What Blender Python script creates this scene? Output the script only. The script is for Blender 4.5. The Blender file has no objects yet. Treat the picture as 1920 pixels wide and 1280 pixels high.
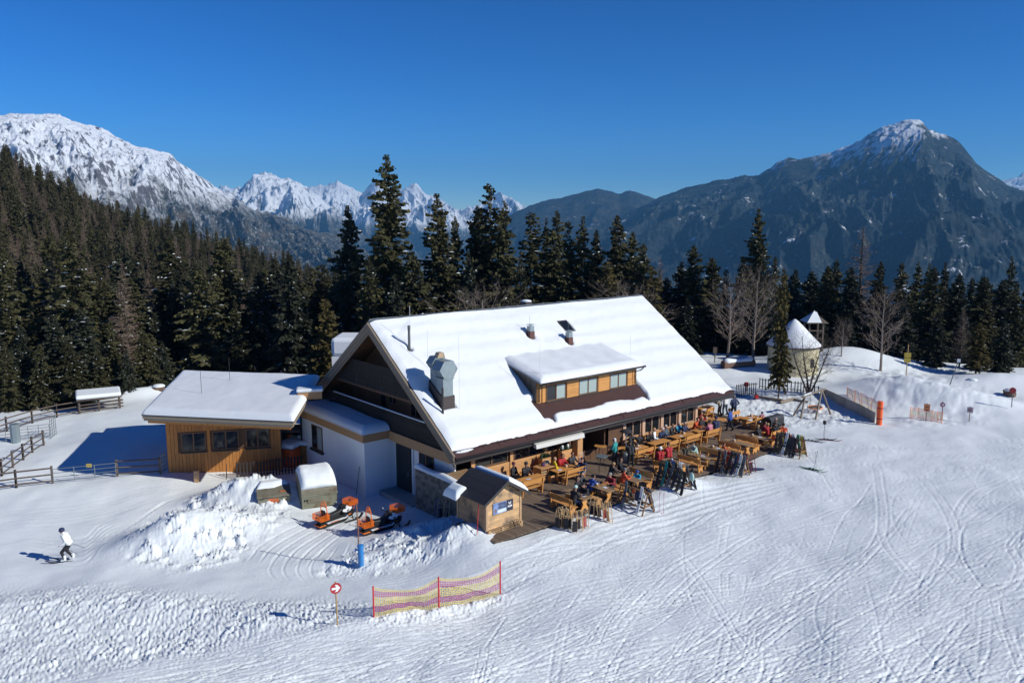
import bpy, bmesh, math, random
import numpy as np
from mathutils import Matrix, Vector
random.seed(7); rng = np.random.default_rng(7)
PI = math.pi; rad = math.radians
scene = bpy.context.scene; COL = scene.collection

# ------------------------------------------------------------ camera, sky, sun
CAM_H = 16.5; PITCH = rad(8.66); FPX = 1480.0
cd = bpy.data.cameras.new('camera'); cam = bpy.data.objects.new('camera', cd); COL.objects.link(cam)
cam.location = (0, 0, CAM_H); cam.rotation_euler = (PI/2-PITCH, 0, 0)
cd.sensor_width = 36; cd.lens = 36*FPX/1920; cd.clip_start = 0.5; cd.clip_end = 60000
scene.camera = cam
SUN_DIR = Vector((0.925, -0.38, 0)).normalized(); SUN_EL = rad(30)
w = bpy.data.worlds.new('World'); scene.world = w; w.use_nodes = True
wn = w.node_tree.nodes; wl = w.node_tree.links
sky = wn.new('ShaderNodeTexSky'); sky.sky_type = 'NISHITA'; sky.sun_disc = False
sky.sun_elevation = SUN_EL; sky.sun_rotation = math.atan2(SUN_DIR.x, SUN_DIR.y)
sky.altitude = 3000; sky.air_density = 1.0; sky.dust_density = 0.05; sky.ozone_density = 4.5
hs = wn.new('ShaderNodeHueSaturation'); hs.inputs['Saturation'].default_value = 1.3
gm = wn.new('ShaderNodeGamma'); gm.inputs[1].default_value = 1.4
wl.new(sky.outputs[0], hs.inputs['Color']); wl.new(hs.outputs[0], gm.inputs[0]); wl.new(gm.outputs[0], wn['Background'].inputs[0])
wn['Background'].inputs[1].default_value = 0.060
sd = bpy.data.lights.new('sun', 'SUN'); sd.energy = 4.5; sd.angle = rad(0.53); sd.color = (1, .985, .90)
sun = bpy.data.objects.new('sun', sd); COL.objects.link(sun)
sv = Vector((SUN_DIR.x*math.cos(SUN_EL), SUN_DIR.y*math.cos(SUN_EL), math.sin(SUN_EL)))
sun.rotation_euler = sv.to_track_quat('Z', 'Y').to_euler()
scene.view_settings.view_transform = 'Standard'; scene.view_settings.look = 'None'
scene.view_settings.gamma = 1; scene.view_settings.exposure = 0.0
scene.view_settings.use_curve_mapping = False

# ------------------------------------------------------------ pixel -> world
_F = Vector((0, math.cos(PITCH), -math.sin(PITCH))); _U = Vector((0, math.sin(PITCH), math.cos(PITCH)))
def ray(px, py): return _F + Vector((1, 0, 0))*((px-960)/FPX) - _U*((py-640)/FPX)
def at(px, py, z=0.0):
    d = ray(px, py); return Vector((0, 0, CAM_H)) + d*((z-CAM_H)/d.z)
def at_y(px, py, dist):
    d = ray(px, py); return Vector((0, 0, CAM_H)) + d*(dist/d.y)
HO = Vector((-3.4066, 44.7011, 0)); HROT = rad(40)          # house frame: x along the eave, y towards the back
HX = Vector((math.cos(HROT), math.sin(HROT), 0)); HY = Vector((-HX.y, HX.x, 0))
def hw(x, y, z=0.0): return HO + HX*x + HY*y + Vector((0, 0, z))

# ------------------------------------------------------------ numpy noise
def vnoise(x, y, seed=0):
    xi = np.floor(x).astype(np.int64); yi = np.floor(y).astype(np.int64); fx = x-xi; fy = y-yi
    def h(i, j):
        n = (i*374761393 + j*668265263 + seed*982451653) & 0xffffffff
        n = ((n ^ (n >> 13))*1274126177) & 0xffffffff
        return ((n ^ (n >> 16)) & 0xffff)/32767.5-1
    u = fx*fx*fx*(fx*(fx*6-15)+10); v = fy*fy*fy*(fy*(fy*6-15)+10)
    a = h(xi, yi)*(1-u)+h(xi+1, yi)*u; b = h(xi, yi+1)*(1-u)+h(xi+1, yi+1)*u
    return a*(1-v)+b*v
def fbm(x, y, oct=5, seed=0, gain=.5, ridged=False):
    s = np.zeros_like(x); a = 1.0; t = 0
    for o in range(oct):
        n = vnoise(x*2.03**o+o*17.3, y*2.03**o-o*9.1, seed+o)
        if ridged: n = 1-2*np.abs(n)
        s += a*n; t += a; a *= gain
    return s/t
def sstep(a, b, x):
    t = np.clip((x-a)/(b-a), 0, 1); return t*t*(3-2*t)
def inpoly(x, y, poly):
    r = np.zeros(x.shape, bool); n = len(poly)
    for i in range(n):
        x0, y0 = poly[i]; x1, y1 = poly[(i+1) % n]
        c = ((y0 > y) != (y1 > y)) & (x < (x1-x0)*(y-y0)/(y1-y0+1e-12)+x0); r ^= c
    return r

# ------------------------------------------------------------ materials
def mat(name, col, rough=.7, var=.0, vscale=4, bump=0, bscale=30, grain=None, metal=0, spec=.5, obj_var=0, dirt=None, coord='Object'):
    m = bpy.data.materials.new(name); m.use_nodes = True; N = m.node_tree.nodes; L = m.node_tree.links
    b = N['Principled BSDF']; b.inputs['Roughness'].default_value = rough; b.inputs['Metallic'].default_value = metal
    b.inputs['Specular IOR Level'].default_value = spec
    tc = N.new('ShaderNodeTexCoord'); src = tc.outputs[coord]
    c = N.new('ShaderNodeRGB'); c.outputs[0].default_value = (*col, 1); out = c.outputs[0]
    if grain:
        mp = N.new('ShaderNodeMapping'); mp.inputs['Scale'].default_value = grain; L.new(src, mp.inputs[0]); gsrc = mp.outputs[0]
    else: gsrc = src
    nz = N.new('ShaderNodeTexNoise'); nz.inputs['Scale'].default_value = vscale; nz.inputs['Detail'].default_value = 5
    L.new(gsrc, nz.inputs['Vector'])
    if var or obj_var:
        hv = N.new('ShaderNodeHueSaturation'); L.new(out, hv.inputs['Color'])
        mr = N.new('ShaderNodeMapRange'); mr.inputs['From Min'].default_value = .25; mr.inputs['From Max'].default_value = .75
        mr.inputs['To Min'].default_value = 1-var; mr.inputs['To Max'].default_value = 1+var; L.new(nz.outputs[0], mr.inputs['Value'])
        v = mr.outputs[0]
        if obj_var:
            oi = N.new('ShaderNodeObjectInfo'); m2 = N.new('ShaderNodeMapRange'); L.new(oi.outputs['Random'], m2.inputs['Value'])
            m2.inputs['To Min'].default_value = 1-obj_var; m2.inputs['To Max'].default_value = 1+obj_var
            mu = N.new('ShaderNodeMath'); mu.operation = 'MULTIPLY'; L.new(v, mu.inputs[0]); L.new(m2.outputs[0], mu.inputs[1]); v = mu.outputs[0]
        L.new(v, hv.inputs['Value']); out = hv.outputs[0]
    if dirt:
        n2 = N.new('ShaderNodeTexNoise'); n2.inputs['Scale'].default_value = dirt[1]; n2.inputs['Detail'].default_value = 6; L.new(src, n2.inputs['Vector'])
        m3 = N.new('ShaderNodeMapRange'); m3.inputs['From Min'].default_value = .5; m3.inputs['From Max'].default_value = .68; L.new(n2.outputs[0], m3.inputs['Value'])
        mx = N.new('ShaderNodeMix'); mx.data_type = 'RGBA'; L.new(m3.outputs[0], mx.inputs['Factor']); L.new(out, mx.inputs['A']); mx.inputs['B'].default_value = (*dirt[0], 1); out = mx.outputs['Result']
    L.new(out, b.inputs['Base Color'])
    if bump:
        n3 = N.new('ShaderNodeTexNoise'); n3.inputs['Scale'].default_value = bscale; n3.inputs['Detail'].default_value = 4; L.new(gsrc, n3.inputs['Vector'])
        bp = N.new('ShaderNodeBump'); bp.inputs['Strength'].default_value = min(1, bump*4); bp.inputs['Distance'].default_value = .02; L.new(n3.outputs[0], bp.inputs['Height']); L.new(bp.outputs[0], b.inputs['Normal'])
    return m
def snowmat(name, b1=.25, s1=9, b2=.0, s2=40, col=(.78, .815, .825)):
    m = mat(name, col, .55, .025, .35, coord='Object'); N = m.node_tree.nodes; L = m.node_tree.links
    tc = N.new('ShaderNodeTexCoord'); n = N.new('ShaderNodeTexNoise'); n.inputs['Scale'].default_value = s1; n.inputs['Detail'].default_value = 8; n.inputs['Roughness'].default_value = .62
    L.new(tc.outputs['Object'], n.inputs['Vector'])
    bp = N.new('ShaderNodeBump'); bp.inputs['Strength'].default_value = 1; bp.inputs['Distance'].default_value = b1*.2
    L.new(n.outputs[0], bp.inputs['Height']); L.new(bp.outputs[0], N['Principled BSDF'].inputs['Normal'])
    N['Principled BSDF'].inputs['Specular IOR Level'].default_value = .25
    return m
M = {}
M['snow'] = snowmat('snow', .05, 12)
M['piste'] = snowmat('piste_snow', .035, 9); _N = M['piste'].node_tree.nodes; _L = M['piste'].node_tree.links
_b0 = [n for n in _N if n.type == 'BUMP'][0]; _tc = _N.new('ShaderNodeTexCoord'); _prev = _b0.outputs[0]
for _rot, _sc, _ds in ((rad(22), (2.4, .07, 1), .010), (rad(40), (1.5, .06, 1), .007), (rad(4), (1.4, .06, 1), .006)):
    _m = _N.new('ShaderNodeMapping'); _m.vector_type = 'TEXTURE'; _m.inputs['Rotation'].default_value = (0, 0, _rot); _m.inputs['Scale'].default_value = _sc; _L.new(_tc.outputs['Object'], _m.inputs[0])
    _n = _N.new('ShaderNodeTexNoise'); _n.inputs['Scale'].default_value = .55; _n.inputs['Detail'].default_value = 3; _n.inputs['Roughness'].default_value = .5; _n.inputs['Distortion'].default_value = .25; _L.new(_m.outputs[0], _n.inputs['Vector'])
    _r = _N.new('ShaderNodeMapRange'); _r.inputs['From Min'].default_value = .60; _r.inputs['From Max'].default_value = .68; _L.new(_n.outputs[0], _r.inputs['Value'])   # scattered thin scratches
    _b = _N.new('ShaderNodeBump'); _b.inputs['Strength'].default_value = .8; _b.inputs['Distance'].default_value = _ds; _L.new(_r.outputs[0], _b.inputs['Height']); _L.new(_prev, _b.inputs['Normal']); _prev = _b.outputs[0]
_L.new(_prev, _N['Principled BSDF'].inputs['Normal']); M['roof_snow'] = snowmat('roof_snow', .05, 1.2, col=(.735, .755, .775))
# ------------------------------------------------------------ mesh building
class MB:
    def __init__(s): s.v = []; s.f = []; s.mi = []
    def add(s, vs, fs, mi=0):
        o = len(s.v); s.v += [tuple(p) for p in vs]; s.f += [tuple(i+o for i in f) for f in fs]; s.mi += [mi]*len(fs); return s
    def box(s, c, d, rot=None, mi=0):
        x, y, z = d[0]/2, d[1]/2, d[2]/2
        vs = [Vector((i*x, j*y, k*z)) for k in (-1, 1) for j in (-1, 1) for i in (-1, 1)]
        if rot is not None: vs = [rot @ p for p in vs]
        c = Vector(c); vs = [p+c for p in vs]
        return s.add(vs, [(0, 2, 3, 1), (4, 5, 7, 6), (0, 1, 5, 4), (2, 6, 7, 3), (0, 4, 6, 2), (1, 3, 7, 5)], mi)
    def b2(s, lo, hi, mi=0):
        return s.box([(a+b)/2 for a, b in zip(lo, hi)], [b-a for a, b in zip(lo, hi)], None, mi)
    def prism(s, poly, axis, a, b, mi=0):       # 2D polygon extruded along an axis from a to b
        def P(p, t): return {'x': (t, p[0], p[1]), 'y': (p[0], t, p[1]), 'z': (p[0], p[1], t)}[axis]
        n = len(poly); vs = [P(p, a) for p in poly]+[P(p, b) for p in poly]
        fs = [tuple(range(n)), tuple(range(2*n-1, n-1, -1))]+[(i, i+n, (i+1) % n+n, (i+1) % n) for i in range(n)]
        return s.add(vs, fs, mi)
    def tube(s, pts, r, n=6, mi=0, cap=True, closed=False):
        pts = [Vector(p) for p in pts]; k = len(pts); rs = r if isinstance(r, (list, tuple)) else [r]*k
        vs = []; ref = None
        for i, p in enumerate(pts):
            if closed: t = pts[(i+1) % k]-pts[i-1]
            else: t = pts[min(i+1, k-1)]-pts[max(i-1, 0)]
            t = t.normalized() if t.length > 1e-9 else Vector((0, 0, 1))
            if ref is None:
                ref = Vector((0, 0, 1)) if abs(t.z) < .9 else Vector((1, 0, 0))
            u = (ref - t*ref.dot(t)).normalized(); ref = u; v = t.cross(u)
            for j in range(n):
                a = 2*PI*j/n; vs.append(p+(u*math.cos(a)+v*math.sin(a))*rs[i])
        fs = []
        for i in range(k if closed else k-1):
            i2 = (i+1) % k
            for j in range(n): fs.append((i*n+j, i*n+(j+1) % n, i2*n+(j+1) % n, i2*n+j))
        if cap and not closed: fs += [tuple(range(n-1, -1, -1)), tuple((k-1)*n+j for j in range(n))]
        return s.add(vs, fs, mi)
    def lathe(s, prof, n=16, c=(0, 0, 0), mi=0):   # (r, z) profile
        vs = [(c[0]+r*math.cos(2*PI*j/n), c[1]+r*math.sin(2*PI*j/n), c[2]+z) for r, z in prof for j in range(n)]
        fs = [(i*n+j, i*n+(j+1) % n, (i+1)*n+(j+1) % n, (i+1)*n+j) for i in range(len(prof)-1) for j in range(n)]
        if prof[0][0] > 1e-4: fs.append(tuple(range(n-1, -1, -1)))
        if prof[-1][0] > 1e-4: fs.append(tuple((len(prof)-1)*n+j for j in range(n)))
        return s.add(vs, fs, mi)
    def mesh(s, name, smooth=False):
        me = bpy.data.meshes.new(name); me.from_pydata(s.v, [], s.f); me.polygons.foreach_set('material_index', s.mi)
        if smooth: me.polygons.foreach_set('use_smooth', [True]*len(s.f))
        me.update(); return me
def link(o): COL.objects.link(o); return o
def setm(me, mats):
    for m in (mats if isinstance(mats, (list, tuple)) else [mats]): me.materials.append(M[m] if isinstance(m, str) else m)
    return me
def part(name, mb, mats, parent=None, loc=(0, 0, 0), rot=(0, 0, 0), smooth=False, label=None, bevel=0):
    me = mb if isinstance(mb, bpy.types.Mesh) else setm(mb.mesh(name, smooth), mats)
    o = link(bpy.data.objects.new(name, me)); o.location = loc; o.rotation_euler = rot
    if parent is not None: o.parent = parent
    if label: o['label'] = label
    if bevel:
        bv = o.modifiers.new('edge', 'BEVEL'); bv.width = bevel; bv.segments = 2; bv.limit_method = 'ANGLE'
    return o
def tag(o, label, cat, group=None):
    o['label'] = label; o['category'] = cat
    if group: o['group'] = group
    return o
def thing(name, label, cat, loc=(0, 0, 0), rz=0, group=None):
    o = link(bpy.data.objects.new(name, None)); o.location = loc; o.rotation_euler = (0, 0, rz); o.empty_display_size = .2
    return tag(o, label, cat, group)
def copy_thing(root, loc, rz, label, group=None, scale=None, tilt=None):
    r = link(root.copy()); r.location = loc; r.rotation_euler = (tilt[0] if tilt else 0, tilt[1] if tilt else 0, rz); r['label'] = label
    if scale: r.scale = (scale,)*3 if not isinstance(scale, tuple) else scale
    if group: r['group'] = group
    for ch in KIDS(root):
        c = link(ch.copy()); c.parent = r
        for g in KIDS(ch):
            d = link(g.copy()); d.parent = c
    return r
_kids = {}
def KIDS(o):
    k = _kids.get(o.name)
    if k is None:
        k = _kids[o.name] = [c for c in COL.objects if c.parent == o]
    return k
def structure(o): o['kind'] = 'structure'; return o
def np_mesh(name, V, F, smooth=True):
    me = bpy.data.meshes.new(name); n = len(V); k = F.shape[1]
    me.vertices.add(n); me.vertices.foreach_set('co', V.astype(np.float32).ravel())
    me.loops.add(F.size); me.loops.foreach_set('vertex_index', F.astype(np.int32).ravel())
    me.polygons.add(len(F)); me.polygons.foreach_set('loop_start', np.arange(0, F.size, k, dtype=np.int32))
    me.polygons.foreach_set('loop_total', np.full(len(F), k, np.int32))
    if smooth: me.polygons.foreach_set('use_smooth', np.ones(len(F), bool))
    me.update(calc_edges=True); me.validate(); return me
def grid_faces(nr, nc):
    i = np.arange(nr*nc).reshape(nr, nc); return np.stack([i[:-1, :-1], i[:-1, 1:], i[1:, 1:], i[1:, :-1]], -1).reshape(-1, 4)

# ------------------------------------------------------------ terrain
CP = [(128, 1053, -1.4), (0, 1000, -1.35), (0, 1280, -1.1), (300, 1280, -.95), (632, 1172, -.9), (700, 1155, -.8), (937, 1112, -.75), (900, 1280, -.6),
      (1300, 1280, -.35), (1900, 1280, .1), (1900, 1000, .2), (1500, 1000, -.25), (1200, 1000, -.4), (1080, 1000, -.3), (1900, 850, 0), (1648, 796, -.3),
      (1500, 800, -.3), (1400, 760, -.3), (1550, 702, .2), (1363, 669, .2), (1414, 680, .25), (1320, 662, .0), (1640, 692, .2), (1780, 705, 0), (1915, 745, -.2), (684, 932, -1.5), (600, 985, -1.45), (760, 960, -1.35),
      (560, 900, -1.4), (450, 890, -1.25), (317, 885, -.9), (500, 862, -1.2), (100, 900, -.95), (0, 920, -1.), (0, 890, -.8), (100, 815, -.7), (0, 800, -.6),
      (150, 770, -.5), (240, 745, -.4), (290, 730, -.3), (350, 1000, -1.45), (230, 960, -1.45), (870, 1000, -.55), (960, 1015, -.15), (800, 1060, -1.0), (1000, 1000, -.2), (1150, 965, -.2), (1310, 925, -.15), (1440, 880, -.12), (1520, 830, -.15)]
cps = [tuple(at(x, y, z)) for x, y, z in CP]
cps += [tuple(hw(*p)) for p in ((14, 9, -.6), (25, 9, -.4), (5, 12, -1.2), (-1.9, -6.4, -.12), (1, -6.6, -.1), (4, -6.7, -.12), (-2.3, -3.4, -.35), (30, -2, -.3), (20, -3, -.35), (8, -3, -.4), (29, 12, -.2), (2, -2, -.8), (14, 22, -1.5), (28, 22, -1))]
for px, py, d, h in ((0, 288, 260, 13), (100, 340, 265, 13), (200, 392, 280, 13), (300, 417, 300, 13), (400, 450, 320, 13), (500, 486, 340, 13), (600, 518, 370, 13),
                     (-250, 160, 250, 19), (0, 420, 170, 18), (150, 470, 185, 18), (300, 515, 190, 18), (450, 555, 200, 18), (0, 560, 115, 17), (200, 580, 120, 17), (350, 590, 125, 17), (600, 640, 150, 18)):
    p = at_y(px, py, d); cps.append((p.x, p.y, p.z-h))
for px, py, d, h in ((0, 290, 460, 110), (200, 400, 480, 110), (400, 460, 500, 100), (600, 520, 560, 100)):
    p = at_y(px, py, d); cps.append((p.x, p.y, p.z-h))
cps += [(-47, 76, -1), (-60, 76, .5), (-12, 92, -4), (0, 110, -8), (20, 112, -7), (0, 200, -45), (40, 200, -45), (60, 112, -5), (80, 112, -4), (62, 92, -1), (52, 90, 0),
        (90, 200, -40), (150, 200, -40), (120, 95, -1), (90, 60, .5), (72, 40, .6), (70, 20, .8), (-60, 40, -2), (-60, 15, -1.5), (0, 10, -.6), (0, 600, -170), (-350, 300, 40),
        (300, 600, -170), (300, 100, -20), (300, 20, 0), (-300, 20, 10), (-300, 800, -150), (700, 800, -200), (-800, 800, -100), (-120, 60, 10), (-150, 120, 25)]
cps = np.array(cps)
def _tps(d2): return np.where(d2 > 1e-9, .5*d2*np.log(np.maximum(d2, 1e-9)), 0)
_n = len(cps); _S = 100.0
_xy = cps[:, :2]/_S
_K = _tps(((_xy[:, None]-_xy[None])**2).sum(-1)) + np.eye(_n)*1e-5
_P = np.c_[np.ones(_n), _xy]; _A = np.block([[_K, _P], [_P.T, np.zeros((3, 3))]])
_W = np.linalg.solve(_A, np.r_[cps[:, 2], 0, 0, 0])
def base_z(x, y):
    sh = np.shape(x); x = np.ravel(np.asarray(x, float))/_S; y = np.ravel(np.asarray(y, float))/_S; r = np.zeros_like(x)
    for s in range(0, len(x), 20000):
        a = x[s:s+20000, None]; b = y[s:s+20000, None]
        r[s:s+20000] = _tps((a-_xy[None, :, 0])**2+(b-_xy[None, :, 1])**2) @ _W[:_n] + _W[_n]+_W[_n+1]*a[:, 0]+_W[_n+2]*b[:, 0]
    return r.reshape(sh)
def wp(pts, z): return [tuple(at(x, y, z)[:2]) for x, y in pts]
def bump_g(x, y, c, amp, sx, sy, ang=0):
    dx = x-c[0]; dy = y-c[1]; u = dx*math.cos(ang)+dy*math.sin(ang); v = -dx*math.sin(ang)+dy*math.cos(ang)
    return amp*np.exp(-(u/sx)**2-(v/sy)**2)
# soft forms: ploughed banks, humps
_b = [(at(390, 990, -1), 1.15, 3.6, 2.2, .55), (at(520, 925, -1), 1.25, 3.0, 1.6, .3), (at(440, 925, -1), .9, 2.5, 1.5, .3), (at(318, 1005, -1), .75, 2.6, 1.9, .5),
      (at(830, 985, -.8), .55, 4.0, 1.3, .45), (at(740, 1035, -.9), .30, 4.0, 1.0, .2), (at(890, 1010, -.6), .45, 1.6, 1.0, .6), (at(640, 1045, -1), .2, 2.5, .8, -.1),
      (at(1735, 752, 0), 1.45, 8.5, 3.6, -.45), (at(1690, 735, 0), .9, 5, 5, 0), (at(1800, 765, 0), .5, 4, 2, -.3), (at(1590, 690, 0), 1.6, 6, 4, 0), (at(1560, 680, 0), .8, 9, 4, 0), (at(1390, 700, 0), .5, 6, 3, 0), (at(1880, 720, 0), 1.2, 6, 3, 0),
      (at(800, 1150, -.8), .18, 5, .5, .4), (at(265, 742, -.3), .9, 3, 1.2, .5), (at(170, 1130, -1.1), .25, 9, 2.5, .1), (at(480, 1160, -1), .3, 6, 1.6, -.2), (hw(-2.8, -3.6), .3, 1.6, 1.0, .7), (hw(-2.2, -5.4), .2, 1.2, .8, .7), (hw(12.6, -6.4), .35, 1.6, .9, .7), (hw(13.6, -6.9), .3, 1.2, .9, .7)]
def soft(x, y):
    z = base_z(x, y)
    for c, a, sx, sy, an in _b: z = z + bump_g(x, y, c, a, sx, sy, an)
    return z
# fine relief on a raster
RX0, RX1, RY0, RY1, RS = -48.0, 62.0, 16.0, 100.0, .05
NX = int((RX1-RX0)/RS); NY = int((RY1-RY0)/RS)
gx = RX0+(np.arange(NX)+.5)*RS; gy = RY0+(np.arange(NY)+.5)*RS
GX, GY = np.meshgrid(gx, gy); D = np.zeros((NY, NX), np.float32)
_kx = np.fft.rfftfreq(NX, RS)[None]; _ky = np.fft.fftfreq(NY, RS)[:, None]; _kk = np.sqrt(_kx**2+_ky**2)+1e-6
def band(lo, hi, seed, stretch=None):
    f = np.fft.rfft2(np.random.default_rng(seed).standard_normal((NY, NX)).astype(np.float32))
    k = _kk
    if stretch: 
        a, s = stretch; k = np.sqrt((( _kx*math.cos(a)+_ky*math.sin(a))*s)**2+(-_kx*math.sin(a)+_ky*math.cos(a))**2)+1e-6
    f *= np.exp(-(np.log(k*math.sqrt(lo*hi))/np.log(hi/lo))**2*2)
    r = np.fft.irfft2(f, (NY, NX)); return (r/r.std()).astype(np.float32)
def blur(a, s): return np.fft.irfft2(np.fft.rfft2(a)*np.exp(-2*(PI*s*_kk)**2), (NY, NX)).astype(np.float32)
def mask(pts, z, soft_m): return np.clip(blur(inpoly(GX, GY, wp(pts, z)).astype(np.float32), soft_m), 0, 1)
chunk = np.clip(band(.22, .6, 1, (rad(18), .5)), -1.0, 2.6)*.5+np.maximum(band(.12, .28, 2), -.5)*.36+band(.8, 2.5, 3)*.6
m1 = mask([(-40, 1100), (180, 1092), (330, 1112), (470, 1128), (600, 1128), (690, 1135), (690, 1165), (640, 1185), (500, 1200), (330, 1232), (150, 1262), (-40, 1310)], -1, .5)
m2 = mask([(232, 1035), (245, 985), (330, 940), (440, 902), (545, 890), (560, 930), (520, 985), (455, 1030), (380, 1055), (300, 1058)], -1, .35)
m3 = mask([(590, 1055), (680, 1010), (790, 985), (840, 955), (905, 975), (930, 1012), (905, 1030), (860, 1045), (760, 1062), (660, 1068)], -.9, .35)
m4 = mask([(690, 1168), (820, 1142), (940, 1118), (960, 1128), (830, 1160), (700, 1185)], -.8, .25)
m5 = mask([(1390, 740), (1500, 735), (1620, 790), (1540, 805), (1440, 800), (1380, 775)], -.3, .6)
m6 = mask([(1640, 760), (1600, 700), (1720, 700), (1860, 735), (1920, 760), (1840, 790), (1700, 800)], 0, 1.0)
m7 = mask([(-50, 940), (250, 900), (450, 885), (600, 1000), (640, 1060), (560, 1075), (300, 1090), (100, 1075), (-50, 1070)], -1.3, .6)
D += chunk*(m1*(.005+.036*np.clip(band(1.3, 5, 31)*.7+.3, 0, 1.3))+m2*(.03+.09*np.clip(band(1.5, 5, 32)*.6+.5, 0, 1.4))+m3*(.02+.075*np.clip(band(1.2, 4, 33)*.6+.45, 0, 1.4))+m4*.06+m5*.05+.002)
dirn = band(.5, 1.2, 5, (rad(30), .16)); D += dirn*(.0018+m1*.03)
D += band(2, 6, 6)*.012+band(6, 18, 8)*.045+m6*(band(1.5, 4, 9)*.03+np.abs(band(3, 9, 34))*.05+np.minimum(band(.5, 1.2, 11), .5)*.02)
def stroke(pts, wdt, dep, edge=.65):
    P = np.array(pts, float)[:, :2]; seg = np.sqrt((np.diff(P, axis=0)**2).sum(1)); s = np.r_[0, np.cumsum(seg)]
    n = max(2, int(s[-1]/(RS*.7))); u = np.linspace(0, s[-1], n); X = np.interp(u, s, P[:, 0]); Y = np.interp(u, s, P[:, 1])
    tx = np.gradient(X); ty = np.gradient(Y); l = np.hypot(tx, ty)+1e-9; nx, ny = -ty/l, tx/l
    fade = np.clip(np.minimum(u, s[-1]-u)/(.15*s[-1]+.2), 0, 1)
    K = int(math.ceil(wdt*1.6/RS)); ids, val = [], []
    for k in range(-K, K+1):
        o = k*RS; q = o/wdt; h = -math.exp(-q*q*2.5)+edge*math.exp(-(abs(q)-1.1)**2*8)
        i = ((X+nx*o-RX0)/RS).astype(int); j = ((Y+ny*o-RY0)/RS).astype(int)
        ok = (i >= 0) & (i < NX) & (j >= 0) & (j < NY); ids.append(j[ok]*NX+i[ok]); val.append(dep*h*fade[ok])
    ids = np.concatenate(ids); val = np.concatenate(val)
    if len(ids):
        un, inv = np.unique(ids, return_inverse=True); TR.ravel()[un] += np.bincount(inv, val)/np.bincount(inv)
TR = np.zeros_like(D)
def spline(pts, z, n=40):
    P = np.array([at(x, y, z)[:2] for x, y in pts]); t = np.linspace(0, len(P)-1, n); out = []
    for q in t:
        i = min(int(q), len(P)-2); f = q-i; p0 = P[max(i-1, 0)]; p1 = P[i]; p2 = P[i+1]; p3 = P[min(i+2, len(P)-1)]
        out.append(.5*(2*p1+(p2-p0)*f+(2*p0-5*p1+4*p2-p3)*f*f+(3*p1-p0-3*p2+p3)*f**3))
    return np.array(out)
def pair(pts, z, gap, wdt, dep):
    P = spline(pts, z); t = np.gradient(P, axis=0); t /= np.hypot(t[:, 0], t[:, 1])[:, None]; n = np.c_[-t[:, 1], t[:, 0]]
    for s in (-1, 1): stroke(P+n*gap*s/2, wdt, dep)
pair([(1640, 860), (1655, 960), (1640, 1020), (1560, 1090), (1440, 1180)], 0, .5, .09, .020)
pair([(1700, 870), (1770, 950), (1790, 1030), (1730, 1100), (1640, 1160)], 0, .5, .09, .020)
pair([(1560, 1080), (1480, 1120), (1350, 1190), (1250, 1240)], -.2, .45, .08, .024)
pair([(1920, 1000), (1895, 1030), (1915, 1075), (1890, 1110)], 0, .4, .08, .025)
pair([(1345, 955), (1300, 985), (1200, 1010), (1050, 1030), (900, 1070)], -.4, .5, .12, .03)
for k in range(5):                                   # groomer edge strip running past the terrace
    a = -14+k*9; stroke(spline([(1500+a, 905+a*.4), (1320, 945+a), (1160, 990+a), (1020, 1045+a), (900, 1090+a), (700, 1105+a)], -.5), .3, .03)
for o in range(7):
    stroke(spline([(300, 1000-o*5), (420+o*8, 1070-o*4), (640, 1108-o*5), (860, 1085-o*6)], -1.2), .12, .010)
    stroke(spline([(-20, 992-o*6), (150, 975-o*6), (330, 925-o*4), (430, 900)], -1.3), .16, .010+.012*(o in (0, 4)))
    stroke(spline([(30, 1035-o*5), (150, 1060-o*9), (205, 1010-o*6), (330+o*6, 925)], -1.35), .14, .025)
    stroke(spline([(440+o*22, 1050+o*3), (470+o*24, 1020), (560+o*22, 975)], -1.35), .12, .04)
    stroke(spline([(520+o*26, 1090), (505+o*26, 1065), (530+o*26, 1030-o*3)], -1.3), .08, .03)
    stroke(spline([(1590+o*6, 690+o*2), (1650+o*5, 710+o*2), (1655-o*5, 745+o*3), (1610-o*4, 790)], 0), .16, .012)
R2 = random.Random(5)
for q in range(3600):                                 # ski tracks over the piste
    px = R2.uniform(350, 2100); py = R2.uniform(820, 1320)
    if px < 960+(1320-py)*.2 and py < 1105: continue
    p = at(px, py, -.2); left = px < 900
    hd = math.atan2(-.38, -.92)+R2.gauss(0, .16 if left else .42)+(R2.random() < .08)*R2.uniform(-1.2, 1.2)
    L = R2.uniform(1.2, 13)*(1.7 if left else 1); cur = R2.gauss(0, .02 if left else .035); pts = []; x, y = p.x, p.y
    for i in range(24):
        pts.append((x, y)); x += math.cos(hd)*L/24; y += math.sin(hd)*L/24; hd += cur*L/24
    wd = R2.uniform(.035, .085); dp = R2.choice((.008, .013, .020, .032))
    if R2.random() < .4:
        P = np.array(pts); t = np.gradient(P, axis=0); t /= np.hypot(t[:, 0], t[:, 1])[:, None]; n = np.c_[-t[:, 1], t[:, 0]]
        for s in (-1, 1): stroke(P+n*s*.18, wd, dp)
    else: stroke(pts, wd, dp)
D += blur(TR, .018)*(1-.8*np.clip(m1+m2+m3, 0, 1)); del TR, chunk, dirn
D += band(.10, .22, 12)*(.0016+.006*(m1+m2+m3))
def detail(x, y):
    u = np.clip((np.asarray(x)-RX0)/RS-.5, 0, NX-2.001); v = np.clip((np.asarray(y)-RY0)/RS-.5, 0, NY-2.001); i = u.astype(int); j = v.astype(int); fu = u-i; fv = v-j
    return D[j, i]*(1-fu)*(1-fv)+D[j, i+1]*fu*(1-fv)+D[j+1, i]*(1-fu)*fv+D[j+1, i+1]*fu*fv
NA, NR = 1150, 640
aa = np.linspace(rad(-46), rad(46), NA); uu = np.linspace(0, 1, NR)
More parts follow.
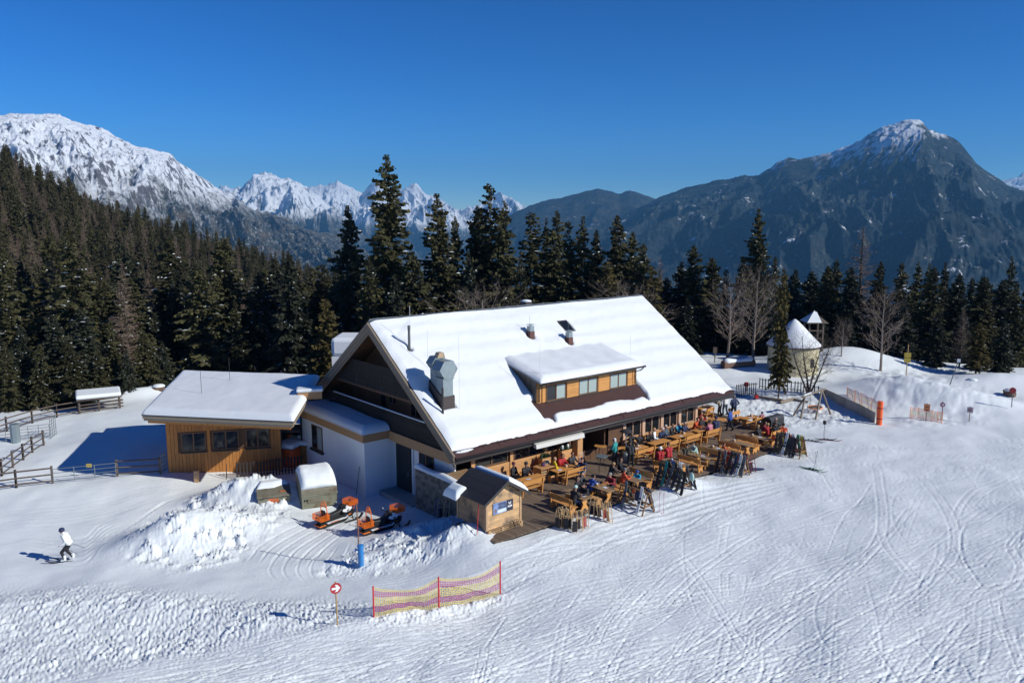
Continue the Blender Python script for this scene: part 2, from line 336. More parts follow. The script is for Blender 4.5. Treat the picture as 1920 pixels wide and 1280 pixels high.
rr = 1/(1/20.5+(1/118-1/20.5)*uu); AA, RR = np.meshgrid(aa, rr); X = RR*np.sin(AA); Y = RR*np.cos(AA)
_cx = np.linspace(-90, 90, 361); _cy = np.linspace(12, 122, 221); _CX, _CY = np.meshgrid(_cx, _cy); _BZ = soft(_CX, _CY)
def _bic(x, y):            # smooth (Catmull-Rom) lookup of the soft ground
    u = np.clip((x+90)/.5, 1, 358.99); v = np.clip((y-12)/.5, 1, 218.99); i = u.astype(int); j = v.astype(int); f = u-i; g = v-j
    def wt(t): return (-.5*t+t*t-.5*t**3, 1-2.5*t*t+1.5*t**3, .5*t+2*t*t-1.5*t**3, -.5*t*t+.5*t**3)
    wx = wt(f); wy = wt(g); s = 0
    for b in range(4):
        for a in range(4): s = s+_BZ[j-1+b, i-1+a]*wx[a]*wy[b]
    return s
Z = _bic(X, Y)+detail(X, Y)
def ground(x, y):
    x = np.array([x], float); y = np.array([y], float)
    return float(_bic(x, y)[0]+detail(x, y)[0]) if abs(x[0]) < 80 and 16 < y[0] < 117 else float(soft(x, y)[0])
def gpt(px, py, guess=-.6):       # the ground point seen at a pixel
    p = at(px, py, guess)
    for _ in range(6): p = at(px, py, ground(p.x, p.y))
    return p
snow_ground = structure(part('snow_ground', setm(np_mesh('snow_ground', np.stack([X, Y, Z], -1).reshape(-1, 3), grid_faces(NR, NA)), 'piste'), None)); del X, Y, Z
# hillside and valley beyond, one coarser sheet tucked under the near one
ax_ = np.linspace(-900, 900, 361); ay_ = np.linspace(-40, 900, 220); AX, AY = np.meshgrid(ax_, ay_)
HZ = base_z(AX, AY); rr_ = np.hypot(AX, AY); inside = (1-sstep(112, 119, rr_))*(np.abs(np.arctan2(AX, AY)) < rad(47))
HZ = HZ+fbm(AX/30, AY/30, 4, 3)*3*sstep(118, 170, rr_) - 3.0*inside - .05
hillside = structure(part('hillside', setm(np_mesh('hillside', np.stack([AX, AY, HZ], -1).reshape(-1, 3), grid_faces(220, 361)), 'snow'), None))
# ------------------------------------------------------------ mountains
def mtnmat(name, treeline, aspect=0, rockcol=(.13, .12, .12), forest=(.026, .034, .03), fade=120, snowline=0, speck=.6, scale=1.0, steep=.62, soft=.12, clear=.64):
    m = bpy.data.materials.new(name); m.use_nodes = True; N = m.node_tree.nodes; L = m.node_tree.links; b = N['Principled BSDF']
    b.inputs['Roughness'].default_value = .9; b.inputs['Specular IOR Level'].default_value = .05
    g = N.new('ShaderNodeNewGeometry'); sp = N.new('ShaderNodeSeparateXYZ'); L.new(g.outputs['Position'], sp.inputs[0])
    sn = N.new('ShaderNodeSeparateXYZ'); L.new(g.outputs['Normal'], sn.inputs[0])
    def noise(s, d=6, r=.6):
        n = N.new('ShaderNodeTexNoise'); n.inputs['Scale'].default_value = s/scale; n.inputs['Detail'].default_value = d; n.inputs['Roughness'].default_value = r
        L.new(g.outputs['Position'], n.inputs['Vector']); return n.outputs[0]
    def mth(op, a, c):
        x = N.new('ShaderNodeMath'); x.operation = op
        for i, q in enumerate((a, c)):
            if isinstance(q, (int, float)): x.inputs[i].default_value = q
            else: L.new(q, x.inputs[i])
        return x.outputs[0]
    def rng_(v, a, c):
        x = N.new('ShaderNodeMapRange'); x.interpolation_type = 'SMOOTHSTEP'; x.inputs['From Min'].default_value = a; x.inputs['From Max'].default_value = c; L.new(v, x.inputs['Value']); return x.outputs[0]
    def mix(f, a, c):
        x = N.new('ShaderNodeMix'); x.data_type = 'RGBA'; L.new(f, x.inputs['Factor'])
        for k, q in (('A', a), ('B', c)):
            if isinstance(q, tuple): x.inputs[k].default_value = (*q, 1)
            else: L.new(q, x.inputs[k])
        return x.outputs['Result']
    n1 = noise(.02, 8, .7); n2 = noise(.004, 5); n3 = noise(.06, 6, .7); n4 = noise(.011, 7, .65)
    mp = N.new('ShaderNodeMapping'); mp.inputs['Scale'].default_value = (1, 1, .3); mp.inputs['Rotation'].default_value = (0, .5, 0); L.new(g.outputs['Position'], mp.inputs[0])
    n5 = N.new('ShaderNodeTexNoise'); n5.inputs['Scale'].default_value = .022/scale; n5.inputs['Detail'].default_value = 9; n5.inputs['Roughness'].default_value = .72; L.new(mp.outputs[0], n5.inputs['Vector'])
    snow_s = rng_(mth('ADD', mth('MULTIPLY', sn.outputs['Z'], .45), mth('ADD', mth('MULTIPLY', mth('ADD', n1, -.5), .9), mth('MULTIPLY', mth('ADD', n5.outputs[0], -.5), 1.5))), steep-soft, steep+soft)      # snow where it can lie, rock where steep
    alpine = mix(snow_s, rockcol, (.82, .85, .9))
    fcol = mix(rng_(n4, .35, .65), forest, tuple(c*k for c, k in zip(forest, (3.2, 1.9, 1.25))))
    fcol = mix(rng_(mth('ADD', mth('MULTIPLY', n4, .6), mth('MULTIPLY', n3, .4)), clear, clear+.05), fcol, (.62, .65, .7))       # clearings
    fcol = mix(mth('MULTIPLY', rng_(n3, .5, .7), speck), fcol, (.5, .53, .57))                                                                    # snow between the trunks
    alt = mth('ADD', mth('ADD', sp.outputs['Z'], mth('MULTIPLY', mth('ADD', n2, -.5), fade*3.0)), mth('MULTIPLY', mth('ADD', n1, -.5), fade*2.0))
    alt = mth('ADD', alt, mth('MULTIPLY', sn.outputs['X'], -aspect))
    L.new(mix(rng_(alt, treeline-fade, treeline+fade), fcol, alpine), b.inputs['Base Color'])
    bp = N.new('ShaderNodeBump'); bp.inputs['Strength'].default_value = .9; bp.inputs['Distance'].default_value = 16*scale; L.new(n1, bp.inputs['Height']); L.new(bp.outputs[0], b.inputs['Normal'])
    return m
def mountain(name, sil, dist, d0f, zf, amp, lam, m, skew=0, seed=0, power=1.15, rows=170, step=2.0, rough=.10, rn=2.2, dip=0):
    xs = np.array([p[0] for p in sil], float); ys = np.array([p[1] for p in sil], float)
    px = np.arange(xs[0], xs[-1]+.1, step); py = np.interp(px, xs, ys)
    k = np.array([1, 2, 3, 2, 1])/9; py = np.convolve(np.pad(py, 2, 'edge'), k, 'valid')
    py = py+rough*(fbm(px/17, px*0, 4, seed+5)*22*.5)
    DD = np.interp(px, *dist) if isinstance(dist, tuple) else np.full_like(px, dist)
    dx = (px-960)/FPX; dzv = (640-py)/FPX
    fy = math.cos(PITCH)+math.sin(PITCH)*dzv; fz = -math.sin(PITCH)+math.cos(PITCH)*dzv
    hx = dx/fy; zr = CAM_H+DD*fz/fy                     # ridge height at forward distance DD
    t = np.concatenate([np.linspace(0, 1, rows), 1+np.linspace(.02, .5, 24)]); T, HXX = np.meshgrid(t, hx, indexing='ij')
    Dm = DD[None]; Yw = Dm*(d0f+(1-d0f)*T); Xw = HXX*Dm+ (HXX*Yw-HXX*Dm)*.85
    prof = np.where(T <= 1, np.clip(T, 0, 1)**power, 1-(T-1)*2.2)
    nx_ = (Xw+skew*Yw)/lam; ny_ = Yw/(lam*rn)
    wx = fbm(Xw/lam/2, Yw/lam/2, 3, seed+9)*.5
    n = fbm(nx_+wx, ny_+wx, 7, seed, .57, True)
    env = np.where(T < 1, np.sin(np.clip(T, 0, 1)*PI)**.7*.95+.07, .3)
    Zw = zf+(zr[None]-zf)*prof+amp*(n-.25)*env-dip*np.sin(np.clip(T, 0, 1)*PI)
    V = np.stack([Xw, Yw, Zw], -1).reshape(-1, 3)
    return structure(part(name, setm(np_mesh(name, V, grid_faces(len(t), len(px))), m), None))
MT = {'left': mtnmat('snowy_massif_rock', 130, 0, (.13, .12, .13), fade=120, speck=.85, scale=.8, steep=.235, soft=.07, clear=.66), 'mid': mtnmat('peak_rock', 60, 0, (.14, .14, .155), fade=90, speck=.6, scale=2.0, steep=.17, clear=.68),
      'back': mtnmat('range_rock', -50, 0, (.16, .15, .16), fade=100, scale=2.2, steep=.18), 'hill': mtnmat('wooded_ridge', 900, 0, (.12, .12, .12), (.016, .028, .036), 150, speck=.10, scale=1.8, clear=.60),
      'right': mtnmat('wooded_mountain', 500, 230, (.06, .06, .065), (.013, .026, .036), 60, speck=.10, scale=1.3, steep=.30, soft=.08, clear=.578)}
mountain('snowy_mountain', [(-420, 330), (-300, 260), (-160, 235), (-60, 228), (0, 214), (30, 212), (62, 210), (110, 222), (150, 236), (200, 250), (250, 270), (300, 282), (318, 284), (350, 310), (400, 345), (440, 372), (480, 395), (560, 422), (640, 448), (700, 480), (820, 540)],
         ([-420, 300, 820], [2900, 3800, 6000]), .38, -330, 170, 300, MT['left'], .55, 1, 1.0, 260, 1.5, .16, 2.6)
mountain('snowy_peak', [(380, 430), (420, 372), (455, 354), (465, 345), (480, 334), (510, 331), (540, 343), (575, 360), (600, 375), (640, 402), (690, 440), (760, 480), (800, 520)], 9000, .55, -500, 520, 520, MT['mid'], .2, 21, 1.1, 140, 1.5, .12)
mountain('jagged_snowy_range', [(380, 375), (415, 349), (440, 353), (500, 352), (560, 352), (580, 350), (600, 346), (610, 350), (632, 339), (650, 350), (680, 372), (690, 360), (705, 347), (720, 350), (745, 362), (760, 352), (775, 350), (800, 360), (830, 375), (850, 385), (870, 396), (885, 394), (905, 380), (920, 368), (945, 369), (960, 372), (980, 385), (1010, 402), (1060, 430)],
         13000, .6, -700, 600, 900, MT['back'], .3, 33, 1.1, 140, 1.2, .24)
mountain('wooded_ridge', [(600, 600), (760, 540), (850, 480), (920, 440), (960, 402), (985, 391), (1015, 378), (1050, 372), (1085, 364), (1120, 355), (1150, 360), (1160, 364), (1180, 357), (1200, 362), (1230, 374), (1260, 385), (1320, 420), (1450, 480)], 7000, .45, -500, 150, 900, MT['hill'], -.2, 41, 1.0, 130, 2, .05)
mountain('rocky_topped_mountain', [(1020, 470), (1120, 415), (1180, 395), (1232, 374), (1290, 358), (1340, 345), (1385, 333), (1420, 331), (1450, 312), (1475, 298), (1500, 300), (1520, 297), (1550, 290), (1575, 278), (1600, 273), (1630, 255), (1660, 240), (1690, 229), (1710, 225), (1726, 227), (1736, 240), (1745, 250), (1762, 255), (1790, 270), (1810, 288), (1830, 308), (1860, 325), (1890, 345), (1920, 358), (1990, 400), (2100, 450), (2250, 520)],
         ([1020, 1720, 2250], [6400, 5000, 4600]), .36, -420, 185, 620, MT['right'], -.35, 57, 1.15, 230, 1.6, .14, 2.0)
mountain('distant_snowy_ridge', [(1780, 400), (1850, 350), (1880, 336), (1895, 331), (1920, 325), (1990, 305), (2080, 320), (2200, 380)], 14000, .6, -700, 400, 900, MT['mid'], .1, 71, 1.1, 90, 2, .15)
# ------------------------------------------------------------ haze: the valley air
hz = MB().b2((-9500, -120, -900), (9500, 21000, 1450))
ho = part('haze', hz.mesh('haze'), None); ho['kind'] = 'stuff'
hm = bpy.data.materials.new('valley_air'); hm.use_nodes = True; hm.node_tree.nodes.clear()
vo = hm.node_tree.nodes.new('ShaderNodeVolumePrincipled'); oo = hm.node_tree.nodes.new('ShaderNodeOutputMaterial'); hm.node_tree.links.new(vo.outputs[0], oo.inputs['Volume'])
vo.inputs['Density'].default_value = 6.0e-5; vo.inputs['Color'].default_value = (.20, .56, 1, 1); vo.inputs['Anisotropy'].default_value = 0.0
ho.data.materials.append(hm)
# ------------------------------------------------------------ building materials
M['tile'] = mat('brown_roof_metal', (.060, .026, .022), .5, .15, 3); M['dark_metal'] = mat('dark_metal', (.035, .03, .028), .45, .1)
M['barge'] = mat('weathered_larch', (.20, .155, .115), .8, .3, 3, .05, 20, grain=(1, 6, 6), obj_var=.1); M['slat'] = mat('grey_slat', (.038, .030, .024), .8, .25, 4, obj_var=.25)
M['pale_wood'] = mat('pale_larch', (.44, .28, .15), .7, .16, 2.5, .04, 20, grain=(1, 8, 8), obj_var=.08); M['fascia'] = mat('fascia_larch', (.38, .21, .095), .7, .16, 2.5, .03, 20, grain=(8, 1, 8))
M['amber'] = mat('oiled_larch', (.56, .26, .070), .6, .18, 2, .04, 20, grain=(1, 8, 8), obj_var=.12); M['amber_v'] = mat('oiled_larch_boards', (.43, .17, .036), .65, .22, 1.6, .05, 20, grain=(8, 8, 1), obj_var=.13)
M['clad'] = mat('larch_cladding', (.54, .28, .11), .65, .2, 2.4, .04, 20, grain=(1, 8, 8), obj_var=.13); M['post_wood'] = mat('rosy_larch', (.56, .36, .24), .65, .1, 3, grain=(8, 8, 1))
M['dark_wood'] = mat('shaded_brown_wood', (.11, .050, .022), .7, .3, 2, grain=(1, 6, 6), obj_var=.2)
M['render'] = mat('white_render', (.74, .75, .76), .9, .035, 1.2, .02, 60); M['plinth'] = mat('grey_plinth', (.30, .30, .31), .9, .1)
M['glass'] = mat('dark_glass', (.012, .015, .018), .06, 0, spec=.6); M['curtain_glass'] = mat('curtained_glass', (.33, .40, .38), .12, .12, 6, grain=(8, 1, .4)); M['dim'] = mat('dim_interior', (.012, .011, .010), .9)
M['frame'] = mat('window_frame', (.15, .072, .034), .6, .1); M['deck'] = mat('deck_board', (.165, .118, .082), .8, .2, 2, .05, 20, grain=(8, 1, 8), obj_var=.22); M['deck_under'] = mat('deck_joist', (.03, .022, .016), .9)
M['zinc'] = mat('galvanised_steel', (.27, .32, .335), .42, .1, 5, metal=.55); M['chim'] = mat('chimney_brown', (.10, .040, .030), .7, .2, 8); M['duct_skirt'] = mat('duct_skirt', (.055, .040, .036), .6)
M['brass'] = mat('tan_flap', (.42, .30, .18), .5); M['white_metal'] = mat('white_steel', (.75, .76, .76), .4); M['shingle'] = mat('grey_shingle', (.135, .12, .10), .85, .2, 5, .06, 30, obj_var=.42)
M['cream'] = mat('cream_metal', (.62, .60, .54), .5); M['black'] = mat('black_plastic', (.012, .012, .013), .5); M['hall_fascia'] = mat('grey_larch_fascia', (.30, .23, .155), .75, .15, 2, grain=(1, 8, 8), obj_var=.1)
M['dark_steel'] = mat('dark_steel', (.14, .14, .14), .4, metal=.6); M['rock'] = mat('brown_rock', (.16, .095, .065), .9, .3, 3, .2, 8); M['smoke_wisp'] = None

def snow_slab(name, parent, xs, ys, zfun, hfun, loc=(0, 0, 0), rot=(0, 0, 0), label=None, m='roof_snow'):
    nx, ny = len(xs), len(ys); Xg, Yg = np.meshgrid(xs, ys); Hh = hfun(Xg, Yg); Zb = zfun(Xg, Yg)
    keep = Hh > .004; V = np.stack([Xg, Yg, Zb+np.where(Hh > .004, Hh, -.06)], -1).reshape(-1, 3)
    F = grid_faces(ny, nx); kf = keep.reshape(-1)[F].any(1); me = np_mesh(name, V, F[kf])
    return part(name, setm(me, m), None, parent, loc, rot, label=label)
def window(parent, axis, k, u0, u1, z0, z1, depth=.1, panes=2, glass='glass', frame='frame', fw=.07, out=-1, name='window'):
    """window in the plane axis=k, from u0..u1, z0..z1; frame bars stand proud towards out; panes are its children"""
    mb = MB()
    def B(a0, a1, b0, b1, t0, t1):
        lo, hi = sorted((k+out*t0, k+out*t1))
        return ((lo, a0, b0), (hi, a1, b1)) if axis == 'x' else ((a0, lo, b0), (a1, hi, b1))
    mb.b2(*B(u0, u0+fw, z0, z1, 0, depth)).b2(*B(u1-fw, u1, z0, z1, 0, depth)).b2(*B(u0+fw, u1-fw, z0, z0+fw, 0, depth)).b2(*B(u0+fw, u1-fw, z1-fw, z1, 0, depth))
    wdt = (u1-u0-2*fw)/panes
    for i in range(1, panes): mb.b2(*B(u0+fw+wdt*i-fw*.6, u0+fw+wdt*i+fw*.6, z0+fw, z1-fw, 0, depth*.95))
    w_ = part(name, mb, frame, parent)
    for i in range(panes):
        g = glass[i % len(glass)] if isinstance(glass, (list, tuple)) else glass
        a0 = u0+fw+wdt*i+(.6*fw if i else 0); a1 = u0+fw+wdt*(i+1)-(.6*fw if i < panes-1 else 0)
        part('pane', MB().b2(*B(a0+.002, a1-.002, z0+fw+.002, z1-fw-.002, .01, depth*.5)), g, w_)
    return w_
# ------------------------------------------------------------ the lodge
SL = 6.92/9.7; RZ = lambda y: 2.8+SL*np.minimum(y, 19.4-y)
lodge = thing('mountain_lodge', 'large snow-roofed alpine lodge with dark slatted gable and a sunny terrace along its eave', 'lodge', tuple(HO), HROT)
LX = 27.9
part('roof', MB().prism([(0, 2.8), (9.7, 9.72), (19.4, 2.8), (19.4, 2.55), (9.7, 9.47), (0, 2.55)], 'x', .12, LX), 'tile', lodge)
xs = np.arange(.16, LX+.04, .10); ys = np.arange(.06, 9.72, .075)
DX0, DX1, DY = 8.45, 18.45, 2.2                          # dormer front
def roof_h(x, y):
    e = np.minimum.reduce([(x-.10)/.5, (LX+.06-x)/.35])
    lip = .36+.025*fbm(x/1.3, y*0+2, 3, 4)-.5*sstep(25.6, 27.5, x)
    h = .27*np.sqrt(np.clip(e, 0, 1))*np.sqrt(np.clip((y-lip)/.35, 0, 1))
    h = h+(.024*np.sin(y*5.2+fbm(x/6, y/2, 3, 9)*2.2)+.05*fbm(x/3, y/1.6, 4, 2)+.018*fbm(x/.5, y/.4, 3, 8))*np.clip(h*4, 0, 1)
    fl = np.clip((x-8.0)/.1, 0, 1)*np.clip((18.65-x)/.1, 0, 1)          # bare apron below the dormer, with two bare tails
    low = 1.28+.10*np.sin(x*1.4)+.07*fbm(x/.8, y*0, 3, 6)-.50*np.exp(-((x-8.75)/.20)**2)-.45*np.exp(-((x-18.2)/.20)**2)
    ap = fl*sstep(low-.34, low+.04, y)*(1-sstep(2.5, 2.52, y)); h = h*(1-ap)-.05*(ap > .85)
    ins = (x > DX0+.05) & (x < DX1-.05) & (y > 2.2) & (y < 4.6); h = np.where(ins, -.1, h)
    for cx_, cy_, r_ in ((12.2, 7.1, .42), (15.3, 6.2, .42), (1.7, 7.2, .25)): h = h*sstep(r_*.45, r_, np.hypot(x-cx_, (y-cy_)*1.1))+.05*np.exp(-((np.hypot(x-cx_, y-cy_)-r_*1.5)/.3)**2)
    sk = (x > 15.78) & (x < 16.78) & (y > 7.1) & (y < 8.0); h = np.where(sk, -.1, h)
    dd = (x > 1.15) & (x < 2.2) & (y > 2.75) & (y < 4.4); h = np.where(dd, -.1, h)
    return h
snow_slab('snow_cover', lodge, xs, ys, lambda x, y: RZ(y), roof_h)
ysb = np.arange(9.7, 19.4, .4); snow_slab('snow_cover', lodge, np.arange(.2, LX+.1, .6), ysb, lambda x, y: RZ(y), lambda x, y: .34+.04*fbm(x, y, 3, 5)+0*x)
part('snow_patch', MB().lathe([(.01, .09), (.5, .07), (.72, .0)], 14), 'roof_snow', lodge, (.95, .28, 3.0), (rad(36.8), 0, 0), True).scale = (1, .22, 1)
# roof edges
for sgn in (0, 1):
    mb = MB()
    for (x0, x1, dz0, dz1) in ((-.05, .10, .08, -.20), (.0, .12, -.20, -.52), (.06, .13, -.52, -.70)):
        if sgn == 0: pl = [(-.02, 2.8+dz0), (9.7, 9.72+dz0), (9.7, 9.72+dz1), (-.02+(dz0-dz1)*.35, 2.8+dz1+(dz0-dz1)*.35*SL)]
        else: pl = [(19.42, 2.8+dz0), (19.42-(dz0-dz1)*.35, 2.8+dz1+(dz0-dz1)*.35*SL), (9.703, 9.72+dz1), (9.703, 9.72+dz0)]
        mb.prism(pl, 'x', x0, x1)
    part('barge_board', mb, 'barge', lodge)
part('barge_board', MB().prism([(0, 2.85), (9.7, 9.77), (19.4, 2.85), (19.4, 2.5), (9.7, 9.42), (0, 2.5)], 'x', LX+.002, LX+.10), 'dark_metal', lodge)
mb = MB().tube([(.14, -.10, 2.66), (LX, -.10, 2.66)], .085, 8)
part('gutter', mb, 'dark_metal', lodge, smooth=True)
part('eave_board', MB().b2((.14, .0, 2.36), (LX, .05, 2.56)), 'dark_metal', lodge)
sg = MB().tube([(.2, .22, 3.06), (25.5, .22, 3.06)], .022, 5)
for i in range(15): sg.b2((.6+i*1.75, .19, 2.94), (.66+i*1.75, .25, 3.09))
part('snow_guard', sg, 'tile', lodge)
for i in range(12): part('roof_seam', MB().prism([(.01, 2.815), (.62, 2.815+.62*SL), (.62, 2.84+.62*SL), (.01, 2.84)], 'x', 1.3+i*2.25, 1.33+i*2.25), 'tile', lodge)
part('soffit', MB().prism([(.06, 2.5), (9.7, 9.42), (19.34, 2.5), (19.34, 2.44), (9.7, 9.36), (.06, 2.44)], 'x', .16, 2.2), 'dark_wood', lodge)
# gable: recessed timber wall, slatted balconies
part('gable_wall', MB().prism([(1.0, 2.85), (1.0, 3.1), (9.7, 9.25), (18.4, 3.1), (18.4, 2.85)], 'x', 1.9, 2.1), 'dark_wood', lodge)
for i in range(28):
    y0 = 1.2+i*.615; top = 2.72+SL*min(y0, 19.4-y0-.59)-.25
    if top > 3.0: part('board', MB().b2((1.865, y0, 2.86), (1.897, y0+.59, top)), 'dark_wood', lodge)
window(lodge, 'x', 1.862, 9.15, 10.2, 4.0, 5.0, .06); window(lodge, 'x', 1.862, 10.5, 11.4, 3.0, 5.0, .06, 1); window(lodge, 'x', 1.862, 6.2, 7.4, 3.6, 4.6, .06)
def rail(z0, z1, x, n, ymax=19.2):
    for i in range(n):
        z = z0+(z1-z0)*i/(n-1); ym = (z+.62-2.8)/SL+.12; y1 = min(19.4-ym, ymax)
        part('slat', MB().b2((x-.02, ym, z), (x+.02, y1, z+.062)), 'slat', lodge)
    for yy in np.linspace((z1-2.0)/SL+.35, 19.4-(z1-2.0)/SL-.35, 4): part('rail_post', MB().b2((x+.022, yy-.05, z0-.1), (x+.10, yy+.05, z1+.05)), 'slat', lodge)
rail(5.25, 6.88, .42, 16); rail(2.86, 4.05, .42, 12)
part('snow_ledge', MB().b2((.36, 3.6, 4.115), (.50, 15.6, 4.165)), 'snow', lodge)
part('balcony_floor', MB().b2((.30, 1.0, 2.62), (1.895, 18.3, 2.84)), 'dark_wood', lodge); part('balcony_floor', MB().b2((.46, 4.2, 5.05), (1.86, 15.2, 5.2)), 'dark_wood', lodge)
part('fascia_board', MB().b2((.22, .75, 2.2), (.30, 7.58, 2.82)), 'fascia', lodge)
# ground floor behind the gable, and the white annex
part('ground_floor_wall', MB().b2((.9, 1.2, -1.7), (1.0, 18.2, 2.62)), 'render', lodge); part('east_wall', MB().b2((24.2, 1.15, -1.0), (24.35, 18.4, 3.0)), 'dark_wood', lodge)
part('east_gable', MB().prism([(1.2, 3.0), (9.7, 9.2), (18.3, 3.0)], 'x', 24.4, 24.6), 'dark_wood', lodge); part('back_wall', MB().b2((1.0, 18.2, -1.5), (24.2, 18.4, 3.0)), 'render', lodge)
dr = part('door', MB().b2((.80, 6.0, -1.15), (.895, 7.75, 2.0)), 'black', lodge); part('handle', MB().b2((.75, 6.2, -.1), (.797, 6.26, .2)), 'zinc', dr)
window(lodge, 'x', .898, 3.4, 5.0, .45, 1.9, .08); part('plinth', MB().b2((-.45, 3.95, -1.7), (.895, 7.9, -1.2)), 'plinth', lodge)
part('downpipe', MB().tube([(.84, 5.72, -1.5), (.84, 5.72, 2.55)], .05, 6), 'white_metal', lodge)
part('annex_wall', MB().b2((-1.45, 7.98, -2.2), (.895, 17.35, 2.3)), 'render', lodge)
part('annex_plinth', MB().b2((-1.47, 7.96, -2.2), (.893, 8.3, -1.15)), 'render', lodge)
for nm, a, b in (('annex_fascia', (-1.66, 7.74, 2.28), (-1.58, 17.6, 2.86)), ('annex_fascia', (-1.58, 7.74, 2.28), (.29, 7.82, 2.86)), ('annex_fascia', (-1.58, 17.52, 2.28), (.29, 17.6, 2.86))):
    part(nm, MB().b2(a, b), 'fascia', lodge)
part('annex_roof', MB().b2((-1.72, 7.68, 2.862), (.28, 17.66, 2.90)), 'dark_metal', lodge); part('annex_soffit', MB().b2((-1.575, 7.825, 2.302), (.28, 17.515, 2.34)), 'dark_wood', lodge)
snow_slab('annex_snow', lodge, np.arange(-1.74, .40, .09), np.arange(7.64, 17.72, .12), lambda x, y: 2.90+0*x,
          lambda x, y: .42*np.power(np.clip(np.minimum.reduce([(x+1.70)/.5, (y-7.70)/.5, (17.66-y)/.5]), 0, 1), .45)*(1-.12*np.sin(y*.8))+.03*fbm(x, y, 3, 3)*(x > -1.65)*(y > 7.72)*(y < 17.6))
window(lodge, 'x', -1.452, 13.9, 15.55, .25, 2.0, .05, 2, ('curtain_glass', 'glass')); part('window_sill', MB().b2((-1.62, 13.75, .08), (-1.454, 15.7, .24)), 'dark_metal', lodge)
part('downpipe', MB().tube([(-1.55, 17.15, -1.4), (-1.55, 17.15, 2.27)], .06, 6), 'black', lodge)
def lodge_loc(p): q = p-HO; return (q.dot(HX), q.dot(HY), p.z)
rw0 = lodge_loc(at_y(622, 674, 66)); rwz = at_y(622, 634, 66).z
part('rear_wing', MB().b2((0, 0, -12), (6, 3.6, .25)), 'render', lodge, rw0, (0, 0, -HROT)); part('rear_wing_snow', MB().b2((-.05, -.05, .252), (6.2, 3.8, rwz-rw0[2])), 'roof_snow', lodge, rw0, (0, 0, -HROT), bevel=.3)
# terrace front wall: panels, windows, pillars
FY = 1.0
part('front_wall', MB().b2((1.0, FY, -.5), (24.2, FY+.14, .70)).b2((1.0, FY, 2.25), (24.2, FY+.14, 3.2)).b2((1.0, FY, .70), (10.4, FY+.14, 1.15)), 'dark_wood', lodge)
for i in range(8): part('plank', MB().b2((2.0, FY-.035, .02+i*.165), (10.4, FY-.003, .175+i*.165)), 'clad', lodge)
for x0, x1, n in ((2.3, 4.95, 2), (5.45, 8.0, 2), (8.3, 10.3, 2)): window(lodge, 'y', FY+.10, x0, x1, 1.36, 2.25, .12, n, fw=.08)
for x in (2.1, 5.2, 8.15): part('pillar', MB().b2((x-.13, FY-.09, .02), (x+.13, FY-.037, 2.3)), 'clad', lodge)
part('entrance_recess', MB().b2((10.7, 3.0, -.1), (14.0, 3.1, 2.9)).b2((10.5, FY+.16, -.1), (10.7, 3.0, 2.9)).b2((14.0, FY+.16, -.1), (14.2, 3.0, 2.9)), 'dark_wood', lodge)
window(lodge, 'y', 2.99, 11.2, 13.4, .05, 2.3, .1, 2)
part('door_panel', MB().b2((14.2, FY-.06, .05), (15.6, FY-.003, 2.3)), 'dark_wood', lodge)
part('pillar', MB().b2((10.15, -.05, .0), (10.62, .45, 2.5)), 'clad', lodge); part('partition', MB().b2((10.2, .45, .0), (10.5, FY-.04, 1.15)), 'clad', lodge)
part('partition', MB().b2((9.1, -.35, .0), (10.14, -.23, 1.05)), 'clad', lodge)
for i in range(4):
    x0 = 15.75+i*2.12+.25; window(lodge, 'y', FY+.10, x0, x0+1.70, .86, 2.25, .14, 2, ('glass', 'glass'), 'post_wood', .05); part('pillar', MB().b2((x0-.31, FY-.12, .55), (x0-.01, FY+.2, 2.4)), 'post_wood', lodge)
window(lodge, 'x', 24.36, 1.2, 3.4, .75, 2.3, .06, 2, out=1); part('pillar', MB().b2((24.15, FY-.12, .5), (24.42, FY+.12, 2.5)), 'post_wood', lodge)
part('window_ledge', MB().b2((15.6, FY-.16, .72), (24.1, FY-.004, .84)), 'clad', lodge)
for i in range(4): part('plank', MB().b2((14.3, FY-.035, .05+i*.165), (24.1, FY-.003, .205+i*.165)), 'clad', lodge)
aw = part('awning', MB().prism([(-.34, 2.22), (-.30, 2.50), (-.05, 2.54), (-.05, 2.26)], 'x', 6.2, 10.5), 'cream', lodge)
for x in (6.5, 8.3, 10.1): part('bracket', MB().b2((x-.04, -.05, 2.30), (x+.04, FY-.01, 2.42)), 'dark_metal', aw)
# dormer
DZ = 2.8+SL*DY
dm = part('dormer', MB().b2((DX0, DY+.03, DZ+.0), (DX1, 4.4, 5.86)), 'frame', lodge)
for sx in (DX0-.05, DX1+.01):
    part('cheek', MB().prism([(DY, DZ-.05), (DY, 5.9), (4.9, 6.45), (4.95, 6.40)], 'x', sx, sx+.04), 'dark_metal', dm)
    for yy in (2.75, 3.3, 3.85): part('seam', MB().b2((sx-.02, yy, 2.82+SL*yy), (sx+.06, yy+.03, 5.9+.2*(yy-2.2))), 'dark_metal', dm)
W3 = ((9.29, 11.15, ('glass', 'curtain_glass')), (12.4, 14.28, ('curtain_glass',)), (15.56, 17.42, ('curtain_glass',)))
for a, b, g in W3:
    w_ = window(lodge, 'y', DY+.03, a, b, DZ+.02, 5.50, .08, 2, g); part('sill', MB().b2((a-.05, DY-.12, DZ-.06), (b+.05, DY+.02, DZ+.015)), 'dark_metal', w_)
for a, b in ((DX0, 8.85), (8.95, 9.24), (11.22, 12.35), (14.33, 15.5), (17.5, 18.0), (18.06, DX1)):
    for i in range(7): part('plank', MB().b2((a, DY-.07 if b-a > .6 else DY-.03, DZ+.02+i*.195), (b, DY+.026, DZ+.205+i*.195)), 'amber', lodge)
part('header', MB().b2((DX0, DY-.03, 5.52), (DX1, DY+.025, 5.64)), 'amber', dm)
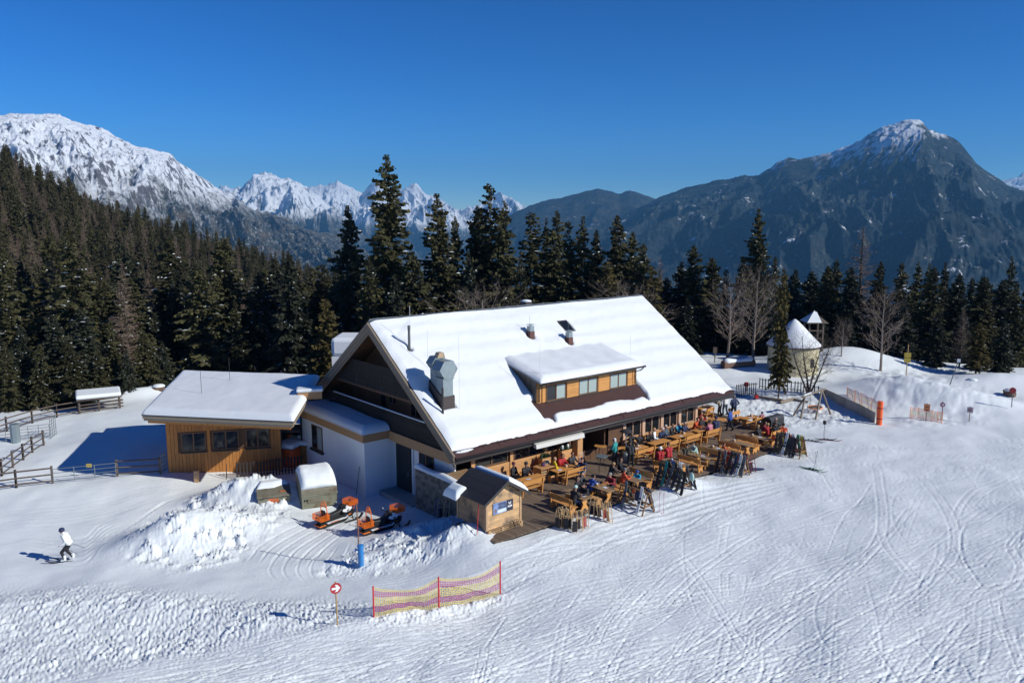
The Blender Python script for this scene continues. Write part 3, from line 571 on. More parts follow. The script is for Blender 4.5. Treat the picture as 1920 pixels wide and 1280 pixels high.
part('dormer_roof', MB().prism([(1.66, 5.72), (1.66, 5.90), (5.25, 6.78), (5.25, 6.60)], 'x', DX0-.12, DX1+.22), 'dark_metal', dm)
part('dormer_gutter', MB().tube([(DX0-.1, 1.58, 5.80), (DX1+.35, 1.58, 5.80)], .07, 8), 'dark_metal', dm, smooth=True)
part('downpipe', MB().tube([(DX1+.2, 1.6, 5.75), (DX1+.15, 1.85, 5.5), (DX1-.15, 2.08, 5.4), (DX1-.15, 2.08, DZ+.1)], .045, 6), 'dark_metal', dm)
part('downpipe', MB().tube([(DX0+.05, 1.7, 5.7), (DX0+.12, 2.08, 5.45), (DX0+.12, 2.08, DZ+.1)], .045, 6), 'dark_metal', dm)
snow_slab('dormer_snow', dm, np.arange(DX0-.14, DX1+.26, .12), np.arange(1.62, 5.6, .09), lambda x, y: 5.90+.245*(y-1.66)+.0*x,
          lambda x, y: (.30*np.power(np.clip(np.minimum.reduce([(x-DX0+.12)/.55, (DX1+.22-x)/.55, (y-1.64)/.45]), 0, 1), .5)+(.05*np.sin(x*3.1+y*1.2)*sstep(2.3, 3.2, y)+.03*fbm(x, y, 3, 4))*(x > DX0-.1)*(x < DX1+.18)*(y > 1.7)))
# rooftop fittings
def chim(x, y, wd, zb, z1, z2, cap=True):
    c = part('chimney', MB().b2((x-wd/2, y-wd/2, RZ(y)-.3), (x+wd/2, y+wd/2, z1)), 'chim', lodge)
    part('flue', MB().b2((x-wd*.44, y-wd*.44, z1+.002), (x+wd*.44, y+wd*.44, z2)), 'zinc', c)
    part('cap', MB().b2((x-wd*.55, y-wd*.5, z2+.10), (x+wd*.55, y+wd*.5, z2+.13)).b2((x-wd*.4, y-wd*.4, z2), (x-wd*.3, y-wd*.3, z2+.10)).b2((x+wd*.3, y+wd*.3, z2), (x+wd*.4, y+wd*.4, z2+.10)), 'zinc', c)
    part('rod', MB().tube([(x, y+.1, z2+.13), (x, y+.1, z2+.75)], .012, 4), 'zinc', c)
    return c
chim(12.2, 7.1, .44, 0, 8.45, 8.82); chim(15.3, 6.2, .44, 0, 7.80, 8.18)
rc = part('chimney', MB().b2((14.25, 10.0, 9.0), (14.9, 10.65, 10.25)), 'duct_skirt', lodge); part('snow_cap', MB().lathe([(.44, 0), (.40, .07), (.25, .12), (.01, .16)], 10), 'snow', rc, (14.57, 10.33, 10.25), smooth=True)
sk = part('skylight', MB().prism([(7.0, RZ(7.0)+.0), (7.0, RZ(7.0)+.25), (8.05, RZ(8.05)+.28), (8.05, RZ(8.05))], 'x', 15.78, 16.78), 'dark_metal', lodge)
part('pane', MB().prism([(7.12, RZ(7.12)+.262), (7.12, RZ(7.12)+.285), (7.93, RZ(7.93)+.285), (7.93, RZ(7.93)+.262)], 'x', 15.92, 16.64), 'glass', sk)
part('flue_pipe', MB().lathe([(.20, 0), (.18, .25), (.09, .34), (.085, 1.55), (.10, 1.56), (.10, 1.85), (.02, 1.88)], 10), 'dark_steel', lodge, (1.7, 7.25, RZ(7.25)-.1), smooth=False)
for x, y, h in ((1.85, 7.35, 3.0), (2.1, 5.7, 2.7), (2.3, 2.55, 4.8), (8.9, 2.4, 3.9), (18.2, 2.6, 3.4)): part('lightning_rod', MB().tube([(x, y, RZ(y)), (x, y, RZ(y)+h)], .014, 4), 'white_metal', lodge)
part('vent_pipe', MB().tube([(1.0, 2.5, RZ(2.5)), (1.0, 2.5, RZ(2.5)+1.85)], .07, 8), 'dark_metal', lodge)
vd = part('ventilation_duct', MB().b2((1.28, 2.82, 4.7), (2.02, 3.6, 6.85)), 'zinc', lodge, label='faceted grey steel kitchen exhaust with a hexagonal hood')
part('skirt', MB().prism([(2.75, RZ(2.75)-.1), (2.75, 5.75), (3.2, 5.9), (4.3, RZ(4.3)+.75), (4.3, RZ(4.3)-.1)], 'x', 1.2, 2.1), 'duct_skirt', vd)
hexa = [(.68*math.cos(PI/3*i), .62*math.sin(PI/3*i)) for i in range(6)]
part('hood', MB().prism([(1.65+a, 7.45+b) for a, b in hexa], 'y', 2.72, 3.62), 'zinc', vd)
part('rear_duct', MB().b2((1.3, 3.64, 6.0), (2.0, 4.25, 7.55)), 'zinc', vd); part('rear_hood', MB().prism([(1.65+a*.9, 7.75+b*.75) for a, b in hexa], 'y', 3.66, 4.35), 'zinc', vd)
part('flap', MB().prism([(1.35, 8.1), (1.95, 8.1), (1.8, 8.42), (1.5, 8.42)], 'y', 3.5, 3.9), 'brass', vd)
part('flange', MB().b2((1.22, 2.76, 6.83), (2.08, 3.63, 6.90)), 'zinc', vd)
# ------------------------------------------------------------ shingled wind wall at the end of the terrace
sw = thing('wind_wall', 'low grey wooden-shingle wall topped with snow under the gable corner of the lodge', 'wall', tuple(hw(0, 0)), HROT)
part('core', MB().b2((-.25, -.6, -1.7), (-.05, 3.75, 1.42)), 'shingle', sw); part('return_wall', MB().b2((-.04, 3.55, -1.7), (.85, 3.75, 1.42)), 'dark_metal', sw)
r3 = random.Random(3)
for r in range(12):
    y = -.6+(-.09 if r % 2 else 0)
    while y < 3.72:
        wd = r3.uniform(.26, .40); a = max(y, -.6); b = min(y+wd-.012, 3.75); z = 1.40-.235*r
        if b-a > .05: part('shingle', MB().prism([(-.252, z), (-.262, z), (-.295-r3.uniform(0, .012), z-.258+r3.uniform(-.015, .015)), (-.252, z-.258)], 'y', a, b) if False else MB().add([(-.253, a, z), (-.262, a, z), (-.297, a, z-.258), (-.253, a, z-.258), (-.253, b, z), (-.262, b, z), (-.30, b, z-.258), (-.253, b, z-.258)], [(0, 1, 2, 3), (7, 6, 5, 4), (1, 5, 6, 2), (2, 6, 7, 3), (0, 4, 5, 1)]), 'shingle', sw)
        y += wd
snow_slab('snow_top', sw, np.arange(-.38, .15, .05), np.arange(-.8, 3.9, .12), lambda x, y: 1.425+0*x, lambda x, y: .15*np.power(np.clip(np.minimum.reduce([(x+.36)/.15, (.12-x)/.15, (y+.75)/.2, (3.85-y)/.2]), 0, 1), .5)*(1+.4*np.sin(y*2)), m='snow')
for i in range(9): part('slat', MB().b2((.12+i*.19, -.6, 1.44), (.25+i*.19, 1.2, 1.48)), 'pale_wood', sw)
part('beam', MB().b2((.1, -.55, 1.34), (1.85, -.45, 1.436)).b2((.1, 1.05, 1.34), (1.85, 1.15, 1.436)).b2((1.75, -.55, 0), (1.85, -.45, 1.34)), 'dark_wood', sw)
# ------------------------------------------------------------ terrace
terrace = structure(part('terrace', MB().b2((-1.7, -6.0, -.7), (0, -2.7, -.045)).b2((0, -6.0, -1.0), (24.3, .99, -.045)).b2((24.3, -6.0, -1.0), (27.7, 5.2, -.045)).b2((27.7, -2.5, -1.0), (30.4, 5.2, -.045)), 'deck_under', None, tuple(HO), (0, 0, HROT)))
x = -1.8; i = 0
while x < 30.4:
    y1 = (.985 if x < 24.3 else 5.2) if x > -.1 else -2.6; y0 = -6.05 if x < 27.6 else -2.55
    part('board', MB().b2((x, y0+r3.uniform(-.03, .03), -.04), (x+.138, y1, r3.uniform(-.004, .004))), 'deck', terrace); x += .147
# ------------------------------------------------------------ timber hall on the left
hall = thing('timber_hall', 'low orange-boarded hall with three dark windows under a big flat snow roof', 'hall')
hA = gpt(317, 886, -.9); yaw = rad(76); hu = Vector((math.sin(yaw), math.cos(yaw), 0)); hv_ = Vector((-hu.y, hu.x, 0)); hall.location = (hA.x, hA.y, 0); hall.rotation_euler = (0, 0, PI/2-yaw)
hz0 = hA.z-.3; HL = 7.6
part('wall', MB().b2((0, .05, hz0-.6), (HL, .2, 4.2)).b2((0, .2, hz0), (.2, 8, 4.4)).b2((HL-.2, .2, hz0-.5), (HL, 8, 4.2)).b2((0, 7.8, hz0-.5), (HL, 8, 4.4)), 'dark_wood', hall)
nb = 32; WIN = ((.92, 2.55), (2.98, 4.75), (5.2, 6.85)); wz0, wz1 = hA.z+1.42, hA.z+2.80
for i in range(nb):
    a = HL*i/nb; b = HL*(i+1)/nb-.02
    hit = any(a < w1+.02 and b > w0-.02 for w0, w1 in WIN)
    for z0, z1 in (((hz0-.5, wz0-.05), (wz1+.05, 4.05)) if hit else ((hz0-.5, 4.05),)): part('board', MB().b2((a, r3.uniform(.0, .012), z0), (b, .048, z1)), 'amber_v', hall)
for i in range(30): part('board', MB().b2((-.05, .1+i*.26, hz0), (-.003, .35+i*.26, 4.2)), 'amber_v', hall)
for w0, w1 in WIN:
    o = window(hall, 'y', .06, w0, w1, wz0, wz1, .10, 2, 'glass', 'frame', .08); part('sill', MB().b2((w0-.06, -.12, wz0-.10), (w1+.06, .0, wz0-.03)), 'dark_metal', o)
def hl(p): q = p-Vector((hA.x, hA.y, 0)); return (q.dot(hu), q.dot(hv_), p.z)
ez = 3.9; P = [hl(at(265, 777, ez)), hl(at(551, 790, ez)), hl(at(560, 706, 5.1)), hl(at(341, 699, 5.1))]; P[2] = tuple(P[2][k]+(P[2][k]-P[3][k])*.18 for k in range(3))
def slab(dz0, dz1, inset=0):
    c = [sum(p[k] for p in P)/4 for k in range(2)]; q = [(p[0]+(c[0]-p[0])*inset, p[1]+(c[1]-p[1])*inset, p[2]) for p in P]
    return MB().add([(a, b, z+dz0) for a, b, z in q]+[(a, b, z+dz1) for a, b, z in q], [(3, 2, 1, 0), (4, 5, 6, 7), (0, 1, 5, 4), (1, 2, 6, 5), (2, 3, 7, 6), (3, 0, 4, 7)])
part('roof', slab(-.06, 0), 'dark_metal', hall); part('fascia', slab(-.27, -.062, .008), 'hall_fascia', hall); part('fascia', slab(-.42, -.272, .02), 'hall_fascia', hall)
part('soffit_beam', slab(-.62, -.422, .06), 'amber_v', hall)
nu, nv = 90, 70; U, V_ = np.meshgrid(np.linspace(0, 1, nu), np.linspace(0, 1, nv)); Pn = np.array(P)
Q = (Pn[0][None, None]*(1-U)[..., None]+Pn[1][None, None]*U[..., None])*(1-V_)[..., None]+(Pn[3][None, None]*(1-U)[..., None]+Pn[2][None, None]*U[..., None])*V_[..., None]
e = np.minimum.reduce([U/.03, (1-U)/.03, V_/.05, (1-V_)/.05]); hh = .36*np.power(np.clip(e, 0, 1), .5)+.05*fbm(Q[..., 0]/2, Q[..., 1]/2, 4, 3)*np.clip(e, 0, 1)
Q[..., 2] += hh+.004; part('snow_cover', setm(np_mesh('hall_snow', Q.reshape(-1, 3), grid_faces(nv, nu)), 'roof_snow'), None, hall)
for fx, fy in ((.30, .40), (.42, .72)):
    q = Pn[0]*(1-fx)*(1-fy)+Pn[1]*fx*(1-fy)+Pn[2]*fx*fy+Pn[3]*(1-fx)*fy; part('lightning_rod', MB().tube([(q[0], q[1], q[2]), (q[0], q[1], q[2]+2.0)], .015, 4), 'dark_metal', hall)
rv = hl(at(570, 745, 4.6)); part('roof_vent', MB().b2((rv[0]-.4, rv[1], rv[2]-.15), (rv[0]+1.2, rv[1]+.8, rv[2]+.35)), 'fascia', hall); part('vent_snow', MB().b2((rv[0]-.5, rv[1]-.1, rv[2]+.352), (rv[0]+1.3, rv[1]+.9, rv[2]+.6)), 'roof_snow', hall, bevel=.1)
# ------------------------------------------------------------ sledge-hire shed
SCX, SCY = -1.45, -4.95
shed = thing('hire_shed', 'small larch sledge-hire shed with black gable roof and a banner on its front', 'shed', tuple(hw(SCX, SCY, 0)), HROT)
SW, SD, SH, SR = 2.35, 2.6, 2.0, 2.72       # width, depth, eave, ridge
part('shed_wall', MB().prism([(0, .22), (0, SH), (SW/2, SR-.05), (SW, SH), (SW, .22)], 'y', .05, SD-.05), 'dark_wood', shed)
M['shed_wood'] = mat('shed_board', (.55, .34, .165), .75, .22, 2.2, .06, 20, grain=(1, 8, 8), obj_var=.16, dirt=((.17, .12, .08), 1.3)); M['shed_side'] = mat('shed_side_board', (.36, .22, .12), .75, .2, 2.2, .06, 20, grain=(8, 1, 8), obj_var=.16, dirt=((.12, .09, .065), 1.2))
for i in range(19):
    z = .24+i*.132
    hw_ = SW/2 if z+.066 < SH else max(0, (SR-.04-z-.10)/(SR-SH)*SW/2)
    if hw_ > .1: part('board', MB().prism([(.048, z+.002), (-.012, z+.002), (.016, z+.118), (.048, z+.118)], 'x', SW/2-hw_+.08*(z < SH), SW/2+hw_-.08*(z < SH)), 'shed_wood', shed)
    if z+.13 < SH: part('board', MB().add([(-.002, .1, z+.002), (-.048, .1, z+.002), (-.03, .1, z+.118), (-.002, .1, z+.118), (-.002, SD-.1, z+.002), (-.048, SD-.1, z+.002), (-.03, SD-.1, z+.118), (-.002, SD-.1, z+.118)], [(0, 1, 2, 3), (7, 6, 5, 4), (1, 5, 6, 2), (2, 6, 7, 3), (0, 4, 5, 1)]), 'shed_side', shed)
for a, b in ((-.06, -.03), (SW-.07, -.03), (-.06, SD-.10)): part('corner_post', MB().b2((a, b, .2), (a+.13, b+.13, SH+.02)), 'pale_wood', shed)
for s in (0, 1):
    mb = MB(); ov = .42; sl = (SR-SH)/(SW/2); n = 3 if s == 0 else 1
    for k in range(n):
        t0, t1 = k/n, (k+1)/n-.008*(n > 1); L_ = SW/2+ov
        a = [(SW/2-(1-2*s)*L_*t, SR+.10-sl*L_*t) for t in (t0, t1)]
        part('roof_sheet', MB().prism([a[0], a[1], (a[1][0], a[1][1]-.05), (a[0][0], a[0][1]-.05)], 'y', -.32, SD+.3), 'dark_metal', shed)
    L_ = SW/2+ov; e1 = (SW/2-(1-2*s)*L_, SR+.10-sl*L_)
    part('verge_trim', MB().prism([(SW/2, SR+.13), (e1[0], e1[1]+.02), (e1[0], e1[1]-.16), (SW/2, SR-.06)], 'y', -.37, -.325), 'dark_metal', shed)
sl = (SR-SH)/(SW/2)
def shed_snow(u, v): return np.clip(.32*np.power(np.clip(np.minimum.reduce([(u-1.35)/.25, (SW+.40-u)/.3, (v+.25)/.3, (SD+.25-v)/.3]), 0, 1), .5), 0, 1)
snow_slab('roof_snow', shed, np.arange(1.3, SW+.45, .05), np.arange(-.3, SD+.3, .06), lambda x, y: SR+.11-sl*(x-SW/2), shed_snow, m='snow')
snow_slab('roof_snow', shed, np.arange(-.75, .05, .05), np.arange(1.75, SD+.45, .06), lambda x, y: SR+.10-sl*(SW/2-x), lambda u, v: .26*np.power(np.clip(np.minimum.reduce([(u+.72)/.2, (.02-u)/.25, (v-1.8)/.2, (SD+.4-v)/.2]), 0, 1), .5), m='snow')
for k in range(2):
    z0 = .0 if k == 0 else .115
    for i in range(3): part('pallet_board', MB().b2((-.02, -.12+i*.035*0, z0+.002+i*.0), (SW+.1, -.02, z0+.022)), 'pale_wood', shed) if i == 0 else part('pallet_block', MB().b2((i*.9-.85, -.12, z0+.023), (i*.9-.7, -.02, z0+.095)), 'pale_wood', shed)
    part('pallet_block', MB().b2((SW-.1, -.12, z0+.023), (SW+.05, -.02, z0+.095)), 'pale_wood', shed)
    part('pallet_board', MB().b2((-.02, -.12, z0+.096), (SW+.1, -.02, z0+.113)), 'pale_wood', shed)
# banner on the shed front
bnr = thing('banner', 'blue and dark printed sledge hire banner fixed to the shed front', 'banner', tuple(hw(SCX+.40, SCY-.035, 1.02)), HROT)
M['b_photo'] = mat('banner_photo', (.17, .24, .44), .5, .5, 3); M['b_dark'] = mat('banner_navy', (.022, .025, .045), .5); M['b_pale'] = mat('banner_pale', (.50, .60, .72), .5, .25, 6); M['ink'] = mat('black_ink', (.012, .012, .014), .6); M['white_ink'] = mat('white_ink', (.8, .8, .8), .6); M['b_brown'] = mat('banner_figure', (.22, .13, .13), .6, .5, 9)
part('panel', MB().b2((0, -.012, 0), (.92, 0, .62)), 'b_photo', bnr); part('panel', MB().b2((.922, -.012, 0), (1.38, 0, .62)), 'b_dark', bnr)
part('print_area', MB().b2((.30, -.014, .03), (.915, -.0122, .22)), 'b_pale', bnr); part('figure_print', MB().lathe([(.01, 0), (.10, .05), (.12, .18), (.06, .3), (.07, .36), (.01, .42)], 8), 'b_brown', bnr, (.16, -.008, .05)).scale = (1, .05, 1)
def text(s, size, parent, loc, m, rot=(PI/2, 0, 0), al='LEFT', name='lettering', bold=.0, sx=1):
    c = bpy.data.curves.new('txt', 'FONT'); c.body = s; c.size = size; c.extrude = .0008; c.align_x = al; c.offset = bold; c.resolution_u = 2
    o = link(bpy.data.objects.new('txt', c)); bpy.context.view_layer.update(); me = bpy.data.meshes.new_from_object(o); COL.objects.unlink(o); bpy.data.objects.remove(o)
    me.name = name; me.materials.clear(); q = part(name, setm(me, m), None, parent, loc, rot); q.scale = (sx, 1, 1); return q
text('RODEL', .20, bnr, (.36, -.0145, .43), 'ink', bold=.006, sx=.85); text('VERLEIH', .20, bnr, (.33, -.0145, .25), 'ink', bold=.006, sx=.80); text('LUGE RENTAL', .11, bnr, (.33, -.0148, .08), 'white_ink', bold=.004, sx=.75)
text('ALM', .16, bnr, (1.15, -.0145, .20), 'white_ink', al='CENTER', bold=.006); um = MB().tube([(-.06, 0, .12), (-.065, 0, .05), (-.03, 0, 0), (.03, 0, 0), (.065, 0, .05), (.06, 0, .12)], .022, 6)
part('emblem', um, 'white_ink', bnr, (1.15, -.0125, .38)).scale = (1, .08, 1)
# ------------------------------------------------------------ trees
M['bark'] = mat('spruce_bark', (.075, .055, .042), .95, .3, 6); M['larch_twig'] = mat('larch_twig', (.17, .122, .092), .95, .25, 3, obj_var=.2)
M['grey_twig'] = mat('bare_twig', (.27, .21, .17), .95, .2, 3, obj_var=.15); M['grey_bark'] = mat('grey_bark', (.22, .18, .15), .95, .25, 6)
M['dark_twig'] = mat('dark_twig', (.075, .055, .042), .95, .2, 3); M['dark_bark'] = mat('dark_bark', (.08, .06, .05), .95, .25, 6); M['needle'] = mat('spruce_needles', (.054, .051, .022), .85, .45, .9, obj_var=.3, spec=.2); M['needle_dark'] = mat('dark_needles', (.032, .036, .022), .85, .4, .9, obj_var=.25, spec=.2); M['needle_far'] = mat('hillside_needles', (.060, .053, .027), .85, .45, .9, obj_var=.35, spec=.2); M['needle_warm'] = mat('olive_needles', (.085, .068, .022), .85, .4, .9, obj_var=.2, spec=.2)
def conifer(seed, H=20.0, R=3.0, nw=44, bare=.08, snowy=.10, droop=.35, dens=1.0, power=.85, gap=.0, foli=True, leafsize=1.0):
    g = np.random.default_rng(seed); V = []; F = []; SV = []; SF = []; TB = MB()
    lean = g.normal(0, .006, 2); ph = g.uniform(0, 6.28, 4); zs = np.linspace(0, H, 9)
    TB.tube([(lean[0]*z, lean[1]*z, z) for z in zs], [max(.012, .017*H*(1-z/H)**.9*.62) for z in zs], 6)
    def quad(c, u, v, lst, fl):
        o = len(lst); lst += [c-u-v, c+u-v*.6, c+u*1.15+v*.6, c-u+v]; fl.append((o, o+1, o+2, o+3))
    nb_ = int(nw*6.2*dens)
    for k in range(nb_):
        t = min(.995, ((k+g.uniform(0, 1))/nb_)**1.12); z = H*(bare+(1-bare)*t); rel = 1-t
        if g.random() < gap: continue
        a = k*2.39996+g.normal(0, .35)
        L = (R*rel**power*(1-.25*math.exp(-(t/.10)**2))+.12)*g.uniform(.55, 1.12)*(1+.16*math.sin(a*2+ph[0]+z*.5)+.14*math.sin(a+ph[1]-z*.9)+.12*math.sin(z*2.1+ph[2]))
        d = np.array([math.cos(a), math.sin(a), 0]); s = np.array([-d[1], d[0], 0])
        up0 = .10+.75*t; dr = droop*(1.1-t)*g.uniform(.6, 1.4); base = np.array([lean[0]*z, lean[1]*z, z])
        ns = max(3, int(L/(.36*leafsize)))
        def P(q): return base+d*L*q+np.array([0, 0, L*(up0*.35*q-dr*q*q*1.15+.22*dr*q**4)])
        TB.tube([P(0), P(.5), P(1)], [.006*H*.16*rel+.012, .012, .006], 3, cap=False)
        for i in range(ns):
            q = (i+.75)/ns; c = P(q)+s*g.normal(0, .06); wd = L*.30*(1-q*.62)*g.uniform(.6, 1.25)+.10*leafsize; ln = L/ns*1.05
            for sd in (-1, 1):
                di = d*g.uniform(.5, 1)+s*sd*g.uniform(.4, 1.0)+np.array([0, 0, -g.uniform(.1, .9)]); di /= np.linalg.norm(di)
                nv = np.cross(di, s*sd*.3+np.array([0, 0, 1.])); nv /= np.linalg.norm(nv)+1e-9
                nv = nv*math.cos(.5)+np.cross(di, nv)*g.normal(0, .6)
                quad(c+di*wd*.5, di*wd*.60, nv*ln*.46, V, F)
            if g.random() < .6: quad(c+np.array([0, 0, -.14*leafsize]), d*ln*.6, np.array([0, 0, .20*leafsize])+s*g.normal(0, .06), V, F)
            if g.random() < snowy*.75 and .3 < q and t < .9:
                c2 = c+np.array([0, 0, .06])+s*g.normal(0, wd*.25); uu_ = (d*g.uniform(.4, 1)+s*g.normal(0, .5))*ln*g.uniform(.5, 1.2)*.8; vv_ = np.cross(uu_, [0, 0, 1.])*g.uniform(.08, .20)
                o = len(SV); SV += [c2-uu_-vv_, c2+uu_-vv_-[0, 0, .05], c2+uu_+vv_-[0, 0, .05], c2-uu_+vv_, c2+np.array([0, 0, .06])]; SF += [(o, o+1, o+4), (o+1, o+2, o+4), (o+2, o+3, o+4), (o+3, o, o+4)]
    return TB, (np.array(V), F), (np.array(SV), SF)
def pymesh(name, V, F):
    me = bpy.data.meshes.new(name); me.from_pydata([tuple(map(float, v)) for v in V], [], F); me.update(); return me
def bare_conifer(seed, H=18.0, R=2.6, nw=46, twigs=5):
    g = np.random.default_rng(seed); TB = MB(); CB = MB(); zs = np.linspace(0, H, 9); TB.tube([(0, 0, z) for z in zs], [.011*H*(1-z/H)**.9+.012 for z in zs], 6)
    for k in range(nw):
        t = k/nw; z = H*(.12+.88*t); rl = R*(1-t)**.8*g.uniform(.75, 1.1)+.15
        for b in range(5):
            a = g.uniform(0, 6.28); L = rl*g.uniform(.6, 1.1); d = Vector((math.cos(a), math.sin(a), 0)); s = Vector((-d.y, d.x, 0)); base = Vector((0, 0, z))
            P = lambda q: base+d*L*q+Vector((0, 0, L*(-.12*q+.28*q*q)))
            CB.tube([P(0), P(.5), P(1)], [.026, .016, .007], 3, cap=False)
            for i in range(twigs):
                q = g.uniform(.2, 1); c = P(q); e = c+(d*g.uniform(.1, .5)+s*g.uniform(-.8, .8)+Vector((0, 0, g.uniform(-.55, .1))))*L*.30
                CB.tube([c, e], [.022, .012], 3, cap=False); m_ = c.lerp(e, .6); CB.tube([m_, m_+Vector((g.uniform(-.2, .2), g.uniform(-.2, .2), -.22))*L*.35], [.018, .010], 3, cap=False)
    return TB, CB
def bare_broadleaf(seed, H=8.0, R=2.6, stems=1, nb=46, r0=.13):
    g = np.random.default_rng(seed); TB = MB(); CB = MB()
    def branch(p, d, L, r, k):
        bend = Vector((0, 0, .25 if k else .12)); pts = [p]; q = p; dd = d
        for i in range(4): q = q+dd*L/4; dd = (dd+bend*.25+Vector(tuple(g.normal(0, .10, 3)))).normalized(); pts.append(q)
        CB.tube(pts, [r*(1-.2*i) for i in range(5)], 4 if k == 0 else 3, cap=False)
        if k >= 2: return
        for i in range((7, 5)[k]):
            f = g.uniform(.25, 1); j = min(3, int(f*4)); c = pts[j].lerp(pts[j+1], f*4-j); nd = (dd*.9+Vector(tuple(g.normal(0, .55, 3)))).normalized(); branch(c, nd, L*g.uniform(.30, .5), r*.5, k+1)
    for s in range(stems):
        a0 = 6.28*s/stems+.4; tilt = Vector((math.cos(a0), math.sin(a0), 0))*(.34 if stems > 1 else .03); top = Vector((0, 0, H*.92))+tilt*H; P = lambda q: Vector((0, 0, -.3)).lerp(top, q)+Vector((math.sin(q*5+s)*.06, math.cos(q*4+s)*.06, 0))*H*.2
        TB.tube([P(q) for q in np.linspace(0, 1, 8)], [r0*(1-.9*q)+.008 for q in np.linspace(0, 1, 8)], 6)
        for k in range(nb//stems):
            q = .24+.74*(k+g.uniform(0, 1))/(nb//stems); a = k*2.4+g.normal(0, .3); prof = math.sin(PI*min(1, (q-.12)/.95))**.7
            d = Vector((math.cos(a), math.sin(a), .35+.9*q)).normalized(); branch(P(q), d, R*prof*g.uniform(.7, 1.15)+.25, .032*(1.15-q), 0)
    return TB, CB
TREE_NAMES = {}
def make_tree(kind, name, TB, C, S, mats, H):
    t = thing(name, 'tree', 'tree'); part('trunk', TB, mats[0], t)
    if isinstance(C, MB): part('crown', C, mats[1], t)
    else:
        part('crown', setm(pymesh('crown', *C), mats[1]), None, t)
        if len(S[0]): part('snow_tufts', setm(pymesh('snow_tufts', *S), 'snow'), None, t)['kind'] = 'stuff'
    TREE_NAMES.setdefault(kind, []).append([t, H, False]); return t
for i in range(5): make_tree('spruce', 'spruce_tree', *conifer(11+i, 20, (3.9, 3.2, 4.4, 3.6, 4.0)[i], (50, 46, 54, 40, 50)[i], (.03, .10, .02, .06, .03)[i], (.07, .03, .10, .05, .14)[i], (.38, .30, .50, .42, .34)[i], (1.0, .85, 1.1, .8, 1.0)[i], (.74, .85, .66, .60, .80)[i], (.05, .14, .03, .12, .05)[i]), ('bark', 'needle'), 20)
make_tree('dark', 'spruce_tree', *conifer(21, 20, 4.6, 50, .02, .12, .50, 1.15, .66, .02), ('bark', 'needle_dark'), 20)
make_tree('dark', 'spruce_tree', *conifer(22, 20, 4.2, 50, .02, .14, .45, 1.1, .75, .02), ('bark', 'needle_dark'), 20)
make_tree('tall', 'spruce_tree', *conifer(31, 27, 5.0, 68, .04, .05, .30, .95, .80, .16), ('bark', 'needle'), 27)
make_tree('tall', 'spruce_tree', *conifer(32, 25, 4.8, 66, .05, .07, .34, .95, .78, .14), ('bark', 'needle'), 25)
make_tree('warm', 'spruce_tree', *conifer(41, 13, 1.9, 44, .14, .02, .45, .8, .60, .12, leafsize=.7), ('bark', 'needle_warm'), 13)
for i in range(3): make_tree('far', 'spruce_tree', *conifer(51+i, 18, (3.5, 2.8, 4.0)[i], 34, .04, .05, .38, .9, .78, .04, leafsize=1.4), ('bark', 'needle_far'), 18)
for i in range(2): make_tree('larch', 'larch_tree', *bare_conifer(61+i, 18, 2.7, 56, 8), None, ('bark', 'larch_twig'), 18)
make_tree('leafless', 'bare_tree', *bare_broadleaf(71, 8, 2.7, 1, 44, .15), None, ('grey_bark', 'grey_twig'), 8)
make_tree('leafless', 'bare_tree', *bare_broadleaf(72, 9, 2.9, 1, 46, .16), None, ('grey_bark', 'grey_twig'), 9)
make_tree('multi', 'bare_tree', *bare_broadleaf(73, 6.5, 1.9, 4, 108, .10), None, ('dark_bark', 'dark_twig'), 6.5)
RT = random.Random(12); NT = 0; TREES = []
def plant(kind, x, y, ztop=None, H=None, wide=1.0, label='', group=None, sink=.25, vary=True):
    global NT
    z = ground(x, y)-sink; lst = TREE_NAMES[kind]; it = RT.choice(lst)
    s = ((ztop-z) if ztop is not None else H)/it[1]; wide *= RT.uniform(.95, 1.32) if vary else 1; sc = (s*wide, s*wide, s); rz = RT.uniform(0, 6.28)
    if not it[2]:
        it[2] = True; t = it[0]; t.location = (x, y, z); t.rotation_euler = (0, 0, rz); t.scale = sc; t['label'] = label; t['group'] = group or 'x'
    else: t = copy_thing(it[0], (x, y, z), rz, label, group, sc)
    if not group: 
        if 'group' in t: del t['group']
    TREES.append((x, y)); NT += 1; return t
def tree_px(kind, px, pytop, dist, label, wide=1.0, group=None):
    p = at_y(px, pytop, dist); return plant(kind, p.x, p.y, ztop=p.z, wide=wide, label=label, group=group)
G1 = 'spruces standing behind the lodge'
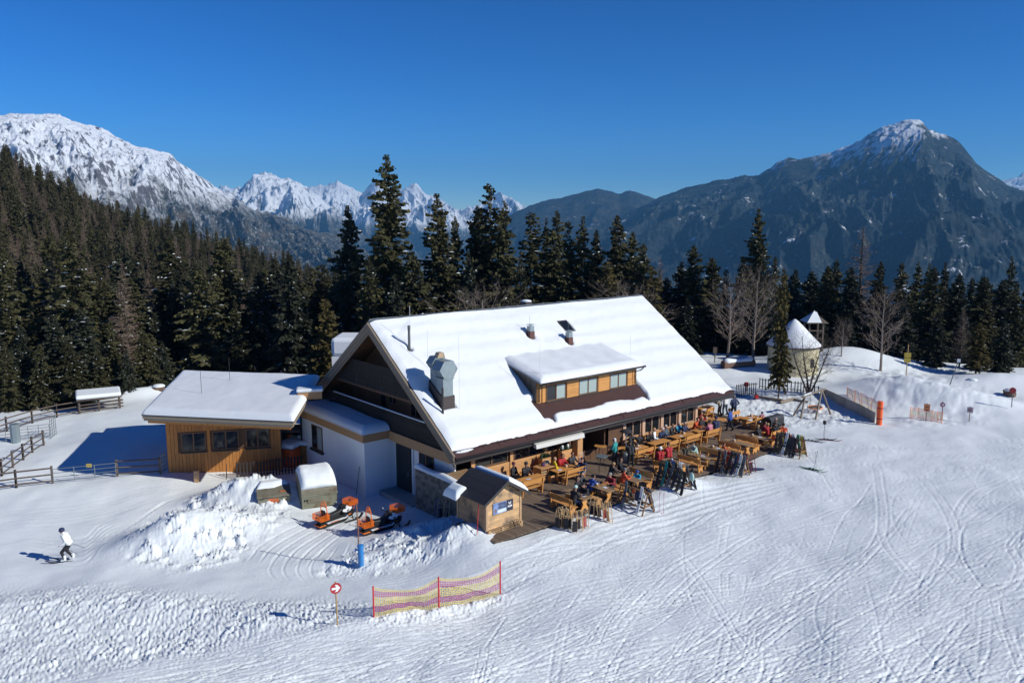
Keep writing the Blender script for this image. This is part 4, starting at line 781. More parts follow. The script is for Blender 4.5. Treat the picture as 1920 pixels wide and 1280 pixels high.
for px, py, d, k, wd, lb in (
    (727, 289, 84, 'tall', 1.05, 'tallest spruce, its ragged top far above the lodge ridge'), (655, 384, 87, 'dark', .85, 'dark spruce just left of the tallest spruce'),
    (540, 476, 82, 'dark', 1.0, 'broad blackish spruce behind the gap between hall and lodge'), (820, 362, 88, 'tall', .95, 'open-crowned brown-tipped spruce right of the tallest spruce'),
    (853, 405, 92, 'spruce', .9, 'narrow spruce between the brown-tipped spruce and the twin spruces'), (918, 344, 92, 'spruce', 1.0, 'spruce with the needle-thin top, taller of the twin spruces behind the ridge'), (945, 374, 90, 'tall', .95, 'shorter of the twin spruces behind the lodge ridge'),
    (893, 385, 94, 'spruce', .9, 'slim spruce touching the left side of the twin spruces'), (994, 398, 96, 'spruce', 1.0, 'spruce rising just right of the small ridge chimney'), (1043, 393, 96, 'tall', .85, 'highest spruce of the row right of the ridge chimney'),
    (1024, 408, 99, 'spruce', .8, 'thin spruce crowded between two taller ones right of the ridge chimney'), (1068, 414, 97, 'spruce', .85, 'thin spruce just right of the highest in the right-hand row'), (1092, 405, 96, 'spruce', 1.0, 'bushy spruce in the middle of the row behind the right roof half'), (1120, 430, 98, 'spruce', .95, 'lower spruce between the bushy one and the pointed one behind the roof'),
    (1158, 403, 95, 'spruce', 1.0, 'pointed spruce with a long leader above the right roof end'), (1188, 434, 97, 'spruce', .9, 'spruce just right of the pointed one above the right roof end'), (1207, 455, 93, 'spruce', 1.1, 'last spruce of the row above the right end of the ridge'), (1225, 500, 92, 'warm', 1.3, 'low olive spruce beside the right roof verge'),
    (690, 480, 80, 'spruce', .9, 'green spruce in front of the tallest one, above the gable peak'), (775, 470, 82, 'spruce', .9, 'spruce below the gap right of the tallest one'), (612, 560, 74, 'warm', 1.2, 'small light green spruce beside the rear snow roof'), (640, 500, 90, 'dark', .8, 'dark spruce half hidden behind the small light green one'),
    (590, 545, 96, 'dark', .8, 'dark spruce half hidden behind the broad blackish one'), (880, 470, 84, 'dark', .8, 'dark low spruce in front of the twin spruces'), (975, 480, 86, 'spruce', .9, 'low spruce behind the ridge chimney'), (1140, 490, 88, 'warm', 1.4, 'low olive spruce in front of the pointed spruce'), (740, 520, 78, 'dark', .8, 'low dark spruce behind the gable peak')):
    tree_px(k, px, py, d, lb, wd, G1)
G2 = 'conifers along the edge of the right-hand wood'
for px, py, d, k, wd, lb in (
    (1423, 391, 98, 'tall', .85, 'tallest spruce of the right-hand wood, above the two bare trees'), (1303, 459, 102, 'spruce', 1.1, 'broad spruce above the right lower end of the lodge roof'), (1338, 482, 104, 'spruce', 1.0, 'spruce between the broad one and the tallest of the right-hand wood'), (1360, 505, 100, 'spruce', .9, 'spruce behind the left bare tree'),
    (1275, 490, 106, 'dark', .9, 'dark spruce left of the broad one beyond the roof end'), (1252, 520, 104, 'dark', 1.0, 'low dark spruce beside the right end of the ridge'), (1238, 482, 116, 'larch', .8, 'thin bare larch beyond the right end of the ridge'), (1395, 480, 104, 'dark', .9, 'dark spruce just left of the tallest in the right-hand wood'),
    (1455, 480, 102, 'spruce', .9, 'spruce just right of the tallest in the right-hand wood'), (1490, 505, 106, 'dark', .9, 'dark spruce behind the chapel roof'), (1522, 508, 108, 'dark', .9, 'dark spruce above the small bell tower'), (1550, 498, 104, 'spruce', .9, 'spruce right of the bell tower'), (1568, 486, 110, 'spruce', .9, 'slender spruce between the bell tower and the tall larch'),
    (1620, 422, 108, 'larch', 1.5, 'tall bare brown larch above the right-hand wood'), (1595, 500, 102, 'dark', .9, 'dark spruce just left of the tall larch'), (1652, 490, 104, 'spruce', 1.0, 'spruce just right of the tall larch'), (1690, 492, 100, 'spruce', .95, 'snow-flecked spruce behind the yellow trail signs'), (1722, 490, 104, 'spruce', .9, 'spruce right of the yellow trail signs'),
    (1750, 500, 96, 'spruce', 1.0, 'wide spruce behind the hump of snow'), (1775, 491, 104, 'spruce', .9, 'highest spruce of the group near the right picture side'), (1800, 512, 98, 'dark', .9, 'dark spruce between the highest one and the big right one'), (1822, 520, 106, 'spruce', .9, 'spruce with even tiers above the leaning lamp'), (1848, 518, 100, 'spruce', 1.0, 'spruce right of the leaning lamp'),
    (1880, 525, 104, 'dark', 1.0, 'dark spruce above the far red sign'), (1908, 530, 100, 'spruce', 1.0, 'spruce at the right picture edge'), (1935, 520, 104, 'spruce', 1.0, 'spruce cut by the right picture edge'), (1838, 605, 84, 'warm', 1.5, 'small full spruce on the snow bank near the far signs'), (1808, 575, 88, 'larch', 1.0, 'small brown larch beside the full spruce on the bank'),
    (1700, 560, 92, 'dark', 1.0, 'low dark spruce just behind the yellow trail signs'), (1760, 585, 88, 'dark', 1.1, 'low dark spruce with snow left of the leaning lamp'), (1885, 600, 86, 'dark', 1.1, 'low dark spruce above the right snow bank'), (1660, 570, 98, 'dark', 1.0, 'low dark spruce behind the bare tree by the piste path'), (1595, 590, 96, 'dark', 1.0, 'low dark spruce right of the chapel'), (1450, 560, 94, 'dark', 1.1, 'low dark spruce behind the olive spruce of the playground'),
    (1390, 570, 103, 'dark', 1.1, 'low dark spruce between the two bare trees'), (1330, 560, 102, 'dark', 1.1, 'low dark spruce above the lower roof corner'), (1540, 590, 98, 'dark', 1.1, 'low dark spruce behind the bell tower'), (1290, 560, 96, 'dark', 1.0, 'low dark spruce beside the right roof verge')):
    tree_px(k, px, py, d, lb, wd, G2)
def tree_at(kind, px, pyb, z, pytop, lb, wide=1):
    p = gpt(px, pyb, z); q = at_y(px, pytop, p.y); return plant(kind, p.x, p.y, ztop=q.z, wide=wide, label=lb, sink=.1, vary=False)
tree_at('warm', 1459, 750, -.2, 505, 'lone olive spruce inside the playground fence', .62)
tree_at('multi', 1516, 738, -.1, 628, 'bare many-stemmed tree beside the log swing', 1.1)
tree_at('leafless', 1363, 671, .3, 528, 'left of the two bare grey trees before the wood'); tree_at('leafless', 1414, 682, .3, 512, 'right of the two bare grey trees before the wood')
tree_at('leafless', 1649, 694, .2, 548, 'round-crowned bare tree by the piste path'); tree_at('leafless', 1577, 688, .2, 600, 'small bare tree right of the chapel')
for px, d, pt, lb in ((905, 80, 545, 'leafless brown bush above the left half of the lodge ridge'), (1180, 84, 535, 'leafless brown bush above the right end of the lodge ridge')): tree_px('leafless', px, pt, d, lb, 1.3)
# left-hand mountainside wood: the nearest as trees of their own
def spot(px, k): return ('left edge of the picture', 'wooded slope left of the hall', 'slope behind the timber hall', 'slope behind the hall roof end')[min(3, int(px//170))]
placed = 0; cand = []
for px, py, d, k, lb in ((200, 533, 84, 'spruce', 'broad snow-edged spruce above the hay feeder'), (245, 560, 87, 'spruce', 'spruce with white branch ends right of the broad one above the hay feeder'), (120, 560, 83, 'dark', 'dark spruce above the far corner of the paddock'), (60, 572, 80, 'spruce', 'spruce above the metal gate of the paddock'),
    (15, 560, 79, 'spruce', 'spruce at the left picture edge above the rail fence'), (330, 505, 90, 'dark', 'dark spruce behind the left end of the hall roof'), (375, 500, 88, 'spruce', 'olive spruce behind the middle of the hall roof'), (415, 492, 94, 'larch', 'brown larch behind the middle of the hall roof'), (485, 512, 90, 'dark', 'dark spruce behind the right half of the hall roof'), (160, 600, 90, 'dark', 'low dark spruce behind the hay feeder'), (290, 585, 88, 'dark', 'low dark spruce behind the row of boulders'), (440, 560, 88, 'spruce', 'small spruce between the larch and the dark spruce behind the hall'), (90, 640, 79, 'dark', 'low dark spruce touching the paddock fence'), (20, 650, 77, 'dark', 'low dark spruce behind the left end of the paddock fence'), (575, 590, 84, 'dark', 'low dark spruce behind the right end of the hall roof'),
    (8, 640, 70, 'spruce', 'spruce right behind the left end of the long rail fence'), (38, 610, 72, 'dark', 'dark spruce just behind the steel gates'), (70, 645, 71, 'spruce', 'bushy spruce behind the long rail fence, left of the tall thin-trunked one'), (96, 590, 73, 'dark', 'tall dark spruce behind the middle of the long rail fence'), (128, 640, 72, 'spruce', 'spruce behind the right end of the long rail fence'), (152, 575, 75, 'dark', 'tall dark spruce just left of the hay feeder roof'),
    (182, 650, 74, 'spruce', 'low spruce directly behind the hay feeder'), (208, 600, 76, 'spruce', 'spruce above the right end of the hay feeder'), (236, 655, 75, 'dark', 'low dark spruce between the hay feeder and the boulders'), (268, 620, 78, 'spruce', 'spruce behind the brown boulders'), (305, 640, 79, 'dark', 'dark spruce touching the left hall roof corner'), (-20, 600, 72, 'dark', 'dark spruce cut by the left picture edge above the rail fence')):
    tree_px(k, px, py, d, lb, 1.05, 'conifers at the foot of the mountainside')
tries = 0; far_pts = []
cells = {}
while tries < 30000 and (placed < 195 or len(far_pts) < 1500):
    tries += 1
    y = RT.uniform(80, 430); px = RT.uniform(-330, 700); x = (px-960)/FPX*y*1.01
    if y > 320 and RT.random() < .35: continue
    z = float(base_z(np.array([x]), np.array([y]))[0])
    dmin = 2.7 if y < 200 else 3.4; ck = (int(x//4), int(y//4))
    if any((x-a)**2+(y-b)**2 < dmin*dmin for i in (-1, 0, 1) for j in (-1, 0, 1) for a, b in cells.get((ck[0]+i, ck[1]+j), [])): continue
    if y < 92 and px > 250: continue
    if fbm(np.array([x/14]), np.array([y/14]), 3, 77)[0] > .42: continue
    if -72 < px-30 < 40 and 95 < y < 108 and RT.random() < .8: continue
    cells.setdefault(ck, []).append((x, y)); cand.append((y, x, z, px))
cand.sort()
for y, x, z, px in cand:
    if placed < 195 and -30 < px < 640:
        r = RT.random(); k = 'larch' if r < .20 else ('dark' if r < .34 else ('spruce' if y < 105 else 'far')); placed += 1
        plant(k, x, y, H=RT.uniform(12, 19)*(1 if k != 'larch' else .9), label=('bare brown larch' if k == 'larch' else 'dark green spruce')+' in the dense wood on the '+spot(px, 0), group=('larches' if k == 'larch' else 'spruces')+' on the mountainside')
    else: far_pts.append((x, y, z))
# trees beyond the rim, behind the lodge and on the right, merging into one mass of forest
for _ in range(900):
    y = RT.uniform(112, 300); px = RT.uniform(560, 2150); x = (px-960)/FPX*y*1.01; far_pts.append((x, y, float(base_z(np.array([x]), np.array([y]))[0])))
fm = bpy.data.meshes.new('forest'); fm.from_pydata([(a, b, c-.3) for a, b, c in far_pts], [], []); forest = link(bpy.data.objects.new('forest', fm)); forest['kind'] = 'stuff'
ng = bpy.data.node_groups.new('forest_scatter', 'GeometryNodeTree'); ng.interface.new_socket('Geometry', in_out='INPUT', socket_type='NodeSocketGeometry'); ng.interface.new_socket('Geometry', in_out='OUTPUT', socket_type='NodeSocketGeometry')
gn, gl = ng.nodes, ng.links; gi = gn.new('NodeGroupInput'); go = gn.new('NodeGroupOutput'); jg = gn.new('GeometryNodeJoinGeometry')
for kd in ('far', 'far', 'spruce', 'larch', 'larch', 'far'):
    for t in TREE_NAMES[kd][:2]:
        c = [o for o in KIDS(t[0]) if o.name.startswith('crown')][0]; oi = gn.new('GeometryNodeObjectInfo'); oi.inputs['Object'].default_value = c; oi.inputs['As Instance'].default_value = True; oi.transform_space = 'ORIGINAL'; gl.new(oi.outputs['Geometry'], jg.inputs[0])
iop = gn.new('GeometryNodeInstanceOnPoints'); iop.inputs['Pick Instance'].default_value = True
def rv_(t, a, b, s):
    n = gn.new('FunctionNodeRandomValue'); n.data_type = t
    i = {'FLOAT': (2, 3), 'INT': (4, 5), 'FLOAT_VECTOR': (0, 1)}[t]; n.inputs[i[0]].default_value = a; n.inputs[i[1]].default_value = b; n.inputs['Seed'].default_value = s; return n.outputs[{'FLOAT': 1, 'INT': 2, 'FLOAT_VECTOR': 0}[t]]
mp_ = gn.new('GeometryNodeMeshToPoints'); gl.new(gi.outputs[0], mp_.inputs[0]); gl.new(mp_.outputs[0], iop.inputs['Points']); gl.new(jg.outputs[0], iop.inputs['Instance'])
gl.new(rv_('INT', 0, 11, 3), iop.inputs['Instance Index']); gl.new(rv_('FLOAT_VECTOR', (0, 0, 0), (0, 0, 6.28), 5), iop.inputs['Rotation']); gl.new(rv_('FLOAT', .62, .98, 7), iop.inputs['Scale']); gl.new(iop.outputs[0], go.inputs[0])
forest.modifiers.new('scatter', 'NODES').node_group = ng
print('trees', NT, 'placed', placed, 'forest', len(far_pts), 'tries', tries)
# ------------------------------------------------------------ people
FAB = {'black': (.014, .014, .017), 'navy': (.018, .03, .085), 'blue': (.02, .075, .32), 'teal': (.02, .27, .25), 'cyan': (.02, .30, .46), 'red': (.42, .02, .025), 'dark_red': (.20, .012, .02), 'orange': (.55, .075, .02), 'pink': (.55, .20, .26),
       'grey': (.13, .145, .16), 'slate': (.06, .085, .11), 'olive': (.075, .07, .045), 'beige': (.36, .32, .25), 'white': (.72, .73, .72), 'mint': (.42, .60, .52), 'yellow': (.62, .46, .02), 'denim': (.06, .12, .25), 'green': (.06, .33, .13), 'maroon': (.11, .02, .03), 'charcoal': (.035, .036, .04), 'brown': (.09, .05, .03), 'purple': (.09, .03, .12)}
for k, c in FAB.items(): M['f_'+k] = mat('fabric_'+k, c, .75, .12, 20)
M['skin'] = mat('skin', (.46, .25, .17), .55, .05, 8); M['lens'] = mat('goggle_lens', (.01, .01, .012), .1)
HAIR = {'brown': (.045, .024, .012), 'blond': (.36, .23, .10), 'grey': (.30, .29, .28), 'black': (.01, .009, .008), 'white': (.55, .54, .52)}
for k, c in HAIR.items(): M['h_'+k] = mat('hair_'+k, c, .7, .2, 25)
def capsule(mb, a, ra, b, rb, n=10):
    a, b = Vector(a), Vector(b); t = b-a; L = t.length; t = t/L if L > 1e-6 else Vector((0, 0, 1))
    pts, rs = [], []
    for i in range(4): q = PI/2*(1-i/3.0); pts.append(a-t*ra*math.sin(q)); rs.append(max(.001, ra*math.cos(q)))
    for i in range(4): q = PI/2*i/3.0; pts.append(b+t*rb*math.sin(q)); rs.append(max(.001, rb*math.cos(q)))
    mb.tube(pts, rs, n)
def figure(J, name):
    caps = []                                    # (a, ra, b, rb, zone)  0 jacket 1 trousers 2 skin 3 boots
    def c(a, ra, b, rb, z): caps.append((Vector(a), ra, Vector(b), rb, z))
    V = {k: Vector(v) for k, v in J.items()}
    P, C_, N_, H = V['pelvis'], V['chest'], V['neck'], V['head']; up = (C_-P).normalized(); fw = V.get('fw', Vector((0, -1, 0))); hf = (V['look'].normalized() if 'look' in V else fw)
    for s, S in ((-1, 'L'), (1, 'R')):
        sx = Vector((s, 0, 0))
        c(P+sx*.085, .135, P+up*.18+sx*.08, .125, 0); c(P+up*.18+sx*.08, .125, C_+sx*.095, .125, 0); c(C_+sx*.08, .12, C_+up*.13+sx*.15, .075, 0)
        sh, el, wr = V['sh'+S], V['el'+S], V['wr'+S]; c(sh, .072, el, .056, 0); c(el, .056, wr, .043, 0)
        hd = V['hd'+S].normalized(); side = hd.cross(Vector((0, 0, 1))); side = side.normalized() if side.length > .1 else Vector((1, 0, 0)); pn = side.cross(hd)
        pm = wr+hd*.055; c(wr+hd*.01, .030, pm, .033, 2)
        for i, (o, L) in enumerate(((-.030, .062), (-.010, .072), (.010, .070), (.030, .055))):
            b0 = pm+side*o+hd*.02; k = b0+hd*L*.55-pn*.006; c(b0, .0105, k, .0100, 2); c(k, .0100, k+hd*L*.4-pn*L*.35, .0088, 2)
        tb = wr+hd*.03-side*s*.03; c(tb, .013, tb+hd*.04-side*s*.03-pn*.01, .010, 2)
        hp, kn, an = V['hp'+S], V['kn'+S], V['an'+S]; c(P+sx*.09, .125, hp, .11, 1); c(hp, .105, kn, .076, 1); c(kn, .074, an, .058, 1)
        ft = V.get('ft'+S, fw); c(an+Vector((0, 0, -.03)), .062, an+Vector((0, 0, -.06))+ft*.16, .048, 3); c(an, .06, an+Vector((0, 0, .16)), .063, 3)
        c(H+sx*.088-Vector((0, 0, .01)), .014, H+sx*.092+Vector((0, 0, .025)), .012, 2)
    c(N_-up*.05, .062, H-Vector((0, 0, .06)), .055, 2); c(H-hf*.015+Vector((0, 0, .03)), .098, H-hf*.005-Vector((0, 0, .005)), .088, 2); c(H+hf*.03-Vector((0, 0, .06)), .062, H+hf*.04-Vector((0, 0, .085)), .045, 2)
    c(H+hf*.088+Vector((0, 0, .01)), .010, H+hf*.112-Vector((0, 0, .022)), .014, 2); c(N_-up*.06, .085, N_+up*.01, .068, 0)
    ls = hf.cross(Vector((0, 0, 1))).normalized(); c(H+hf*.088-ls*.02-Vector((0, 0, .062)), .010, H+hf*.088+ls*.02-Vector((0, 0, .062)), .010, 2)
    for s in (-1, 1): c(H+hf*.086+ls*s*.022+Vector((0, 0, .026)), .012, H+hf*.080+ls*s*.046+Vector((0, 0, .026)), .011, 2)
    mb = MB()
    for a, ra, b, rb, z in caps: capsule(mb, a, ra, b, rb)
    o = link(bpy.data.objects.new('tmp', mb.mesh('tmp'))); r = o.modifiers.new('r', 'REMESH'); r.mode = 'VOXEL'; r.voxel_size = .0145; sm = o.modifiers.new('s', 'SMOOTH'); sm.iterations = 2; sm.factor = .4
    dg = bpy.context.evaluated_depsgraph_get(); me = bpy.data.meshes.new_from_object(o.evaluated_get(dg)); COL.objects.unlink(o); bpy.data.objects.remove(o); me.name = name
    co = np.empty(len(me.vertices)*3, np.float32); me.vertices.foreach_get('co', co); co = co.reshape(-1, 3); best = np.full(len(co), 1e9); zone = np.zeros(len(co), int)
    for a, ra, b, rb, z in caps:
        A = np.array(a); d = np.array(b)-A; t = np.clip(((co-A)@d)/max(1e-9, d@d), 0, 1); ds = np.linalg.norm(co-A-t[:, None]*d, axis=1)-(ra+(rb-ra)*t); m = ds < best; best[m] = ds[m]; zone[m] = z
    n = len(me.polygons); lt = np.empty(n, np.int32); ls_ = np.empty(n, np.int32); me.polygons.foreach_get('loop_start', ls_); vi = np.empty(len(me.loops), np.int32); me.loops.foreach_get('vertex_index', vi)
    me.materials.clear()
    for k in ('f_black', 'f_charcoal', 'skin', 'f_black'): me.materials.append(M[k])
    me.polygons.foreach_set('material_index', zone[vi[ls_]].astype(np.int32)); me.polygons.foreach_set('use_smooth', np.ones(n, bool)); me.update(); return me
def sit(lean=.0, arms='table', twist=0, hx=0, hz=0):
    p = (0, .05, .58); l = lean; ch = (0, .05-.34*l, .58+.34*math.cos(l)); nk = (hx*.5, ch[1]-.14*l-.01, ch[2]+.19); hd = (hx, nk[1]-.10*l-.03, nk[2]+.17+hz)
    J = dict(pelvis=p, chest=ch, neck=nk, head=hd, look=(twist, -1, -.15*0))
    for s, S in ((-1, 'L'), (1, 'R')):
        sh = (s*.20, ch[1]-.02, ch[2]+.11); J['sh'+S] = sh
        if arms == 'table': el, wr, h = (s*.25, sh[1]-.16, .80), (s*.12, sh[1]-.37, .83), (-s*.25, -1, 0)
        elif arms == 'cup': el, wr, h = ((s*.26, sh[1]-.15, .80), (s*.10, sh[1]-.37, .83), (-s*.3, -1, 0)) if s < 0 else ((s*.27, sh[1]-.20, .86), (s*.10, sh[1]-.26, 1.08), (-.3, -.1, 1))
        elif arms == 'lap': el, wr, h = (s*.26, sh[1]-.06, .74), (s*.10, sh[1]-.26, .68), (-s*.5, -1, -.2)
        else: el, wr, h = (s*.28, sh[1]-.02, .80), (s*.26, sh[1]-.22, .72), (0, -1, -.3)
        J['el'+S] = el; J['wr'+S] = wr; J['hd'+S] = h; J['hp'+S] = (s*.10, -.02, .55); J['kn'+S] = (s*.12, -.42, .53); J['an'+S] = (s*.12, -.40, .12)
    return J
def stand(lean=.0, arms='down', step=.0, look=0, bend=.0):
    J = dict(pelvis=(0, .02+bend*.25, .97-bend*.03), chest=(0, .01-.36*lean, .97-bend*.03+.34*math.cos(lean)), look=(look, -1, 0)); c = Vector(J['chest']); J['neck'] = (0, c.y-.15*lean, c.z+.20-.08*lean); n = Vector(J['neck']); J['head'] = (0, n.y-.05-.12*lean, n.z+.155-.06*lean)
    for s, S in ((-1, 'L'), (1, 'R')):
        sh = Vector((s*.20, c.y, c.z+.11)); J['sh'+S] = sh
        if arms == 'down': el, wr, h = (s*.27, sh.y+.02, sh.z-.29), (s*.26, sh.y-.08, sh.z-.54), (0, -.15, -1)
        elif arms == 'front': el, wr, h = (s*.27, sh.y-.06, sh.z-.28), (s*.12, sh.y-.30, sh.z-.25), (-s*.3, -1, .1)
        elif arms == 'hips': el, wr, h = (s*.36, sh.y+.08, sh.z-.24), (s*.20, sh.y-.03, sh.z-.42), (-s*.8, -.6, -.2)
        else: el, wr, h = (s*.26, sh.y+.12, sh.z-.28), (s*.28, sh.y-.10, sh.z-.45), (0, -1, -.5)
        J['el'+S] = el; J['wr'+S] = wr; J['hd'+S] = h; k = s*step
        J['hp'+S] = (s*.10, .02+bend*.2, .90-bend*.04); J['kn'+S] = (s*.12, -.03-k*.5-bend*.35, .50-bend*.02); J['an'+S] = (s*.13, .03-k+bend*.05, .12)
    return J
POSE = {'a': sit(.10, 'table'), 'b': sit(.30, 'table', .5), 'c': sit(-.05, 'lap', -.5), 'd': sit(.02, 'cup', .2), 'e': sit(.45, 'table', -.2), 's': stand(.03, 'front', .08, .3), 't': stand(.0, 'hips', .10, -.3), 'u': stand(.28, 'front', .06, 0), 'v': stand(.05, 'down', .16, .4), 'k': stand(.22, 'pole', .14, 0, .35)}
FIG = {k: figure(J, 'body') for k, J in POSE.items()}
def cap_mesh(kind):
    mb = MB()
    if kind == 'hair': prof = [(.098, -.03), (.106, .03), (.098, .085), (.06, .122), (.01, .132)]
    elif kind == 'long': prof = [(.095, -.17), (.112, -.05), (.11, .03), (.10, .085), (.06, .123), (.01, .134)]
    elif kind == 'beanie': prof = [(.108, .015), (.112, .05), (.105, .10), (.07, .15), (.02, .175), (.005, .178)]
    elif kind == 'helmet': prof = [(.118, -.03), (.128, .03), (.122, .09), (.085, .14), (.02, .16), (.005, .161)]
    else: prof = [(.105, .02), (.108, .06), (.09, .11), (.03, .125), (.005, .127)]
    mb.lathe(prof, 14); me = mb.mesh(kind, True)
    if kind != 'hair' and kind != 'cap': return me
    return me
CAPS = {}
for kind in ('hair', 'long', 'beanie', 'helmet', 'cap'):
    me = cap_mesh(kind); co = np.array([v.co for v in me.vertices])
    if kind in ('hair', 'long'):                       # leave the face free
        for v in me.vertices:
            if v.co.y < -.03 and v.co.z < .05: v.co.y = max(v.co.y, -.012); v.co.z = max(v.co.z, -.02 if kind == 'hair' else v.co.z)
    me.materials.append(M['h_brown']); CAPS[kind] = me
GOG = setm(MB().prism([(-.075, .015), (-.07, .05), (.07, .05), (.075, .015), (.02, .010), (0, .022), (-.02, .010)], 'y', -.115, -.085).mesh('goggles'), 'lens')
def person(px, py, z, pose, face, jacket, trousers, head, headcol, label, sc=1.0, ground_z=None, goggles=False, loc=None, group='guests on the terrace', boots='black'):
    if loc is None:
        q = at(px, py, z); loc = (q.x, q.y, 0.004 if ground_z is None else ground_z)
    a = HROT+rad(face) if group else rad(face)
    o = thing('person', label, 'person', loc, a, group); o.scale = (sc*1.14, sc*1.14, sc*1.05)
    b = link(bpy.data.objects.new('body', FIG[pose])); b.parent = o
    for i, m in enumerate(('f_'+jacket, 'f_'+trousers, 'skin', 'f_'+boots)): b.material_slots[i].link = 'OBJECT'; b.material_slots[i].material = M[m]
    H = Vector(POSE[pose]['head']); lk = Vector(POSE[pose]['look']); rz = math.atan2(lk.x, -lk.y)
    h = link(bpy.data.objects.new({'hair': 'hair', 'long': 'hair', 'beanie': 'beanie', 'helmet': 'helmet', 'cap': 'cap'}[head], CAPS[head])); h.parent = o; h.location = H+Vector((0, .012, .01)); h.rotation_euler = (0, 0, rz)
    h.material_slots[0].link = 'OBJECT'; h.material_slots[0].material = M['h_'+headcol] if head in ('hair', 'long') else M['f_'+headcol]
    if goggles: g = link(bpy.data.objects.new('sunglasses', GOG)); g.parent = o; g.location = H; g.rotation_euler = (0, 0, rz)
    return o
T1 = lambda X, Y: (960+X/6.857, 780+Y/6.857); T2 = lambda X, Y: (1160+X/6.857, 740+Y/6.857); T3 = lambda X, Y: (1330+X/6.857, 700+Y/6.857)
def hloc(p): q = p-HO; return q.dot(HX), q.dot(HY)
